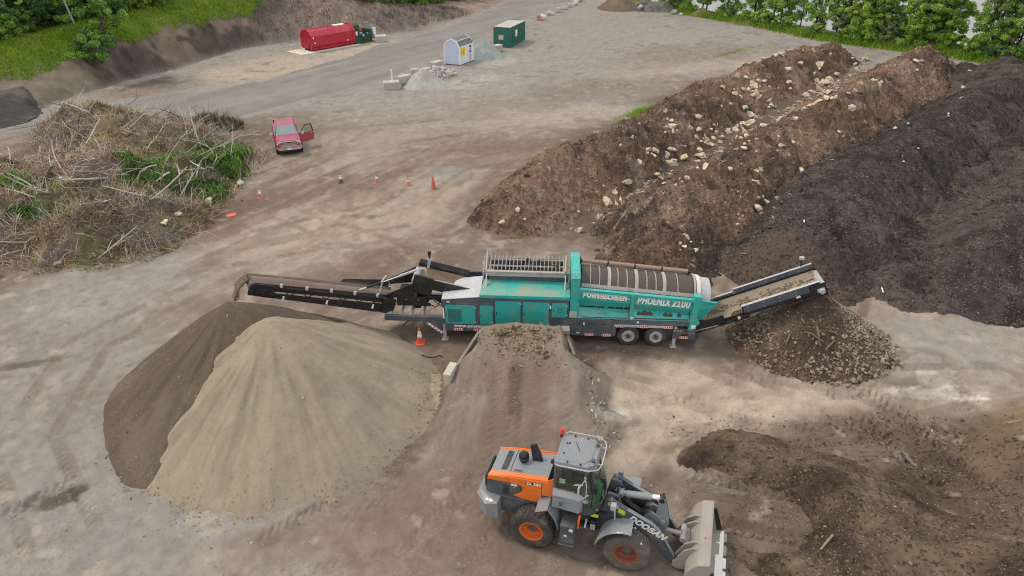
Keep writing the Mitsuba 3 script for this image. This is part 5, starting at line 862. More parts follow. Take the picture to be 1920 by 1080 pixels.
for s in (-1, 1):
    pp('headlight', hull([(2.90, s * .62, .85), (2.90, s * .62, 1.1), (2.82, s * .88, .87), (2.80, s * .88, 1.12), (2.7, s * .94, 1.0), (2.86, s * .62, 1.12)]), plain('lamp_glass', (.6, .58, .6), .15) if s < 0 else 'mat_lamp_glass')
    pp('hood_edge', bar((1.5, s * .86, 1.235), (2.72, s * .74, 1.16), .03, .03), PAINT)
pp('bumper', hull([(2.84, s * y_, z_) for s in (-1, 1) for y_, z_ in ((.92, .50), (.92, .70))] + [(3.0, s * .8, z_) for s in (-1, 1) for z_ in (.50, .68)] + [(2.55, s * 1.0, z_) for s in (-1, 1) for z_ in (.5, .68)]), CHROME, label='chrome front bumper')
pp('number_plate', box(3.0, 3.015, -.16, .16, .50, .67, .003), WHITE); pp('lower_valance', box(2.6, 2.92, -.85, .85, .32, .50, .03), BLACK)
pp('underbody', box(-2.8, 2.7, -.8, .8, .35, .6), BLACK)
for x_ in (1.95, -1.9):
    for s in (-1, 1):
        w = pp('wheel', lathe_y([(.0, s * .72), (.36, s * .72), (.41, s * .78), (.41, s * .95), (.36, s * 1.0), (.26, s * .99)], 28, x_, .41), RUBBER, smooth=40); part(w, 'rim', lathe_y([(.26, s * .985), (.24, s * .95), (.0, s * .97)], 24, x_, .41), CHROME, smooth=40)
        pp('wheel_arch', lathe_y([(.40, s * .9), (.47, s * 1.012), (.47, s * 1.02), (.42, s * 1.02)], 28, x_, .43), BLACK)
for s in (-1,): m_ = pp('mirror', hull([(1.2, s * 1.05, 1.2), (1.2, s * 1.32, 1.22), (1.2, s * 1.05, 1.42), (1.2, s * 1.32, 1.42), (1.32, s * 1.08, 1.24), (1.32, s * 1.28, 1.24), (1.3, s * 1.1, 1.4), (1.3, s * 1.28, 1.4)]), CHROME); part(m_, 'arm', bar((1.22, s * .98, 1.25), (1.22, s * 1.08, 1.28), .05, .05), BLACK)
# the open door swings out from its front hinge (x 1.3, y 1.0)
DA = math.radians(-24); dv = lambda t, z_, o=0: (1.28 + (-t) * math.sin(-DA) * 1.0 + o * math.cos(DA), 1.0 + t * math.cos(DA), z_)
def dpoly(pts, th=.05): P = [dv(t, z_, 0) for t, z_ in pts]; n = np.array([math.cos(DA), math.sin(DA) * -1 * -1, 0]); n = np.cross(np.array(dv(1, 0)) - np.array(dv(0, 0)), [0, 0, 1]); n /= np.linalg.norm(n); return hull([np.array(p) + n * s * th for p in P for s in (-1, 1)])
dr_ = pp('driver_door', dpoly([(0, .50), (0, 1.22), (1.22, 1.28), (1.24, .9), (1.15, .52)]), PAINT, label='open maroon driver door')
part(dr_, 'frame', [bar(dv(.02, 1.22), dv(.52, 1.82), .05, .05), bar(dv(.52, 1.82), dv(1.05, 1.84), .05, .05)], BLACK); part(dr_, 'door_post', bar(dv(1.18, 1.27), dv(1.05, 1.84), .12, .06), BLACK)
part(dr_, 'window', quad_strip([[dv(.1, 1.24), dv(1.14, 1.27)], [dv(.52, 1.80), dv(1.02, 1.82)]]), GLASS); part(dr_, 'mirror', hull([np.array(dv(.12 + a, z_)) + np.array([b, 0, 0]) for a in (0, .26) for z_ in (1.2, 1.4) for b in (.08, .24)]), CHROME)
part(dr_, 'handle', [np_ for np_ in [dpoly([(.95, 1.10), (1.12, 1.11), (1.12, 1.16), (.95, 1.15)], .075)]], CHROME)
pp('seat', [box(.1, .6, .15, .65, .85, 1.05, .05), box(.1, .25, .15, .65, 1.0, 1.6, .05), box(.1, .6, -.65, -.15, .85, 1.05, .05), box(.1, .25, -.65, -.15, 1.0, 1.6, .05)], SEAT)
# ---- traffic cones
CONE_O = plain('cone_orange', (.66, .12, .06), .55); CONE_F = plain('cone_faded', (.50, .22, .17), .6); CONE_D = plain('cone_dark', (.10, .10, .09), .6)
def cone(x, y, lab, mo, tall=.74, bands=2, tip=None, w=.38, deg=10):
    tall, w = (tall * .86, w * .86) if y > 30 else (tall, w)
    k = thing('traffic_cone', lab, 'traffic cone', frame(x, y, gz(x, y) - .01, deg), 'traffic cones in the yard'); r = lambda z_: .145 * (1 - z_ / tall) + .03
    part(k, 'base', hull([(a * (w / 2 - i), b * (w / 2 - i), z_) for a in (-1, 1) for b in (-1, 1) for i, z_ in ((.0, .0), (.0, .025), (.03, .045))]), mo); part(k, 'body', [cyl((0, 0, .03), (0, 0, tall), r(.03), 20, r(tall)), cyl((0, 0, tall - .01), (0, 0, tall + .02), .03, 12)], mo, smooth=40)
    for i in range(bands): z0 = tall * (.46 + .24 * i); z1 = z0 + (.15 if i == 0 else .10) * tall / .74; part(k, 'band', cyl((0, 0, z0), (0, 0, z1), r(z0) + .004, 20, r(z1) + .004), WHITE, smooth=40)
    if tip: part(k, 'tip_loop', cyl((0, 0, tall), (0, 0, tall + .14), .018, 8), tip)
cone(-4.25, 26.1, 'bright orange traffic cone beside the front leg of the screening machine', CONE_O, .80, 2, None, .42, 5)
cone(-17.2, 43.5, 'faded orange traffic cone by the brush heap, apart from the row', CONE_F, .85, 2, WHITE, .45, 20); cone(-12.27, 46.2, 'white banded cone with a dark base', CONE_D, .85, 2, None, .42, 0)
cone(-9.68, 46.2, 'faded orange cone with a dark tip, second in the row', CONE_F, .9, 1, CONE_D, .42, 8); cone(-7.4, 45.9, 'short faded orange cone, third in the row', CONE_F, .66, 1, CONE_D, .42, 30); cone(-5.55, 45.3, 'tall slim orange cone without bands at the end of the row', paint('cone_dull', (.56, .13, .08), .6, .4), 1.02, 0, None, .4, 45)
k = solo('fallen_cone_base', [hull([(a, b * .22, .02 + .03 * (a > 0)) for a in (-.3, .3) for b in (-1, 1)] + [(.05, .1, .12), (-.1, -.1, .05)])], CONE_O, 'crushed bright red piece of a cone lying on the ground by the brush heap', 'traffic cone', frame(-18.1, 40.5, gz(-18.1, 40.5), 30))
# ---- red compactor with its dark green press on a slab
CP = frame(-26.1, 92.9, gz(-25, 94), 48.5); RD = mat('compactor_red', {'type': 'roughplastic', 'diffuse_reflectance': proc(lambda p, n, uv: mix((.50, .006, .035), (.40, .03, .05), smoothstep(.5, .8, fbm(p.x * 2, p.y * 2, p.z * 2, 4)) * .6)), 'alpha': .16, 'int_ior': 1.7}); GRN_ = paint('press_green', (.012, .06, .035), .5, .2)
k = thing('waste_compactor', 'bright red waste compactor container beside the raw bank, with a dark green press', 'compactor', CP); L_ = 7.0
oc = [(.15, .35), (-.02, .75), (.0, 1.95), (.42, 2.5), (1.0, 2.68), (1.6, 2.68), (2.1, 2.5), (2.46, 1.95), (2.5, .75), (2.3, .35)]
part(k, 'container', prism_x(oc, .0, L_), RD); part(k, 'skid', [box(.2, L_, .45, .6, .1, .36), box(.2, L_, 1.9, 2.05, .1, .36)], RD); part(k, 'frame_rib', [prism_x([(.1, .32), (-.08, .72), (-.06, 1.98), (.4, 2.56), (1.0, 2.75), (1.6, 2.75), (2.14, 2.56), (2.54, 1.98), (2.58, .72), (2.36, .32)], L_ - .35, L_)], RD)
part(k, 'lower_beam', box(.1, L_ - .3, -.03, .12, .30, .48), RD); part(k, 'end_post', [box(-.06, .0, .5, .62, .1, 1.0), box(-.06, .0, .8, .9, .1, .6)], BLACK); part(k, 'roof_plate', box(4.6, 6.2, 1.0, 1.8, 2.68, 2.74), WHITE)
for x_, y_, z_ in ((.5, -.02, 1.1), (5.7, -.02, .85), (.35, -.01, 1.75)): part(k, 'marker', cyl((x_, y_ - .03, z_), (x_, y_ + .02, z_), .1, 12), WHITE)
pr = part(k, 'press', [box(L_ + .02, L_ + .9, .1, 2.4, .1, 2.5, .03)], GRN_, label='dark green press at the compactor end'); part(k, 'press_bed', [box(L_ + .9, L_ + 3.0, .2, 2.2, .1, .5), box(L_ + .9, L_ + 2.9, .15, .3, .5, 1.3), box(L_ + 2.85, L_ + 3.0, .2, 2.3, .1, 1.7), box(L_ + .9, L_ + 2.9, 2.1, 2.2, .5, 1.2)], GRN_)
rq = np.random.default_rng(33); part(k, 'press_load', [clod((L_ + 1.1 + rq.uniform(0, 1.6), rq.uniform(.0, 1.9), rq.uniform(.7, 1.3)), rq.uniform(.12, .24, 3), rq, 9) for _ in range(14)], paint('waste', (.5, .52, .5), .7, .8, (.08, .12, .1), 9), kind='stuff'); part(k, 'sticker', box(L_ + .2, L_ + .5, .07, .098, 1.2, 1.7, .002), WHITE)
SLABM = paint('slab_concrete', (.52, .49, .42), .85, .4, (.36, .33, .28), 1.2)
solo('concrete_slab', box(-2.0, L_ + .6, -.5, 3.0, -.05, .09), SLABM, 'pale concrete slab under the red compactor', 'concrete slab', CP)
# ---- panel fence, meter box, posts
k = thing('panel_fence', 'grey panel fence between rough posts behind the compactor', 'fence', frame(-20.9, 101.6, gz(-20.9, 101.4), -8)); part(k, 'panel', box(0, .85, -.03, .03, .2, 2.4), STEEL); part(k, 'panel', box(.9, 1.5, -.03, .03, .3, 2.3), GALV)
for x_ in (-.25, .87, 1.6): part(k, 'post', box(x_ - .05, x_ + .05, -.06, .06, -.1, 3.0 if x_ != .87 else 2.6), paint('grey_wood', (.25, .22, .19), .9, .4) if x_ < 0 else 'mat_grey_wood')
part(k, 'rail', box(-.2, 1.6, -.06, -.03, 2.25, 2.33), 'mat_grey_wood'); solo('meter_box', [box(-.2, .2, -.15, .15, .9, 1.8, .03), box(-.05, .05, -.05, .05, -.1, .9)], WHITE, 'white meter box on a post in front of the panel fence', 'box', frame(-19.3, 100.9, gz(-19.3, 100.9), 10))
solo('thin_post', cyl((0, 0, -.1), (0, 0, 3.0), .04, 8), 'mat_grey_wood', 'thin dark post behind the square concrete block', 'post', frame(-17.9, 102.0, gz(-17.9, 102)))
# ---- storage shed with a gambrel roof
SH = frame(-6.26, 84.9, gz(-6.2, 85.2), 64.0); k = thing('storage_shed', 'small white storage shed with a grey gambrel roof and a yellow poster', 'shed', SH)   # x along its long side, +y to the left
SHW = paint('shed_white', (.72, .75, .80), .5, .08); SHB = paint('shed_end', (.55, .63, .80), .5, .06); SHG = paint('shed_shingle', (.155, .158, .165), .85, .35, (.25, .25, .25), 5)
ga = [(0, .1), (0, 2.15), (.42, 2.75), (1.05, 3.0), (1.68, 2.75), (2.1, 2.15), (2.1, .1)]; LS = 3.3
part(k, 'wall', prism_x(ga, .06, LS), SHW); part(k, 'end_wall', prism_x([(y_, z_) for y_, z_ in ga], -.02, .055), SHB, label='pale bluish end wall')
for (y0, z0), (y1, z1) in zip(ga[1:5], ga[2:6]): part(k, 'roof_plane', plate([[(-.08, y0 - .05 * (y0 == 0), z0 + .02), (LS + .08, y0 - .05 * (y0 == 0), z0 + .02)], [(-.08, y1, z1 + .02), (LS + .08, y1, z1 + .02)]], .05), SHG)
for (y0, z0), (y1, z1) in zip(ga[:6], ga[1:7]): part(k, 'trim', bar((-.09, y0, z0), (-.09, y1, z1), .1, .14), WHITE); part(k, 'trim', bar((LS + .06, y0, z0), (LS + .06, y1, z1), .08, .12), WHITE)
part(k, 'eave_trim', [bar((-.1, -.06, 2.16), (LS + .1, -.06, 2.16), .06, .08), bar((-.1, .40, 2.80), (LS + .1, .40, 2.80), .05, .06)], WHITE); part(k, 'poster', box(.25, 1.25, -.03, .0, 1.05, 1.95, .004), plain('poster_yellow', (.80, .58, .02), .5), label='yellow poster with darker figures')
part(k + '__poster', 'figure', [box(.4, .55, -.036, -.031, 1.2, 1.75, .001), box(.75, .9, -.036, -.031, 1.3, 1.8, .001)], plain('poster_brown', (.45, .30, .05), .5))
dd = part(k, 'door', box(2.15, 2.85, -.04, .0, .15, 2.1), SHW); part(dd, 'window', box(2.25, 2.75, -.05, -.041, 1.15, 2.0, .004), BLACK); part(dd, 'window_print', [box(2.35, 2.45, -.056, -.051, 1.3, 1.85, .001), box(2.45, 2.65, -.056, -.051, 1.65, 1.72, .001), box(2.6, 2.68, -.056, -.051, 1.35, 1.7, .001)], WHITE); part(dd, 'lower_panel', box(2.25, 2.75, -.05, -.041, .2, 1.0, .004), paint('door_rust', (.5, .47, .38), .6, .5, (.35, .25, .12)))
part(k, 'skid', [box(-.05, LS, .1, .25, -.1, .1), box(-.05, LS, 1.85, 2.0, -.1, .1)], BLACK)
# ---- shipping container
CG = paint('container_green', (.028, .135, .105), .55, .22, (.14, .16, .13), 1.3); k = thing('shipping_container', 'dark green corrugated shipping container with a pale grey roof', 'container', frame(-.22, 95.9, gz(0, 96), 70.0))
part(k, 'wall', [box(.03, 6.03, .04, 2.4, .12, 2.52)], CG); part(k, 'corner_post', [box(a, a + .14, b, b + .14, .0, 2.6) for a in (0, 5.92) for b in (0, 2.3)], CG); part(k, 'rail', [box(0, 6.06, 0, .1, z_, z_ + .12) for z_ in (.02, 2.47)] + [box(0, 6.06, 2.34, 2.44, z_, z_ + .12) for z_ in (.02, 2.47)] + [box(0, .1, 0, 2.44, z_, z_ + .12) for z_ in (.02, 2.47)], CG)
part(k, 'corrugation', [prism([(x_, .16), (x_ + .13, .16), (x_ + .13, 2.46), (x_, 2.46)], .005, .04) for x_ in np.arange(.22, 5.8, .28)] + [box(.005, .04, y_, y_ + .11, .16, 2.46, .004) for y_ in np.arange(.2, 2.2, .25)], CG, kind='stuff'); part(k, 'roof', box(.02, 6.04, .02, 2.42, 2.575, 2.61), paint('container_roof', (.36, .355, .34), .7, .4, (.28, .26, .23)))
part(k, 'notice', box(2.0, 2.7, -.012, .004, 1.15, 2.0, .002), WHITE); part(k, 'notice', box(-.012, .004, 1.0, 1.7, 1.0, 1.6, .002), paint('old_notice', (.5, .5, .42), .7, .5))
# ---- concrete blocks, boulders and stones
CB = paint('block_concrete', (.42, .41, .385), .9, .6, (.28, .27, .25), 2.2); rs = np.random.default_rng(5)
def block(x, y, L, W, H, deg, lab, z=0, n='concrete_block', m=CB): return solo(n, box(-L / 2, L / 2, -W / 2, W / 2, 0, H, .07), m, lab, 'concrete block', frame(x, y, gz(x, y) - .04 + z, deg), group='loose concrete blocks')
block(-12.8, 73.6, 1.7, .95, .85, 12, 'squat concrete block with a white post standing on it'); block(-11.6, 74.9, 1.5, .7, .8, 50, 'concrete block between the post block and the gravel cone'); block(-11.9, 76.3, 1.2, .6, .6, 60, 'tilted concrete block behind the post block'); block(-11.2, 77.9, 2.3, .5, .5, 55, 'long pale concrete slab edge behind the gravel cone'); block(-10.0, 79.9, 1.6, .75, .85, 52, 'concrete block at the corner of the stone rubble'); block(-8.9, 83.2, 1.6, .8, .95, 55, 'concrete block behind the white shed corner'); block(-10.6, 76.2, .9, .5, .7, 20, 'small broken concrete block against the gravel cone')
block(-18.4, 100.4, 1.6, 1.3, .9, 15, 'square whitish concrete block beside the panel fence'); block(-1.9, 93.6, 1.2, .9, .9, 60, 'yellowish concrete block at the container corner'); block(-2.8, 92.2, 1.3, .6, .7, 50, 'pale concrete block behind the blue grey gravel cone')
solo('white_post', [cyl((0, 0, 0), (0, 0, 1.15), .09, 10), cyl((0, 0, 1.15), (0, 0, 1.3), .07, 10)], WHITE, 'white marker post standing on the squat concrete block', 'post', frame(-12.7, 73.6, gz(-12.8, 73.6) + .75))
ROCKM = mat('rock', {'type': 'diffuse', 'reflectance': proc(lambda p, n, uv: mix((.58, .50, .38), (.74, .675, .545), fbm(p.x * 2.1, p.y * 2.1, p.z * 2.1, 4)) * (.75 + .4 * noise(p.x * 9, p.y * 9, p.z * 9)) * mix((.72, .62, .52), (1, 1, 1), smoothstep(.30, .5, fbm(p.x * 5 + 9, p.y * 5, p.z * 5, 3))))})
GRAYM = mat('white_rock', {'type': 'diffuse', 'reflectance': proc(lambda p, n, uv: mix((.40, .40, .39), (.66, .66, .64), fbm(p.x * 2.4, p.y * 2.4, p.z * 2.4, 4)))})
def rock_mesh(rg, k=15, flat=.7):
    P = rg.normal(size=(k, 3)); P /= np.linalg.norm(P, axis=1, keepdims=True); P *= rg.uniform(.75, 1.08, (k, 1)); P *= np.array([1.0, rg.uniform(.62, .95), flat * rg.uniform(.75, 1.15)]) * .5; m = hull(P); m.apply_translation([0, 0, 0]); return m
ROCKS = [rock_mesh(rs) for _ in range(10)]
def ply_of(m, b): return mikit.ply(m, b)
RP = [ply_of(m, ROCKM) for m in ROCKS]; RG = [ply_of(m, GRAYM) for m in ROCKS]
def xform(x, y, z, s, tilt=.35, rg=rs):
    R = trimesh.transformations.euler_matrix(rg.normal() * tilt, rg.normal() * tilt, rg.uniform(0, 6.28)); R[:3, :3] *= np.atleast_1d(s); R[:3, 3] = x, y, z; return T(R.tolist())
def stone(name, x, y, s, lib, lab, cat, group=None, z=None, sink=.12):
    k = number(name); scene[k] = {**lib[rs.integers(len(lib))], 'to_world': xform(x, y, (gz(x, y) if z is None else z) + s * (.33 - sink), s)}; place[k] = np.eye(4); tag(k, lab, cat, group); return k
for i, (x_, y_, s) in enumerate([(5.0, 119.6, 1.9), (6.7, 124.4, 1.8), (8.2, 127.5, 2.0), (9.6, 131.2, 1.5), (10.7, 133.9, 1.4), (11.8, 136.8, 1.8), (13.3, 141, 2.1), (14.6, 145, 2.0)]):
    stone('boulder', x_, y_, s, RG, ['white boulder with a red painted side at the near end of the roadside row', 'white boulder, second of the row along the access road', 'white boulder, third of the roadside row', 'small greyish boulder, fourth of the roadside row', 'small grey boulder, fifth of the roadside row', 'white boulder, sixth of the roadside row', 'broad white boulder, seventh of the roadside row', 'white boulder at the far end of the roadside row'][i], 'boulder', 'boulders along the access road')
solo('red_marker', hull([(a * .3, b * .15, c * .8) for a in (-1, 1) for b in (-1, 1) for c in (0, 1)] + [(0, 0, .95)]), CONE_F, 'reddish painted marker leaning on the first roadside boulder', 'marker', frame(4.35, 118.9, gz(4.35, 118.9), 20))
stone('boulder', 22.6, 129.4, 1.3, RG, 'white boulder between the brown cone and the dark flat pile', 'boulder'); stone('boulder', 27.9, 125.6, 1.7, RG, 'whitish boulder at the end of the dark flat pile', 'boulder'); stone('boulder', 29.0, 124.8, .9, RG, 'small bright stone lying in front of the whitish boulder', 'boulder'); stone('boulder', 40.9, 112.4, .8, RG, 'small white stone at the edge of the riverside bushes', 'boulder')
solo('tipped_block', box(-1.1, 1.1, -.6, .6, -.5, .5, .2), paint('pale_block', (.55, .62, .58), .85, .4), 'tilted pale greenish block lying before the riverside trees', 'concrete block', trimesh.transformations.concatenate_matrices(frame(36.3, 121.0, gz(36.3, 121) + .55, 20), trimesh.transformations.euler_matrix(.25, -.2, 0)))
# ramp's retaining walls
CBD = paint('dirty_concrete', (.24, .225, .205), .9, .9, (.15, .125, .105), 3.0)
k = thing('retaining_wall', 'long grey concrete slab along the side of the loading ramp facing the pale soil pile', 'retaining wall')
part(k, 'panel', hull([(-1.35, 24.9, -.3), (-1.35, 24.9, 1.50), (-1.52, 24.9, -.3), (-1.50, 24.9, 1.45), (-2.25, 23.0, -.3), (-2.25, 23.0, 1.0), (-2.40, 23.0, -.3), (-2.38, 23.0, .97)]), CBD); part(k, 'end_block', hull([(a, b, c) for a, b in ((-2.28, 23.0), (-2.58, 23.1), (-2.52, 22.15), (-2.80, 22.25)) for c in (-.3, 1.12)]), SLABM, label='pale yellowish end block of the ramp wall')
k = thing('retaining_wall', 'grey concrete slab along the side of the ramp next to the twin wheels', 'retaining wall'); part(k, 'panel', hull([(2.25, 24.95, -.3), (2.25, 24.95, 1.5), (2.38, 24.95, -.3), (2.38, 24.95, 1.46), (2.60, 23.8, -.3), (2.58, 23.8, 1.02), (2.76, 23.8, -.3), (2.72, 23.8, .98)]), CBD); part(k, 'cap', hull([(a, b, c) for a, b in ((1.7, 25.0), (2.5, 25.0), (2.5, 24.6), (1.75, 24.55)) for c in (1.50, 1.66)]), CBD)
# loose bits: pale bone like sticks and stones on the dark heaps, a pipe, a stick
for x0, y0, l, a, lab in ((14.9, 29.3, .95, -18, 'white plastic pipe lying by the reject heap'), (16.2, 34.6, .55, 70, 'short white stick on the near black windrow above the pipe'), (19.2, 30.6, .5, 75, 'white stick at the foot of the outer black windrow')):
    solo('pipe' if l > .9 else 'stick', cyl((-l / 2, 0, .05), (l / 2, 0, .07), .05 if l > .9 else .035, 8), WHITE, lab, 'pipe' if l > .9 else 'stick', frame(x0, y0, gz(x0, y0) + .02, a))
solo('plank', box(-.36, .36, -.035, .035, 0, .04), paint('pale_wood', (.22, .185, .14), .9, .4), 'pale broken plank stuck in the dark soil heap by the bucket', 'plank', trimesh.transformations.concatenate_matrices(frame(9.7, 14.3, gz(9.7, 14.3) + .06, 40), trimesh.transformations.euler_matrix(0, -.2, 0)))
solo('scrap_hose', [tube([(0, 0, .05), (.3, -.15, .08), (.6, -.1, .06), (.8, .05, .1), (.95, .0, .04)], .03, 6)], BLACK, 'black scrap of hose on the ground below the front leg', 'hose', frame(-4.0, 24.75, gz(-4, 24.75), -10))
# ================================================================ stones on the windrows, rubble, brush
WR = """-0.6 38.2 0.47;4.1 38.1 0.6;0.3 38.8 0.4;4.3 40.6 0.35;5.7 43.4 0.37;7.1 44 0.45;8 45 0.73;7.8 44.9 0.3;6.3 42.4 0.87;5.1 39.4 0.34;10.6 47.1 0.66;12.3 50 0.75;14.8 51.8 0.86;13.4 51.1 0.85;15.1 53 0.61;16.4 54.6 0.63;10 48.9 0.56;10.8 49.9 0.66;10.5 49.1 0.65;12.5 51.2 0.67;12 50.7 0.42;11.8 49.4 0.57;9.2 47.6 0.63;7.8 47.8 0.31;9 49.8 0.45;9.8 51.9 0.37;12.5 55.5 0.45;12.9 54.8 0.44;12.9 54.1 0.61;12.2 53.2 0.43;12.7 52.8 0.43;13.2 53.4 0.35;14.5 54.7 0.44;15.1 54.5 0.71;15.3 55.1 0.39;15.8 54.6 0.45;16.2 55.5 0.54;16.2 54.9 0.54;17.1 56.2 0.55;17.7 56.7 0.74;17.3 56.9 0.46;15.8 57.4 0.65;18.9 58.6 0.47;18.8 58.1 0.66;19.7 58.8 0.76;20.7 59.6 0.77;20.7 60.5 0.78;21.7 61.2 0.75;21.3 60.9 0.49;22 62.8 0.97;22.6 62.8 0.56;21.7 67.2 0.63;22.8 68 0.53;25.1 69.2 0.61;24.3 68.5 0.54;23.4 67.8 0.6;23.1 67.1 0.53;23.5 67.2 0.74;23.5 66.4 0.8;22.9 66 0.63;23.7 66.3 0.63;22.5 65.7 0.62;20.6 63.9 0.56;21.5 64.7 0.57;19.8 61.8 0.39;19.4 63.7 0.6;22.1 65.8 0.62;24.3 67.3 0.53;25 66.5 0.59;25.2 66.2 0.53;24.8 65.8 0.42;18.8 61.1 0.35;28.7 72 0.68;29.2 74.2 0.88;32.6 79.6 0.37;31.5 77.1 0.71;34.5 81.3 0.7;37.8 84.1 0.39;34.4 78.6 0.97;33.9 75.4 1.06;34.8 76.7 0.96;33.2 74.9 0.82;35.4 76.8 0.6;36.8 79.1 0.79;31.2 72.1 0.64;30.1 70.3 0.71;41.4 84.9 0.79;41 85.1 0.47;43.8 87.6 0.81;32.8 75.1 0.35;26.4 74.1 0.57;27.4 75.2 0.58;28.6 76.7 0.59;29.1 76.8 0.52;30.3 78.9 0.6;31.5 80.2 0.61;27 60.3 0.96;26.5 60.4 0.77;27.5 59.9 0.76;20.7 55.4 0.72;17.7 48.1 0.44;18.9 53.6 0.61;16.4 49.1 0.65;16 50.2 0.66;15.5 45.8 0.42;16 45.6 0.45;14.2 44.1 0.66;12.8 43.1 0.65;14.1 42.2 0.35;10.8 39.8 0.47;10.1 42.4 0.43;8.3 40.6 0.28;9.8 38.6 0.26;22.3 53.3 0.6;19.4 47.8 0.47;19.5 48.8 0.24;20.6 48.6 0.4;26.1 53.3 0.38;28.7 57.5 0.83;31.6 62.9 0.59;29.5 60.3 0.38;30.7 61.7 0.43;15.8 41.5 0.35;16.3 43.5 0.65;15.5 40.2 0.38;16.3 40.6 0.63;15.5 39.4 0.68;20 44.9 0.68;13.5 37.4 0.24;9.6 34.1 0.48;9.7 34.7 0.3;9.3 33.1 0.35;13.9 38.6 0.13;14.3 40.6 0.28;32.8 71.4 0.68;32.6 70.2 0.77;32 67.9 0.47;26.8 59.2 0.57;27.8 59.8 0.42;18.4 53.5 0.35;17.2 48 0.28;12.4 43.2 0.32;10.6 40.5 0.34;34.3 64.9 0.67;33.9 65.4 0.6;42.3 73.7 0.67;43.8 75.5 0.55;47 71.9 0.67;31.9 55.8 0.54;39.9 60.9 0.32;27.3 44.4 0.17;44.2 87.9 0.8;33 51.2 0.16;25.4 42.5 0.13;13.5 37.5 0.22;50.3 76.9 0.4;40.8 83.1 0.43;39.3 73.5 0.32"""
WR = [tuple(map(float, r.split())) for r in WR.split(';')]
WL = []
for x_, y_, s in WR:
    u, v = (float(q) for q in to_uv(x_, y_)); size = 'large' if s > .6 else 'small'
    if v > 9.5: w = ('caught on the near black windrows', 'pale stones on the dark windrows')
    elif v > 1.6: w = ('on the brown windrow beside the black ones', 'pale stones on the second brown windrow')
    elif v > -1.3: w = ('along the lane between the brown windrows', 'pale stones along the lane')
    elif v < -5.2: w = ('on the yard side of first brown windrow', 'pale stones on the first brown windrow')
    else: w = ('on the lane side of first brown windrow', 'pale stones on the first brown windrow')
    WL.append((u, x_, y_, s, size, *w))
ORD = 'first second third fourth fifth sixth seventh eighth ninth tenth eleventh twelfth thirteenth fourteenth fifteenth sixteenth seventeenth eighteenth nineteenth twentieth'.split()
for t_ in 'twenty thirty forty fifty sixty seventy eighty ninety'.split():
    if t_ != 'twenty': ORD.append(t_[:-1] + 'ieth')
    ORD += [t_ + '-' + o for o in ORD[:9]]
ORD += ['hundredth'] + ['hundred and ' + o for o in ORD[:60]]
rx = np.random.default_rng(31)
for q in list(WL):
    near = sum(1 for o in WL if math.hypot(o[1] - q[1], o[2] - q[2]) < 1.1)
    for _ in range(2 if near > 3 else 1):
      if rx.random() < (.8 if near > 1 else .35): WL.append((q[0] + rx.normal() * .01, q[1] + rx.normal() * .45, q[2] + rx.normal() * .45, q[3] * rx.uniform(.4, .75), 'small', q[5], q[6]))
seen = {}
for u, x_, y_, s, size, w, gr in sorted(WL):
    n = seen[size, w] = seen.get((size, w), -1) + 1
    stone('stone', x_, y_, max(s, .2) * 1.32, RP, f'{size} pale stone {w}, {ORD[n]} from trommel end', 'stone', gr, sink=float(rx.uniform(.08, .34)))
# wood scraps, chips and pebbles too many to count, over the windrows and the dug soil
def scatter(name, n, pick, size, m, lab, seed, long=1.0, colours=None, kind='stuff', on=None):
    rg = np.random.default_rng(seed); V, F, Cc = [], [], []; px, py = pick(rg, n); pz = top_of(px, py); base = np.array([[1, 0, 0], [-1, 0, 0], [0, .6, 0], [0, -.6, 0], [0, 0, .5], [0, 0, -.5]]); fc_ = np.array([[0, 2, 4], [2, 1, 4], [1, 3, 4], [3, 0, 4], [2, 0, 5], [1, 2, 5], [3, 1, 5], [0, 3, 5]])
    if on is not None: ok = on(px, py) > .08; px, py, pz = px[ok], py[ok], pz[ok]
    n = len(px); s = size * np.exp(rg.normal(size=n) * .5); e = np.stack([rg.normal(size=n) * .4, rg.normal(size=n) * .4, rg.uniform(0, 6.28, n)], 1); cx_, sx2, cy_, sy2, cz_, sz2 = *(f(e[:, 0]) for f in (np.cos, np.sin)), *(f(e[:, 1]) for f in (np.cos, np.sin)), *(f(e[:, 2]) for f in (np.cos, np.sin))
    R = np.stack([np.stack([cz_ * cy_, cz_ * sy2 * sx2 - sz2 * cx_, cz_ * sy2 * cx_ + sz2 * sx2], 1), np.stack([sz2 * cy_, sz2 * sy2 * sx2 + cz_ * cx_, sz2 * sy2 * cx_ - cz_ * sx2], 1), np.stack([-sy2, cy_ * sx2, cy_ * cx_], 1)], 1)
    V = base[None] * np.stack([s * long, s * .7 / math.sqrt(long), s * .8], 1)[:, None] * rg.uniform(.65, 1.35, (n, 6, 3)); V = [(np.einsum('nij,nkj->nki', R, V) + np.stack([px, py, pz + .12 * s], 1)[:, None]).reshape(-1, 3)]; F = [(fc_[None] + 6 * np.arange(n)[:, None, None]).reshape(-1, 3)]; Cc = [np.repeat(np.clip(np.array(colours)[rg.integers(len(colours), size=n)] * rg.uniform(.7, 1.25, (n, 1)), .01, .8), 6, 0)]
    k = number(name); scene[k] = mikit.ply((np.vstack(V), np.vstack(F)), m, color=np.vstack(Cc)); tag(k, lab, None, None, kind); return k
def on_uv(u0, u1, v0, v1): return lambda rg, n: to_xy(u0 + (u1 - u0) * rg.random(n) ** 1.4, rg.uniform(v0, v1, n))
WON = lambda x, y: np.max([WF[q](x, y) for q in 'abcd'], axis=0)
scatter('wood_scraps', 9000, on_uv(-8.5, 55, -8.2, 10.5), .055, CHIPM, 'pale wood scraps and stone chips strewn over the brown windrows', 801, 1.3, on=WON, colours=[(.36, .30, .22), (.27, .21, .155), (.45, .39, .30), (.16, .12, .09), (.10, .078, .065), (.06, .048, .042)])
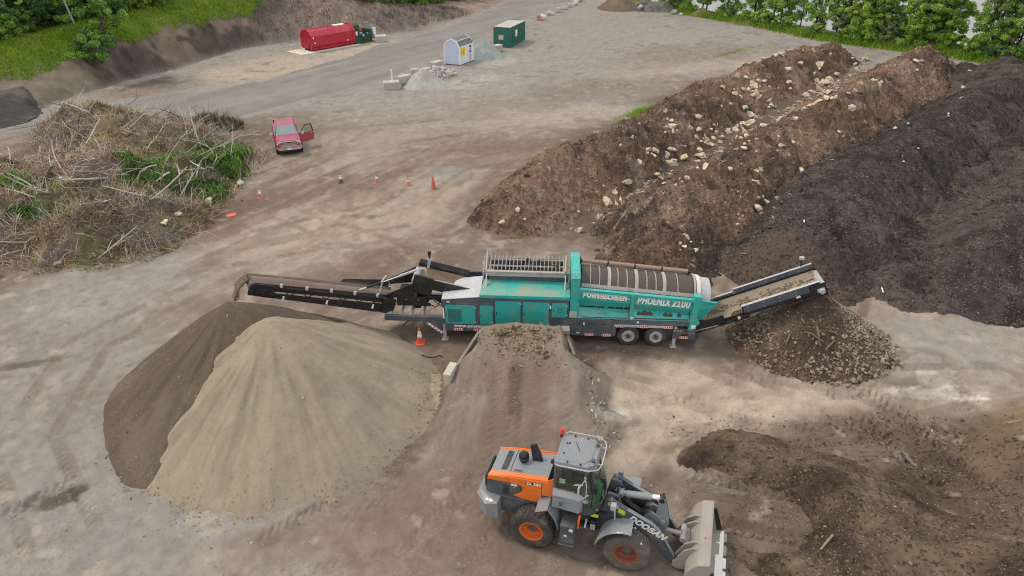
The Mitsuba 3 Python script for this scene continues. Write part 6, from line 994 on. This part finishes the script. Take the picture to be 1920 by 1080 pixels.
scatter('stone_chips', 620, lambda rg, n: to_xy(rg.uniform(-3, 54, n), 1.0 + rg.normal(size=n) * .45), .15, CHIPM, 'string of pale stone chips along the foot of the second brown windrow', 802, 1.4, colours=[(.55, .48, .38), (.46, .40, .32), (.36, .30, .24)])
scatter('compost_clods', 12000, on_uv(-6, 48, 9.5, 30), .05, CHIPM, 'dark clods and wood shreds on the black windrows', 803, 1.15, on=WON, colours=[(.050, .045, .045), (.085, .07, .062), (.035, .032, .034), (.065, .055, .052), (.15, .125, .105)])
scatter('soil_clods', 5000, lambda rg, n: (rg.uniform(6.0, 20, n), rg.uniform(10, 21, n)), .032, CHIPM, 'small clods and pebbles over the dug soil', 804, 1.0, colours=[(.13, .10, .075), (.10, .078, .06), (.20, .165, .13), (.08, .064, .052)])
scatter('ground_pebbles', 9000, lambda rg, n: ((rg.random(n) - .5) * 50, 13.2 + 40 * rg.random(n) ** 1.5), .020, CHIPM, 'loose pebbles and crumbs of soil over the yard', 805, 1.0, colours=[(.42, .38, .32), (.24, .20, .165), (.17, .14, .115), (.5, .46, .40)])
scatter('ramp_rubble', 130, lambda rg, n: (2.9 + np.abs(rg.normal(size=n)) * .55 + .2 * rg.random(n), rg.uniform(18.8, 24.0, n)), .065, CHIPM, 'pale rubble spilt along the side of the ramp', 806, 1.2, colours=[(.48, .44, .37), (.30, .25, .2), (.14, .11, .09), (.6, .57, .5)])
scatter('ramp_clods', 700, lambda rg, n: (rg.normal(size=n) * .9 + .5, 24.6 - np.abs(rg.normal(size=n)) * 1.0), .05, CHIPM, 'clods of dark soil on top of the ramp', 807, 1.3, colours=[(.11, .085, .065), (.20, .16, .12), (.32, .27, .2)])
scatter('pile_crumbs', 2600, lambda rg, n: (lambda a, r: (-9.4 + r * np.cos(a), 21.9 + r * np.sin(a)))(rg.uniform(2.6, 6.6, n), 6.0 + rg.normal(size=n) * .35), .026, CHIPM, 'crumbs of soil rolled to the foot of the screened soil pile', 808, 1.0, colours=[(.30, .265, .205), (.24, .205, .155), (.16, .13, .10)])
# stones of the reject heap: the largest as parts, the rest joined
rr = np.random.default_rng(55); HS = []
while len(HS) < 2400:
    a, r_ = rr.uniform(0, 6.283), abs(rr.normal()) * 1.1 + 2.3 * rr.random(); x_, y_ = 14.3 + math.cos(a) * (r_ + .5), 26.3 + math.sin(a) * r_ * 1.05
    hh_ = float(reject(np.array([x_]), np.array([y_]))[0])
    if hh_ < -.18 or hh_ > 1.75 or (y_ > 28): continue
    if math.hypot(x_ - 13.2, y_ - 25.6) < 1.5 and rr.random() < .85: continue
    HS.append((x_, y_, .07 + .16 * rr.random() ** 2.2 * (1.25 - .35 * max(hh_, 0)) + .03))
HS.sort(key=lambda q: -q[2]); SMAT = mat('heap_stone', {'type': 'diffuse', 'reflectance': proc(lambda p, n, uv: mix((.17, .135, .105), (.40, .35, .29), fbm(p.x * 2.7, p.y * 2.7, p.z * 2.7, 3)) * (.7 + .5 * noise(p.x * 8, p.y * 8, p.z * 8)))}); RS = [ply_of(m, SMAT) for m in ROCKS]
for x_, y_, s in HS[:300]:
    k = number(rj + '__stone'); scene[k] = {**RS[rr.integers(len(RS))], 'to_world': xform(x_, y_, gz(x_, y_) + .2 * s, s * .95, .5, rr)}
px, py = np.array([q[0] for q in HS[300:]]), np.array([q[1] for q in HS[300:]]); pz = top_of(px, py); small = []
for (x_, y_, s), z_ in zip(HS[300:], pz): small.append(ROCKS[rr.integers(10)].copy().apply_transform(trimesh.transformations.compose_matrix(scale=[s * .85] * 3, angles=rr.uniform(0, 6, 3), translate=[x_, y_, z_ + .15 * s])))
part(rj, 'small_stones', small, SMAT, kind='stuff')
for i in range(13):
    a = rr.uniform(0, 6.28); x_, y_ = 14.6 + rr.normal() * 1.2, 25.0 + rr.normal() * .9; z_ = gz(x_, y_); L = rr.uniform(.3, 1.1); dx, dy = math.cos(a) * L / 2, math.sin(a) * L / 2
    part(rj, 'root', tube([(x_ - dx, y_ - dy, z_ + .03), (x_ + rr.normal() * .06, y_ + rr.normal() * .06, z_ + .1), (x_ + dx, y_ + dy, max(z_ - .02, gz(x_ + dx, y_ + dy) + .03))], [.025, .045, .03], 6), paint('root_wood', (.17, .12, .085), .9, .5, (.26, .21, .16)) if i == 0 else 'mat_root_wood')
# stone rubble behind the blocks
sr = thing('stone_rubble', 'heap of broken grey stones between the gravel cone and the white shed', 'rubble heap')
for i in range(150):
    a, r_ = rr.uniform(0, 6.28), 2.6 * math.sqrt(rr.random()); x_, y_ = -8.6 + math.cos(a) * r_ * .85, 79.9 + math.sin(a) * r_ * 1.15; h_ = .95 * (1 - r_ / 2.9)
    k = number(sr + '__stone'); s = rr.uniform(.3, .62); scene[k] = {**RG[rr.integers(10)], 'to_world': xform(x_, y_, h_ * rr.uniform(.6, 1.05) + .08, s, .8, rr)}
# ---- brush heap
BR = [(-24.5, 38.0, 1.5), (-26.5, 43, 2.3), (-28.5, 50, 2.4), (-33, 57, 1.8), (-38, 60, 1.1)]; BR2 = [(-27, 38.5, 1.5), (-33, 40.5, 2.0), (-40, 44, 2.0)]; BR3 = [(-24, 47, 1.9), (-21.8, 50.5, 1.1)]
def brush(x, y):
    h = np.maximum(np.maximum(ridge(x, y, BR, .36, .8), ridge(x, y, BR2, .36, .8)), ridge(x, y, BR3, .5, .5)); return h + (3.0 * (fb(x, y, 3.6, 700, 3) - .5) + 1.4 * (fb(x, y, 1.1, 701, 3) - .5)) * st(-.4, .9, h)
def brush2(x, y): return ridge(x, y, [(-27.3, 60.2, .75), (-25.2, 59.6, .6)], .55, .4) + .3 * (fb(x, y, .9, 705, 3) - .5)
SURF += [brush, brush2]
def patches(x, y):
    """kind of growth at a place: 0 brown litter, 1 grey twigs, 2 olive, 3 fresh green, 4 straw, 5 rust"""
    a, b = fb(x, y, 3.4, 710, 3), fb(x, y, 1.5, 711, 3); k = np.zeros(x.shape, int); k[a > .47] = 1; k[b > .56] = 4; k[(a < .42) & (b > .44)] = 2
    for cx, cy, rx, ry, d, kk in ((-24.2, 42.8, 2.1, 2.6, 10, 3), (-22.6, 44.8, .9, 1.4, 10, 2), (-21.8, 48.4, 2.2, 2.2, 0, 3), (-23.6, 50.6, 1.7, 1.2, 0, 3), (-24.8, 46.8, 1.3, 1.0, 0, 3), (-22.6, 41.0, .9, .9, 0, 2), (-25.5, 52.8, 2.0, 1.0, 0, 2), (-21.3, 51.2, 1.3, 1.9, 20, 3), (-22.3, 46.5, .6, .7, 0, 3), (-20.9, 44.2, 1.3, 1.6, 0, 3), (-31.2, 41.5, 2.4, 1.0, 15, 3), (-34.5, 45.5, 1.6, 1.4, 0, 5), (-28.4, 37.6, 2.0, .9, 10, 3), (-22.8, 54.0, 2.0, 1.0, -20, 2), (-26.8, 39.2, 2.4, 1.2, 20, 2), (-33.2, 49.5, 2.5, 1.6, 20, 5), (-30.8, 46.0, 1.4, 1.2, 0, 5), (-31.5, 57, 3, 1.2, 0, 4), (-27.5, 36.0, 4, 1.2, 15, 0), (-28.0, 47.5, 2.6, 2.2, 0, 4), (-26.3, 41.2, 1.4, 1.6, 30, 1), (-28.6, 43.2, 2.0, 1.2, 30, 1)):
        k[ellipse(x, y, cx, cy, rx, ry, d, .2, .5, 700 + kk) > .5] = kk
    return k
gx, gy = heap_grid(-50, -18, 30.5, 64.5, .16); hb = brush(gx, gy); kk = patches(gx, gy); pal = np.array([(.14, .105, .078), (.125, .105, .09), (.105, .10, .055), (.05, .075, .032), (.19, .155, .105), (.20, .12, .085)])
c = pal[kk] * (.6 + .8 * fb(gx, gy, .5, 712, 3))[..., None]; bh_ = thing('brush_heap', 'broad heap of cut branches, turf and garden waste beside the open yard', 'brush heap'); heap(bh_, 'litter', gx, gy, hb, c, under=.1)
rb = np.random.default_rng(88)
def strands(fn, n, box_, kinds, length, width, up, cols, seed, lift=.0):
    rg = np.random.default_rng(seed); X, Y = rg.uniform(box_[0], box_[1], n * 4), rg.uniform(box_[2], box_[3], n * 4); h = fn(X, Y); ok = (h > -.22 * (seed < 755)) & np.isin(patches(X, Y), kinds); X, Y = X[ok][:n], Y[ok][:n]; Z = lie(X, Y, False) + np.maximum(fn(X, Y), 0) + lift * rg.random(len(X)); m = len(X)
    # strands lie in tufts that share a lean
    ta = 6.283 * (fb(X, Y, 1.6, seed + 1, 2) * 2.2) + rg.normal(size=m) * .7; el = np.clip(up + rg.normal(size=m) * .35, -.25, 1.4); L = length * np.exp(rg.normal(size=m) * .4); D = np.stack([np.cos(ta) * np.cos(el), np.sin(ta) * np.cos(el), np.sin(el)], 1) * L[:, None]
    S = np.stack([-np.sin(ta), np.cos(ta), rg.normal(size=m) * .3], 1) * (width * rg.uniform(.6, 1.4, m))[:, None]; B = np.stack([X, Y, Z - .03], 1); mid = B + D * .55 + np.array([0, 0, 1]) * (.08 * L)[:, None]; tip = B + D
    V = np.stack([B - S, B + S, mid - S * .9, mid + S * .9, tip], 1).reshape(-1, 3); i = np.arange(m)[:, None] * 5; F = np.concatenate([i + [0, 1, 3], i + [0, 3, 2], i + [2, 3, 4]], 0)
    cc = np.array(cols)[rg.integers(len(cols), size=m)] * rg.uniform(.65, 1.3, (m, 1)); return (V, F), np.repeat(np.clip(cc, .01, .8), 5, 0)
BX = (-46, -19, 31, 63)
for nm, n, kinds, L, w, up, cols, lab in (('dry_stalks', 14000, [0, 4, 5, 1], .5, .016, .35, [(.42, .325, .205), (.34, .25, .16), (.48, .395, .27), (.22, .155, .105), (.38, .22, .145)], 'straw and dry stalks'), ('twigs', 14000, [1, 0, 5], .8, .012, .45, [(.42, .37, .33), (.33, .28, .245), (.52, .47, .425), (.21, .165, .135)], 'grey leafless twigs'), ('green_turf', 14000, [3], .42, .034, .7, [(.09, .18, .045), (.14, .25, .055), (.07, .135, .05), (.19, .29, .075)], 'fresh green cuttings'), ('olive_turf', 14000, [2, 4, 0], .34, .026, .5, [(.21, .215, .09), (.28, .26, .12), (.16, .175, .075), (.33, .285, .16), (.30, .245, .17)], 'olive wilting turf'), ('rust_needles', 6000, [5], .28, .024, .4, [(.30, .12, .075), (.24, .12, .075), (.33, .19, .12)], 'rust coloured dead needles')):
    m_, cc = strands(brush, n, BX, kinds, L, w, up, cols, 720 + len(nm)); part(bh_, nm, trimesh.Trimesh(*m_, process=False), BARK, color=cc, kind='stuff', label=lab)
BRM = [paint('branch_grey', (.46, .425, .385), .9, .5, (.18, .15, .125), 4), paint('branch_brown', (.20, .155, .11), .9, .5, (.30, .25, .19), 4)]
def branch(parent, fn, x, y, L, a, up, r, m):
    P = []; z = float(lie(np.array([x]), np.array([y]), False)[0] + fn(np.array([x]), np.array([y]))[0]); bx, by = rb.normal(size=2) * .12 * L
    for t in np.linspace(0, 1, 6): P.append((x + math.cos(a) * L * t + bx * math.sin(3 * t), y + math.sin(a) * L * t + by * math.sin(3 * t), max(z - .06 + up * L * t + .1 * math.sin(3.1 * t), float(fn(np.array([x + math.cos(a) * L * t]), np.array([y + math.sin(a) * L * t]))[0]) - .02)))
    ms = [tube(P, np.linspace(r, r * .45, 6), 5)]
    for t in (2, 3, 4):
        if rb.random() < .6: e = np.array(P[t]); d = np.array([math.cos(a + rb.choice([-1, 1]) * rb.uniform(.5, 1.0)), math.sin(a + rb.normal() * .6), rb.uniform(.0, .8)]) * L * rb.uniform(.2, .4); ms.append(tube([e, e + d * .5 + rb.normal(size=3) * .04, e + d], [r * .5, r * .4, r * .2], 4))
    return part(parent, 'branch', ms, m)
n = 0
while n < 285:
    x_, y_ = rb.uniform(-42, -19.5), rb.uniform(32, 61)
    if brush(np.array([x_]), np.array([y_]))[0] < .15: continue
    branch(bh_, brush, x_, y_, rb.uniform(.8, 3.4), rb.uniform(0, 6.28), abs(rb.normal()) * .38, rb.uniform(.02, .075), BRM[n % 2]); n += 1
for i in range(14): branch(bh_, brush, -28.6 + rb.normal() * .7, 42.6 + rb.normal() * .6, rb.uniform(1.6, 3.4), -.55 + rb.normal() * .22, .12 + abs(rb.normal()) * .08, rb.uniform(.015, .03), BRM[0])
b2 = thing('brush_heap', 'small low heap of cut shrubs behind the large brush heap', 'brush heap'); gx, gy = heap_grid(-30, -22.5, 57, 63, .14); heap(b2, 'litter', gx, gy, brush2(gx, gy), np.broadcast_to(col(.10, .085, .06), gx.shape + (3,)) * (.6 + .8 * fb(gx, gy, .5, 713, 3))[..., None], under=.1)
def any_(fn): return lambda x, y: fn(x, y)
_p = patches; patches = lambda x, y: np.full(x.shape, 9)
for nm, n, L, w, up, cols, lab in (('green_turf', 1800, .38, .03, .7, [(.06, .10, .035), (.09, .12, .05), (.12, .13, .06)], 'dull green shrub cuttings'), ('twigs', 900, .9, .012, .7, [(.30, .28, .26), (.2, .16, .13), (.30, .14, .10)], 'grey and reddish twigs')): m_, cc = strands(brush2, n, (-30, -23, 57.5, 62.5), [9], L, w, up, cols, 760 + len(nm)); part(b2, nm, trimesh.Trimesh(*m_, process=False), BARK, color=cc, kind='stuff', label=lab)
patches = _p
for x_, y_, s, lab in ((-20.1, 42.0, .75, 'pale boulder at the edge of the brush heap below the cone'), (-19.5, 45.9, .8, 'yellowish boulder at the brush heap edge'), (-20.5, 38.6, .6, 'pale boulder at the foot of the brush heap, apart from the others'), (-20.9, 37.5, .75, 'angular pale boulder low on the brush heap corner'), (-30.6, 43.9, .65, 'white stone lying on top of the brush heap'), (-25.3, 33.6, .7, 'brown stump end at the foot of the brush heap'), (-28.2, 32.4, 1.1, 'mossy log end at the brush heap toe'), (-18.3, 43.0, .3, 'small dark stone beside the lone faded cone')):
    stone('boulder' if s > .5 else 'stone', x_, y_, s, RP if 'brown' not in lab and 'mossy' not in lab and 'dark' not in lab else RS, lab, 'boulder' if s > .5 else 'stone')
# ================================================================ trees, bushes, grass
def leaf_cloud(rg, centres, radii, n, size, hues, flat=.75):
    w = radii ** 2 / np.sum(radii ** 2); idx = rg.choice(len(centres), n, p=w); d = rg.normal(size=(n, 3)); d /= np.linalg.norm(d, axis=1, keepdims=True); rad = rg.random(n) ** .45
    P = centres[idx] + d * (radii[idx] * rad)[:, None] * np.array([1, 1, flat]); nrm = d * .5 + rg.normal(size=(n, 3)) * .6 + [0, 0, .5]; nrm /= np.linalg.norm(nrm, axis=1, keepdims=True); a = np.cross(nrm, rg.normal(size=(n, 3))); a /= np.linalg.norm(a, axis=1, keepdims=True); b = np.cross(nrm, a); s = (size * np.exp(rg.normal(size=n) * .3))[:, None]
    V = np.stack([P - a * s, P + b * s * .55, P + a * s, P - b * s * .55], 1).reshape(-1, 3); i = np.arange(n)[:, None] * 4; F = np.concatenate([i + [0, 1, 2], i + [0, 2, 3]], 0)
    hue = np.array(hues); c = hue[rg.integers(len(hue), size=len(centres))][idx] * rg.uniform(.72, 1.3, (n, 1)); return trimesh.Trimesh(V, F, process=False), np.repeat(np.clip(c, .008, .6), 4, 0)
def make_tree(key, seed, h, cw, c0, nc, nl, size, hues, trunk=.14, stems=1, bark=(.12, .10, .085)):
    rg = np.random.default_rng(seed); C = []; R = []
    for i in range(nc):
        t = rg.random() ** .8; z = c0 + (h - c0) * t; env = cw * (math.sin(math.pi * min(.98, .18 + .80 * t)) ** .7) * rg.uniform(.25, 1.0); a = rg.uniform(0, 6.28); C.append((math.cos(a) * env, math.sin(a) * env, z)); R.append(rg.uniform(.11, .27) * cw * (1.15 - .4 * t))
    C, R = np.array(C), np.array(R); lm, lc = leaf_cloud(rg, C, R, nl, size, hues); ms = []
    for s in range(stems):
        a = rg.uniform(0, 6.28); o = np.array([math.cos(a), math.sin(a), 0]) * (.3 * (stems > 1)); lean = rg.normal(size=2) * .06 * h + o[:2] * 3; ms.append(tube([(*(o[:2] + lean * t + rg.normal(size=2) * .05), -.5 + (h * .88 + .5) * t) for t in np.linspace(0, 1, 7)], np.linspace(trunk, trunk * .25, 7), 7))
    for i in rg.choice(nc, min(nc, 14), replace=False):
        e = C[i]; b = np.array([0, 0, max(.4, e[2] * .62)]); ms.append(tube([b, (b + e) / 2 + [0, 0, .15], e], [trunk * .4, trunk * .28, trunk * .12], 5))
    tm_ = trimesh.util.concatenate(ms); tcl = np.clip(np.array(bark) * np.random.default_rng(seed + 1).uniform(.8, 1.2, (len(tm_.vertices), 1)), 0, 1)
    scene[key] = {'type': 'shapegroup', 'trunk': mikit.ply(tm_, BARK, smooth=True, color=tcl), 'crown': mikit.ply(lm, LEAF, color=lc)}
G1 = [(0.185, 0.344, 0.083), (0.238, 0.41, 0.093), (0.145, 0.278, 0.08), (0.284, 0.456, 0.105)]; G2 = [(0.284, 0.456, 0.083), (0.35, 0.5, 0.102), (0.225, 0.384, 0.08)]; G3 = [(0.106, 0.218, 0.085), (0.132, 0.257, 0.1), (0.093, 0.179, 0.082)]; G4 = [(0.245, 0.337, 0.164), (0.298, 0.39, 0.207), (0.212, 0.304, 0.141)]
make_tree('proto_dense_a', 900, 9.5, 3.0, 1.0, 90, 20000, .115, G1, .17); make_tree('proto_dense_b', 901, 11.0, 3.4, 1.6, 95, 20000, .12, G3 + G1[:2], .2); make_tree('proto_bright', 902, 8.0, 2.7, .6, 85, 19000, .10, G2, .13)
make_tree('proto_airy_a', 903, 10.0, 3.2, 1.6, 85, 16000, .10, G1 + G2, .16, bark=(.07, .06, .055)); make_tree('proto_airy_b', 904, 11.5, 3.0, 2.0, 80, 14000, .10, G2 + G4, .13, bark=(.10, .09, .085))
make_tree('proto_bush_a', 905, 2.7, 1.9, .2, 48, 9500, .075, G1 + G3, .05, 4); make_tree('proto_bush_b', 906, 2.2, 1.7, .1, 44, 9000, .07, G2 + G1, .05, 4); make_tree('proto_bush_pale', 907, 4.2, 2.0, .6, 36, 8000, .09, G4, .07, 3); make_tree('proto_stems', 908, 7.5, 1.4, 4.0, 14, 500, .12, G4, .09, 5, (.42, .40, .36))
rt = np.random.default_rng(99); NTH = 'first second third fourth fifth sixth seventh eighth ninth tenth eleventh twelfth thirteenth fourteenth fifteenth sixteenth seventeenth eighteenth nineteenth twentieth'.split()
def nth(i):
    if i < 20: return NTH[i]
    t, u = divmod(i + 1, 10); d = ['twent', 'thirt', 'fort', 'fift', 'sixt', 'sevent', 'eight', 'ninet'][t - 2]; return d + 'y-' + NTH[u - 1] if u else d + 'ieth'
def stand(name, spots, cat, group, words, where):
    """spots: (x, y, prototype, scale); each gets a label by its look and its place counted along the row"""
    spots = sorted(spots, key=lambda q: q[0] / q[1])
    for i, (x_, y_, proto, s) in enumerate(spots):
        k = number(name); place[k] = np.eye(4); z_ = float(lie(np.array([x_]), np.array([y_]), False)[0]) - .12
        scene[k] = {'type': 'instance', 'group': {'type': 'ref', 'id': proto}, 'to_world': T().translate([x_, y_, z_]).rotate([0, 0, 1], float(rt.uniform(0, 360))).scale([s * float(rt.uniform(.9, 1.1)), s * float(rt.uniform(.9, 1.1)), s])}
        tag(k, f'{words[proto]}, {nth(i)} from the left {where}', cat, group)
bank = []
def behind(t0, t1, n, d0, d1, protos, smin, smax):
    P = np.array(TOE[1:-1], float); seg = np.linalg.norm(np.diff(P, axis=0), axis=1); acc = np.concatenate([[0], np.cumsum(seg)]); out = []
    for i in range(n):
        s = acc[-1] * (t0 + (t1 - t0) * (i + rt.uniform(.1, .9)) / n); j = min(np.searchsorted(acc, s) - 1, len(seg) - 1); j = max(j, 0); e = (P[j + 1] - P[j]) / seg[j]; p = P[j] + e * (s - acc[j]); nn = np.array([-e[1], e[0]]); p = p + nn * rt.uniform(d0, d1); out.append((float(p[0]), float(p[1]), protos[rt.integers(len(protos))], float(rt.uniform(smin, smax))))
    return out
W_T = {'proto_dense_a': 'leafy mid green tree', 'proto_dense_b': 'tall dark green tree', 'proto_bright': 'bright yellow green tree', 'proto_airy_a': 'thin crowned green tree with a dark trunk', 'proto_airy_b': 'slender sparse tree', 'proto_bush_a': 'dense green bush', 'proto_bush_b': 'low bright green bush', 'proto_bush_pale': 'pale grey green shrub', 'proto_stems': 'clump of bare pale stems'}
left = behind(.04, .22, 9, 12.5, 15.5, ['proto_dense_a', 'proto_bright', 'proto_dense_b'], .8, 1.0) + behind(.20, .40, 12, 9.8, 12.5, ['proto_dense_a', 'proto_bright', 'proto_dense_a', 'proto_dense_b'], .75, 1.0) + behind(.34, .62, 12, 8, 12, ['proto_dense_a', 'proto_dense_b', 'proto_bright'], .8, 1.1) + behind(.05, .96, 26, 13, 19, ['proto_dense_b', 'proto_dense_a', 'proto_bright'], .95, 1.25) + behind(.02, .5, 14, 21, 28, ['proto_dense_b', 'proto_dense_a'], 1.0, 1.3)
left = [q for q in left if not (q[0] > -5)]
stand('tree', left, 'tree', 'trees behind the raw bank', W_T, 'behind the raw bank')
lb = behind(.02, .22, 12, 11.5, 13.5, ['proto_bush_a', 'proto_bush_pale', 'proto_bush_b'], .8, 1.25) + behind(.20, .38, 14, 8.8, 10.5, ['proto_bush_a', 'proto_bush_pale', 'proto_bush_b'], .8, 1.25) + behind(.36, .66, 18, 5.6, 8.5, ['proto_bush_a', 'proto_bush_b'], .9, 1.35) + behind(.62, .88, 13, 4.4, 7, ['proto_bush_a', 'proto_bush_b'], 1.0, 1.5)
stand('bush', lb, 'bush', 'bushes along the top of the raw bank', W_T, 'along the bank top')
stand('pale_sapling', [(-34.6, 105.0, 'proto_stems', 1.0)], 'sapling', None, W_T, 'on the bank crest')
solo('leaning_trunk', tube([(-49.8, 82.5, 4.4), (-50.6, 83.0, 7.5), (-51.6, 83.4, 11)], [.13, .11, .07], 7), plain('pale_bark', (.34, .32, .27), .9), 'thin pale trunk leaning in front of the dark trees above the grass', 'tree trunk')
RB = [(26.4, 134), (31.1, 125.2), (38.7, 114.2), (44.2, 102.6), (49.2, 97.0), (56.2, 91.6), (60.6, 83.0), (62.5, 74), (64, 64)]
def riverside(n, d0, d1, protos, smin, smax, t0=0, t1=1):
    P = np.array(RB, float); seg = np.linalg.norm(np.diff(P, axis=0), axis=1); acc = np.concatenate([[0], np.cumsum(seg)]); out = []
    for i in range(n):
        s = acc[-1] * (t0 + (t1 - t0) * (i + rt.uniform(.1, .9)) / n); j = max(min(np.searchsorted(acc, s) - 1, len(seg) - 1), 0); e = (P[j + 1] - P[j]) / seg[j]; p = P[j] + e * (s - acc[j]) + np.array([-e[1], e[0]]) * rt.uniform(d0, d1); out.append((float(p[0]), float(p[1]), protos[rt.integers(len(protos))], float(rt.uniform(smin, smax))))
    return out
stand('riverside_tree', riverside(24, 1.8, 5.0, ['proto_airy_a', 'proto_airy_b'], .75, 1.1) + riverside(6, 1.2, 2.6, ['proto_bright', 'proto_bright', 'proto_airy_a'], .8, 1.05, .47, .66) + riverside(7, 1.8, 4, ['proto_airy_a', 'proto_bright', 'proto_airy_b'], .75, 1.0, .66, .98), 'tree', 'trees along the river', W_T, 'along the river')
stand('riverside_bush', riverside(26, .2, 1.8, ['proto_bush_a', 'proto_bush_b', 'proto_bush_b'], .7, 1.15) + riverside(16, .6, 2.6, ['proto_bush_b', 'proto_bush_b', 'proto_bush_a', 'proto_bush_pale'], .8, 1.3, .45, 1.0), 'bush', 'bushes along the river', W_T, 'in front of the riverside trees')
def grass(n, pick, L, w, cols, seed):
    rg = np.random.default_rng(seed); X, Y = pick(rg, n); Z = lie(X, Y); m = len(X); a = rg.uniform(0, 6.283, m); ln = L * np.exp(rg.normal(size=m) * .35) * (.55 + .9 * fb(X, Y, 1.3, seed, 2)); lean = rg.normal(size=(m, 2)) * .35; S = np.stack([np.cos(a), np.sin(a), a * 0], 1) * (w * rg.uniform(.6, 1.4, m))[:, None]; B = np.stack([X, Y, Z - .03], 1); tip = B + np.stack([lean[:, 0] * ln, lean[:, 1] * ln, ln], 1)
    V = np.stack([B - S, B + S, tip], 1).reshape(-1, 3); cc = np.array(cols)[np.clip((fb(X, Y, 2.2, seed + 3, 3) * len(cols) * 1.3 - .3).astype(int), 0, len(cols) - 1)] * rg.uniform(.7, 1.3, (m, 1)); return (V, np.arange(3 * m).reshape(-1, 3)), np.repeat(np.clip(cc, .01, .6), 3, 0)
def turf_pick(rg, n):
    X, Y = rg.uniform(-66, -33, n * 3), rg.uniform(66, 112, n * 3); h, d, dd = bank_height(X, Y); n7_ = fb(X, Y, 3.0, 120, 4); ok = (dd > 2.9 + 3.2 * (n7_ - .5)) & (dd < 10) & (X < -35.5 + 4 * (n7_ - .5)); return X[ok][:n], Y[ok][:n]
GR = [(.15, .27, .035), (.21, .34, .045), (.26, .38, .055), (.31, .40, .09)]
g_, gc = grass(70000, turf_pick, .27, .04, GR, 950); scene['grass'] = mikit.ply(g_, LEAF, color=gc); tag('grass', 'long bright green grass on top of the raw bank', None, None, 'stuff')
def weed_pick(rg, n):
    t = rg.random(n); cx, cy = [], []; X = np.where(t < .45, 13.2 + rg.normal(size=n) * 1.6, np.where(t < .55, 29 + rg.normal(size=n) * 2.6, 40 + rg.normal(size=n) * 4)); Y = np.where(t < .45, 65.4 + (X - 13.2) * .9 + rg.normal(size=n) * .5, np.where(t < .55, 93 + (X - 29) * .9 + rg.normal(size=n) * .5, 118 - (X - 36) * 1.5 + rg.normal(size=n) * 1.0)); return X, Y
g_, gc = grass(3000, weed_pick, .2, .035, GR[1:], 951); scene['weeds'] = mikit.ply(g_, LEAF, color=gc); tag('weeds', 'strips of green weeds along the yard edge and behind the first windrow', None, None, 'stuff')
def fringe_pick(rg, n):
    P = np.array(RB, float); j = rg.integers(len(P) - 1, size=n); t = rg.random(n)[:, None]; p = P[j] * (1 - t) + P[j + 1] * t + rg.normal(size=(n, 2)) * .9; return p[:, 0], p[:, 1]
g_, gc = grass(16000, fringe_pick, .7, .05, GR[:3], 952); scene['undergrowth'] = mikit.ply(g_, LEAF, color=gc); tag('undergrowth', 'green undergrowth at the foot of the riverside bushes', None, None, 'stuff')
def dry_pick(rg, n):
    X, Y = rg.uniform(-40, -4, n * 4), rg.uniform(92, 126, n * 4); h, d, dd = bank_height(X, Y); ok = (dd > .2) & (dd < 5.5) & (X > -36); return X[ok][:n], Y[ok][:n]
g_, gc = grass(9000, dry_pick, .45, .03, [(.20, .16, .13), (.30, .25, .2), (.14, .11, .09), (.36, .30, .22)], 953); scene['dry_brush'] = mikit.ply(g_, BARK, color=gc); tag('dry_brush', 'dry brown stalks and wood scraps on the bank face behind the compactor', None, None, 'stuff')
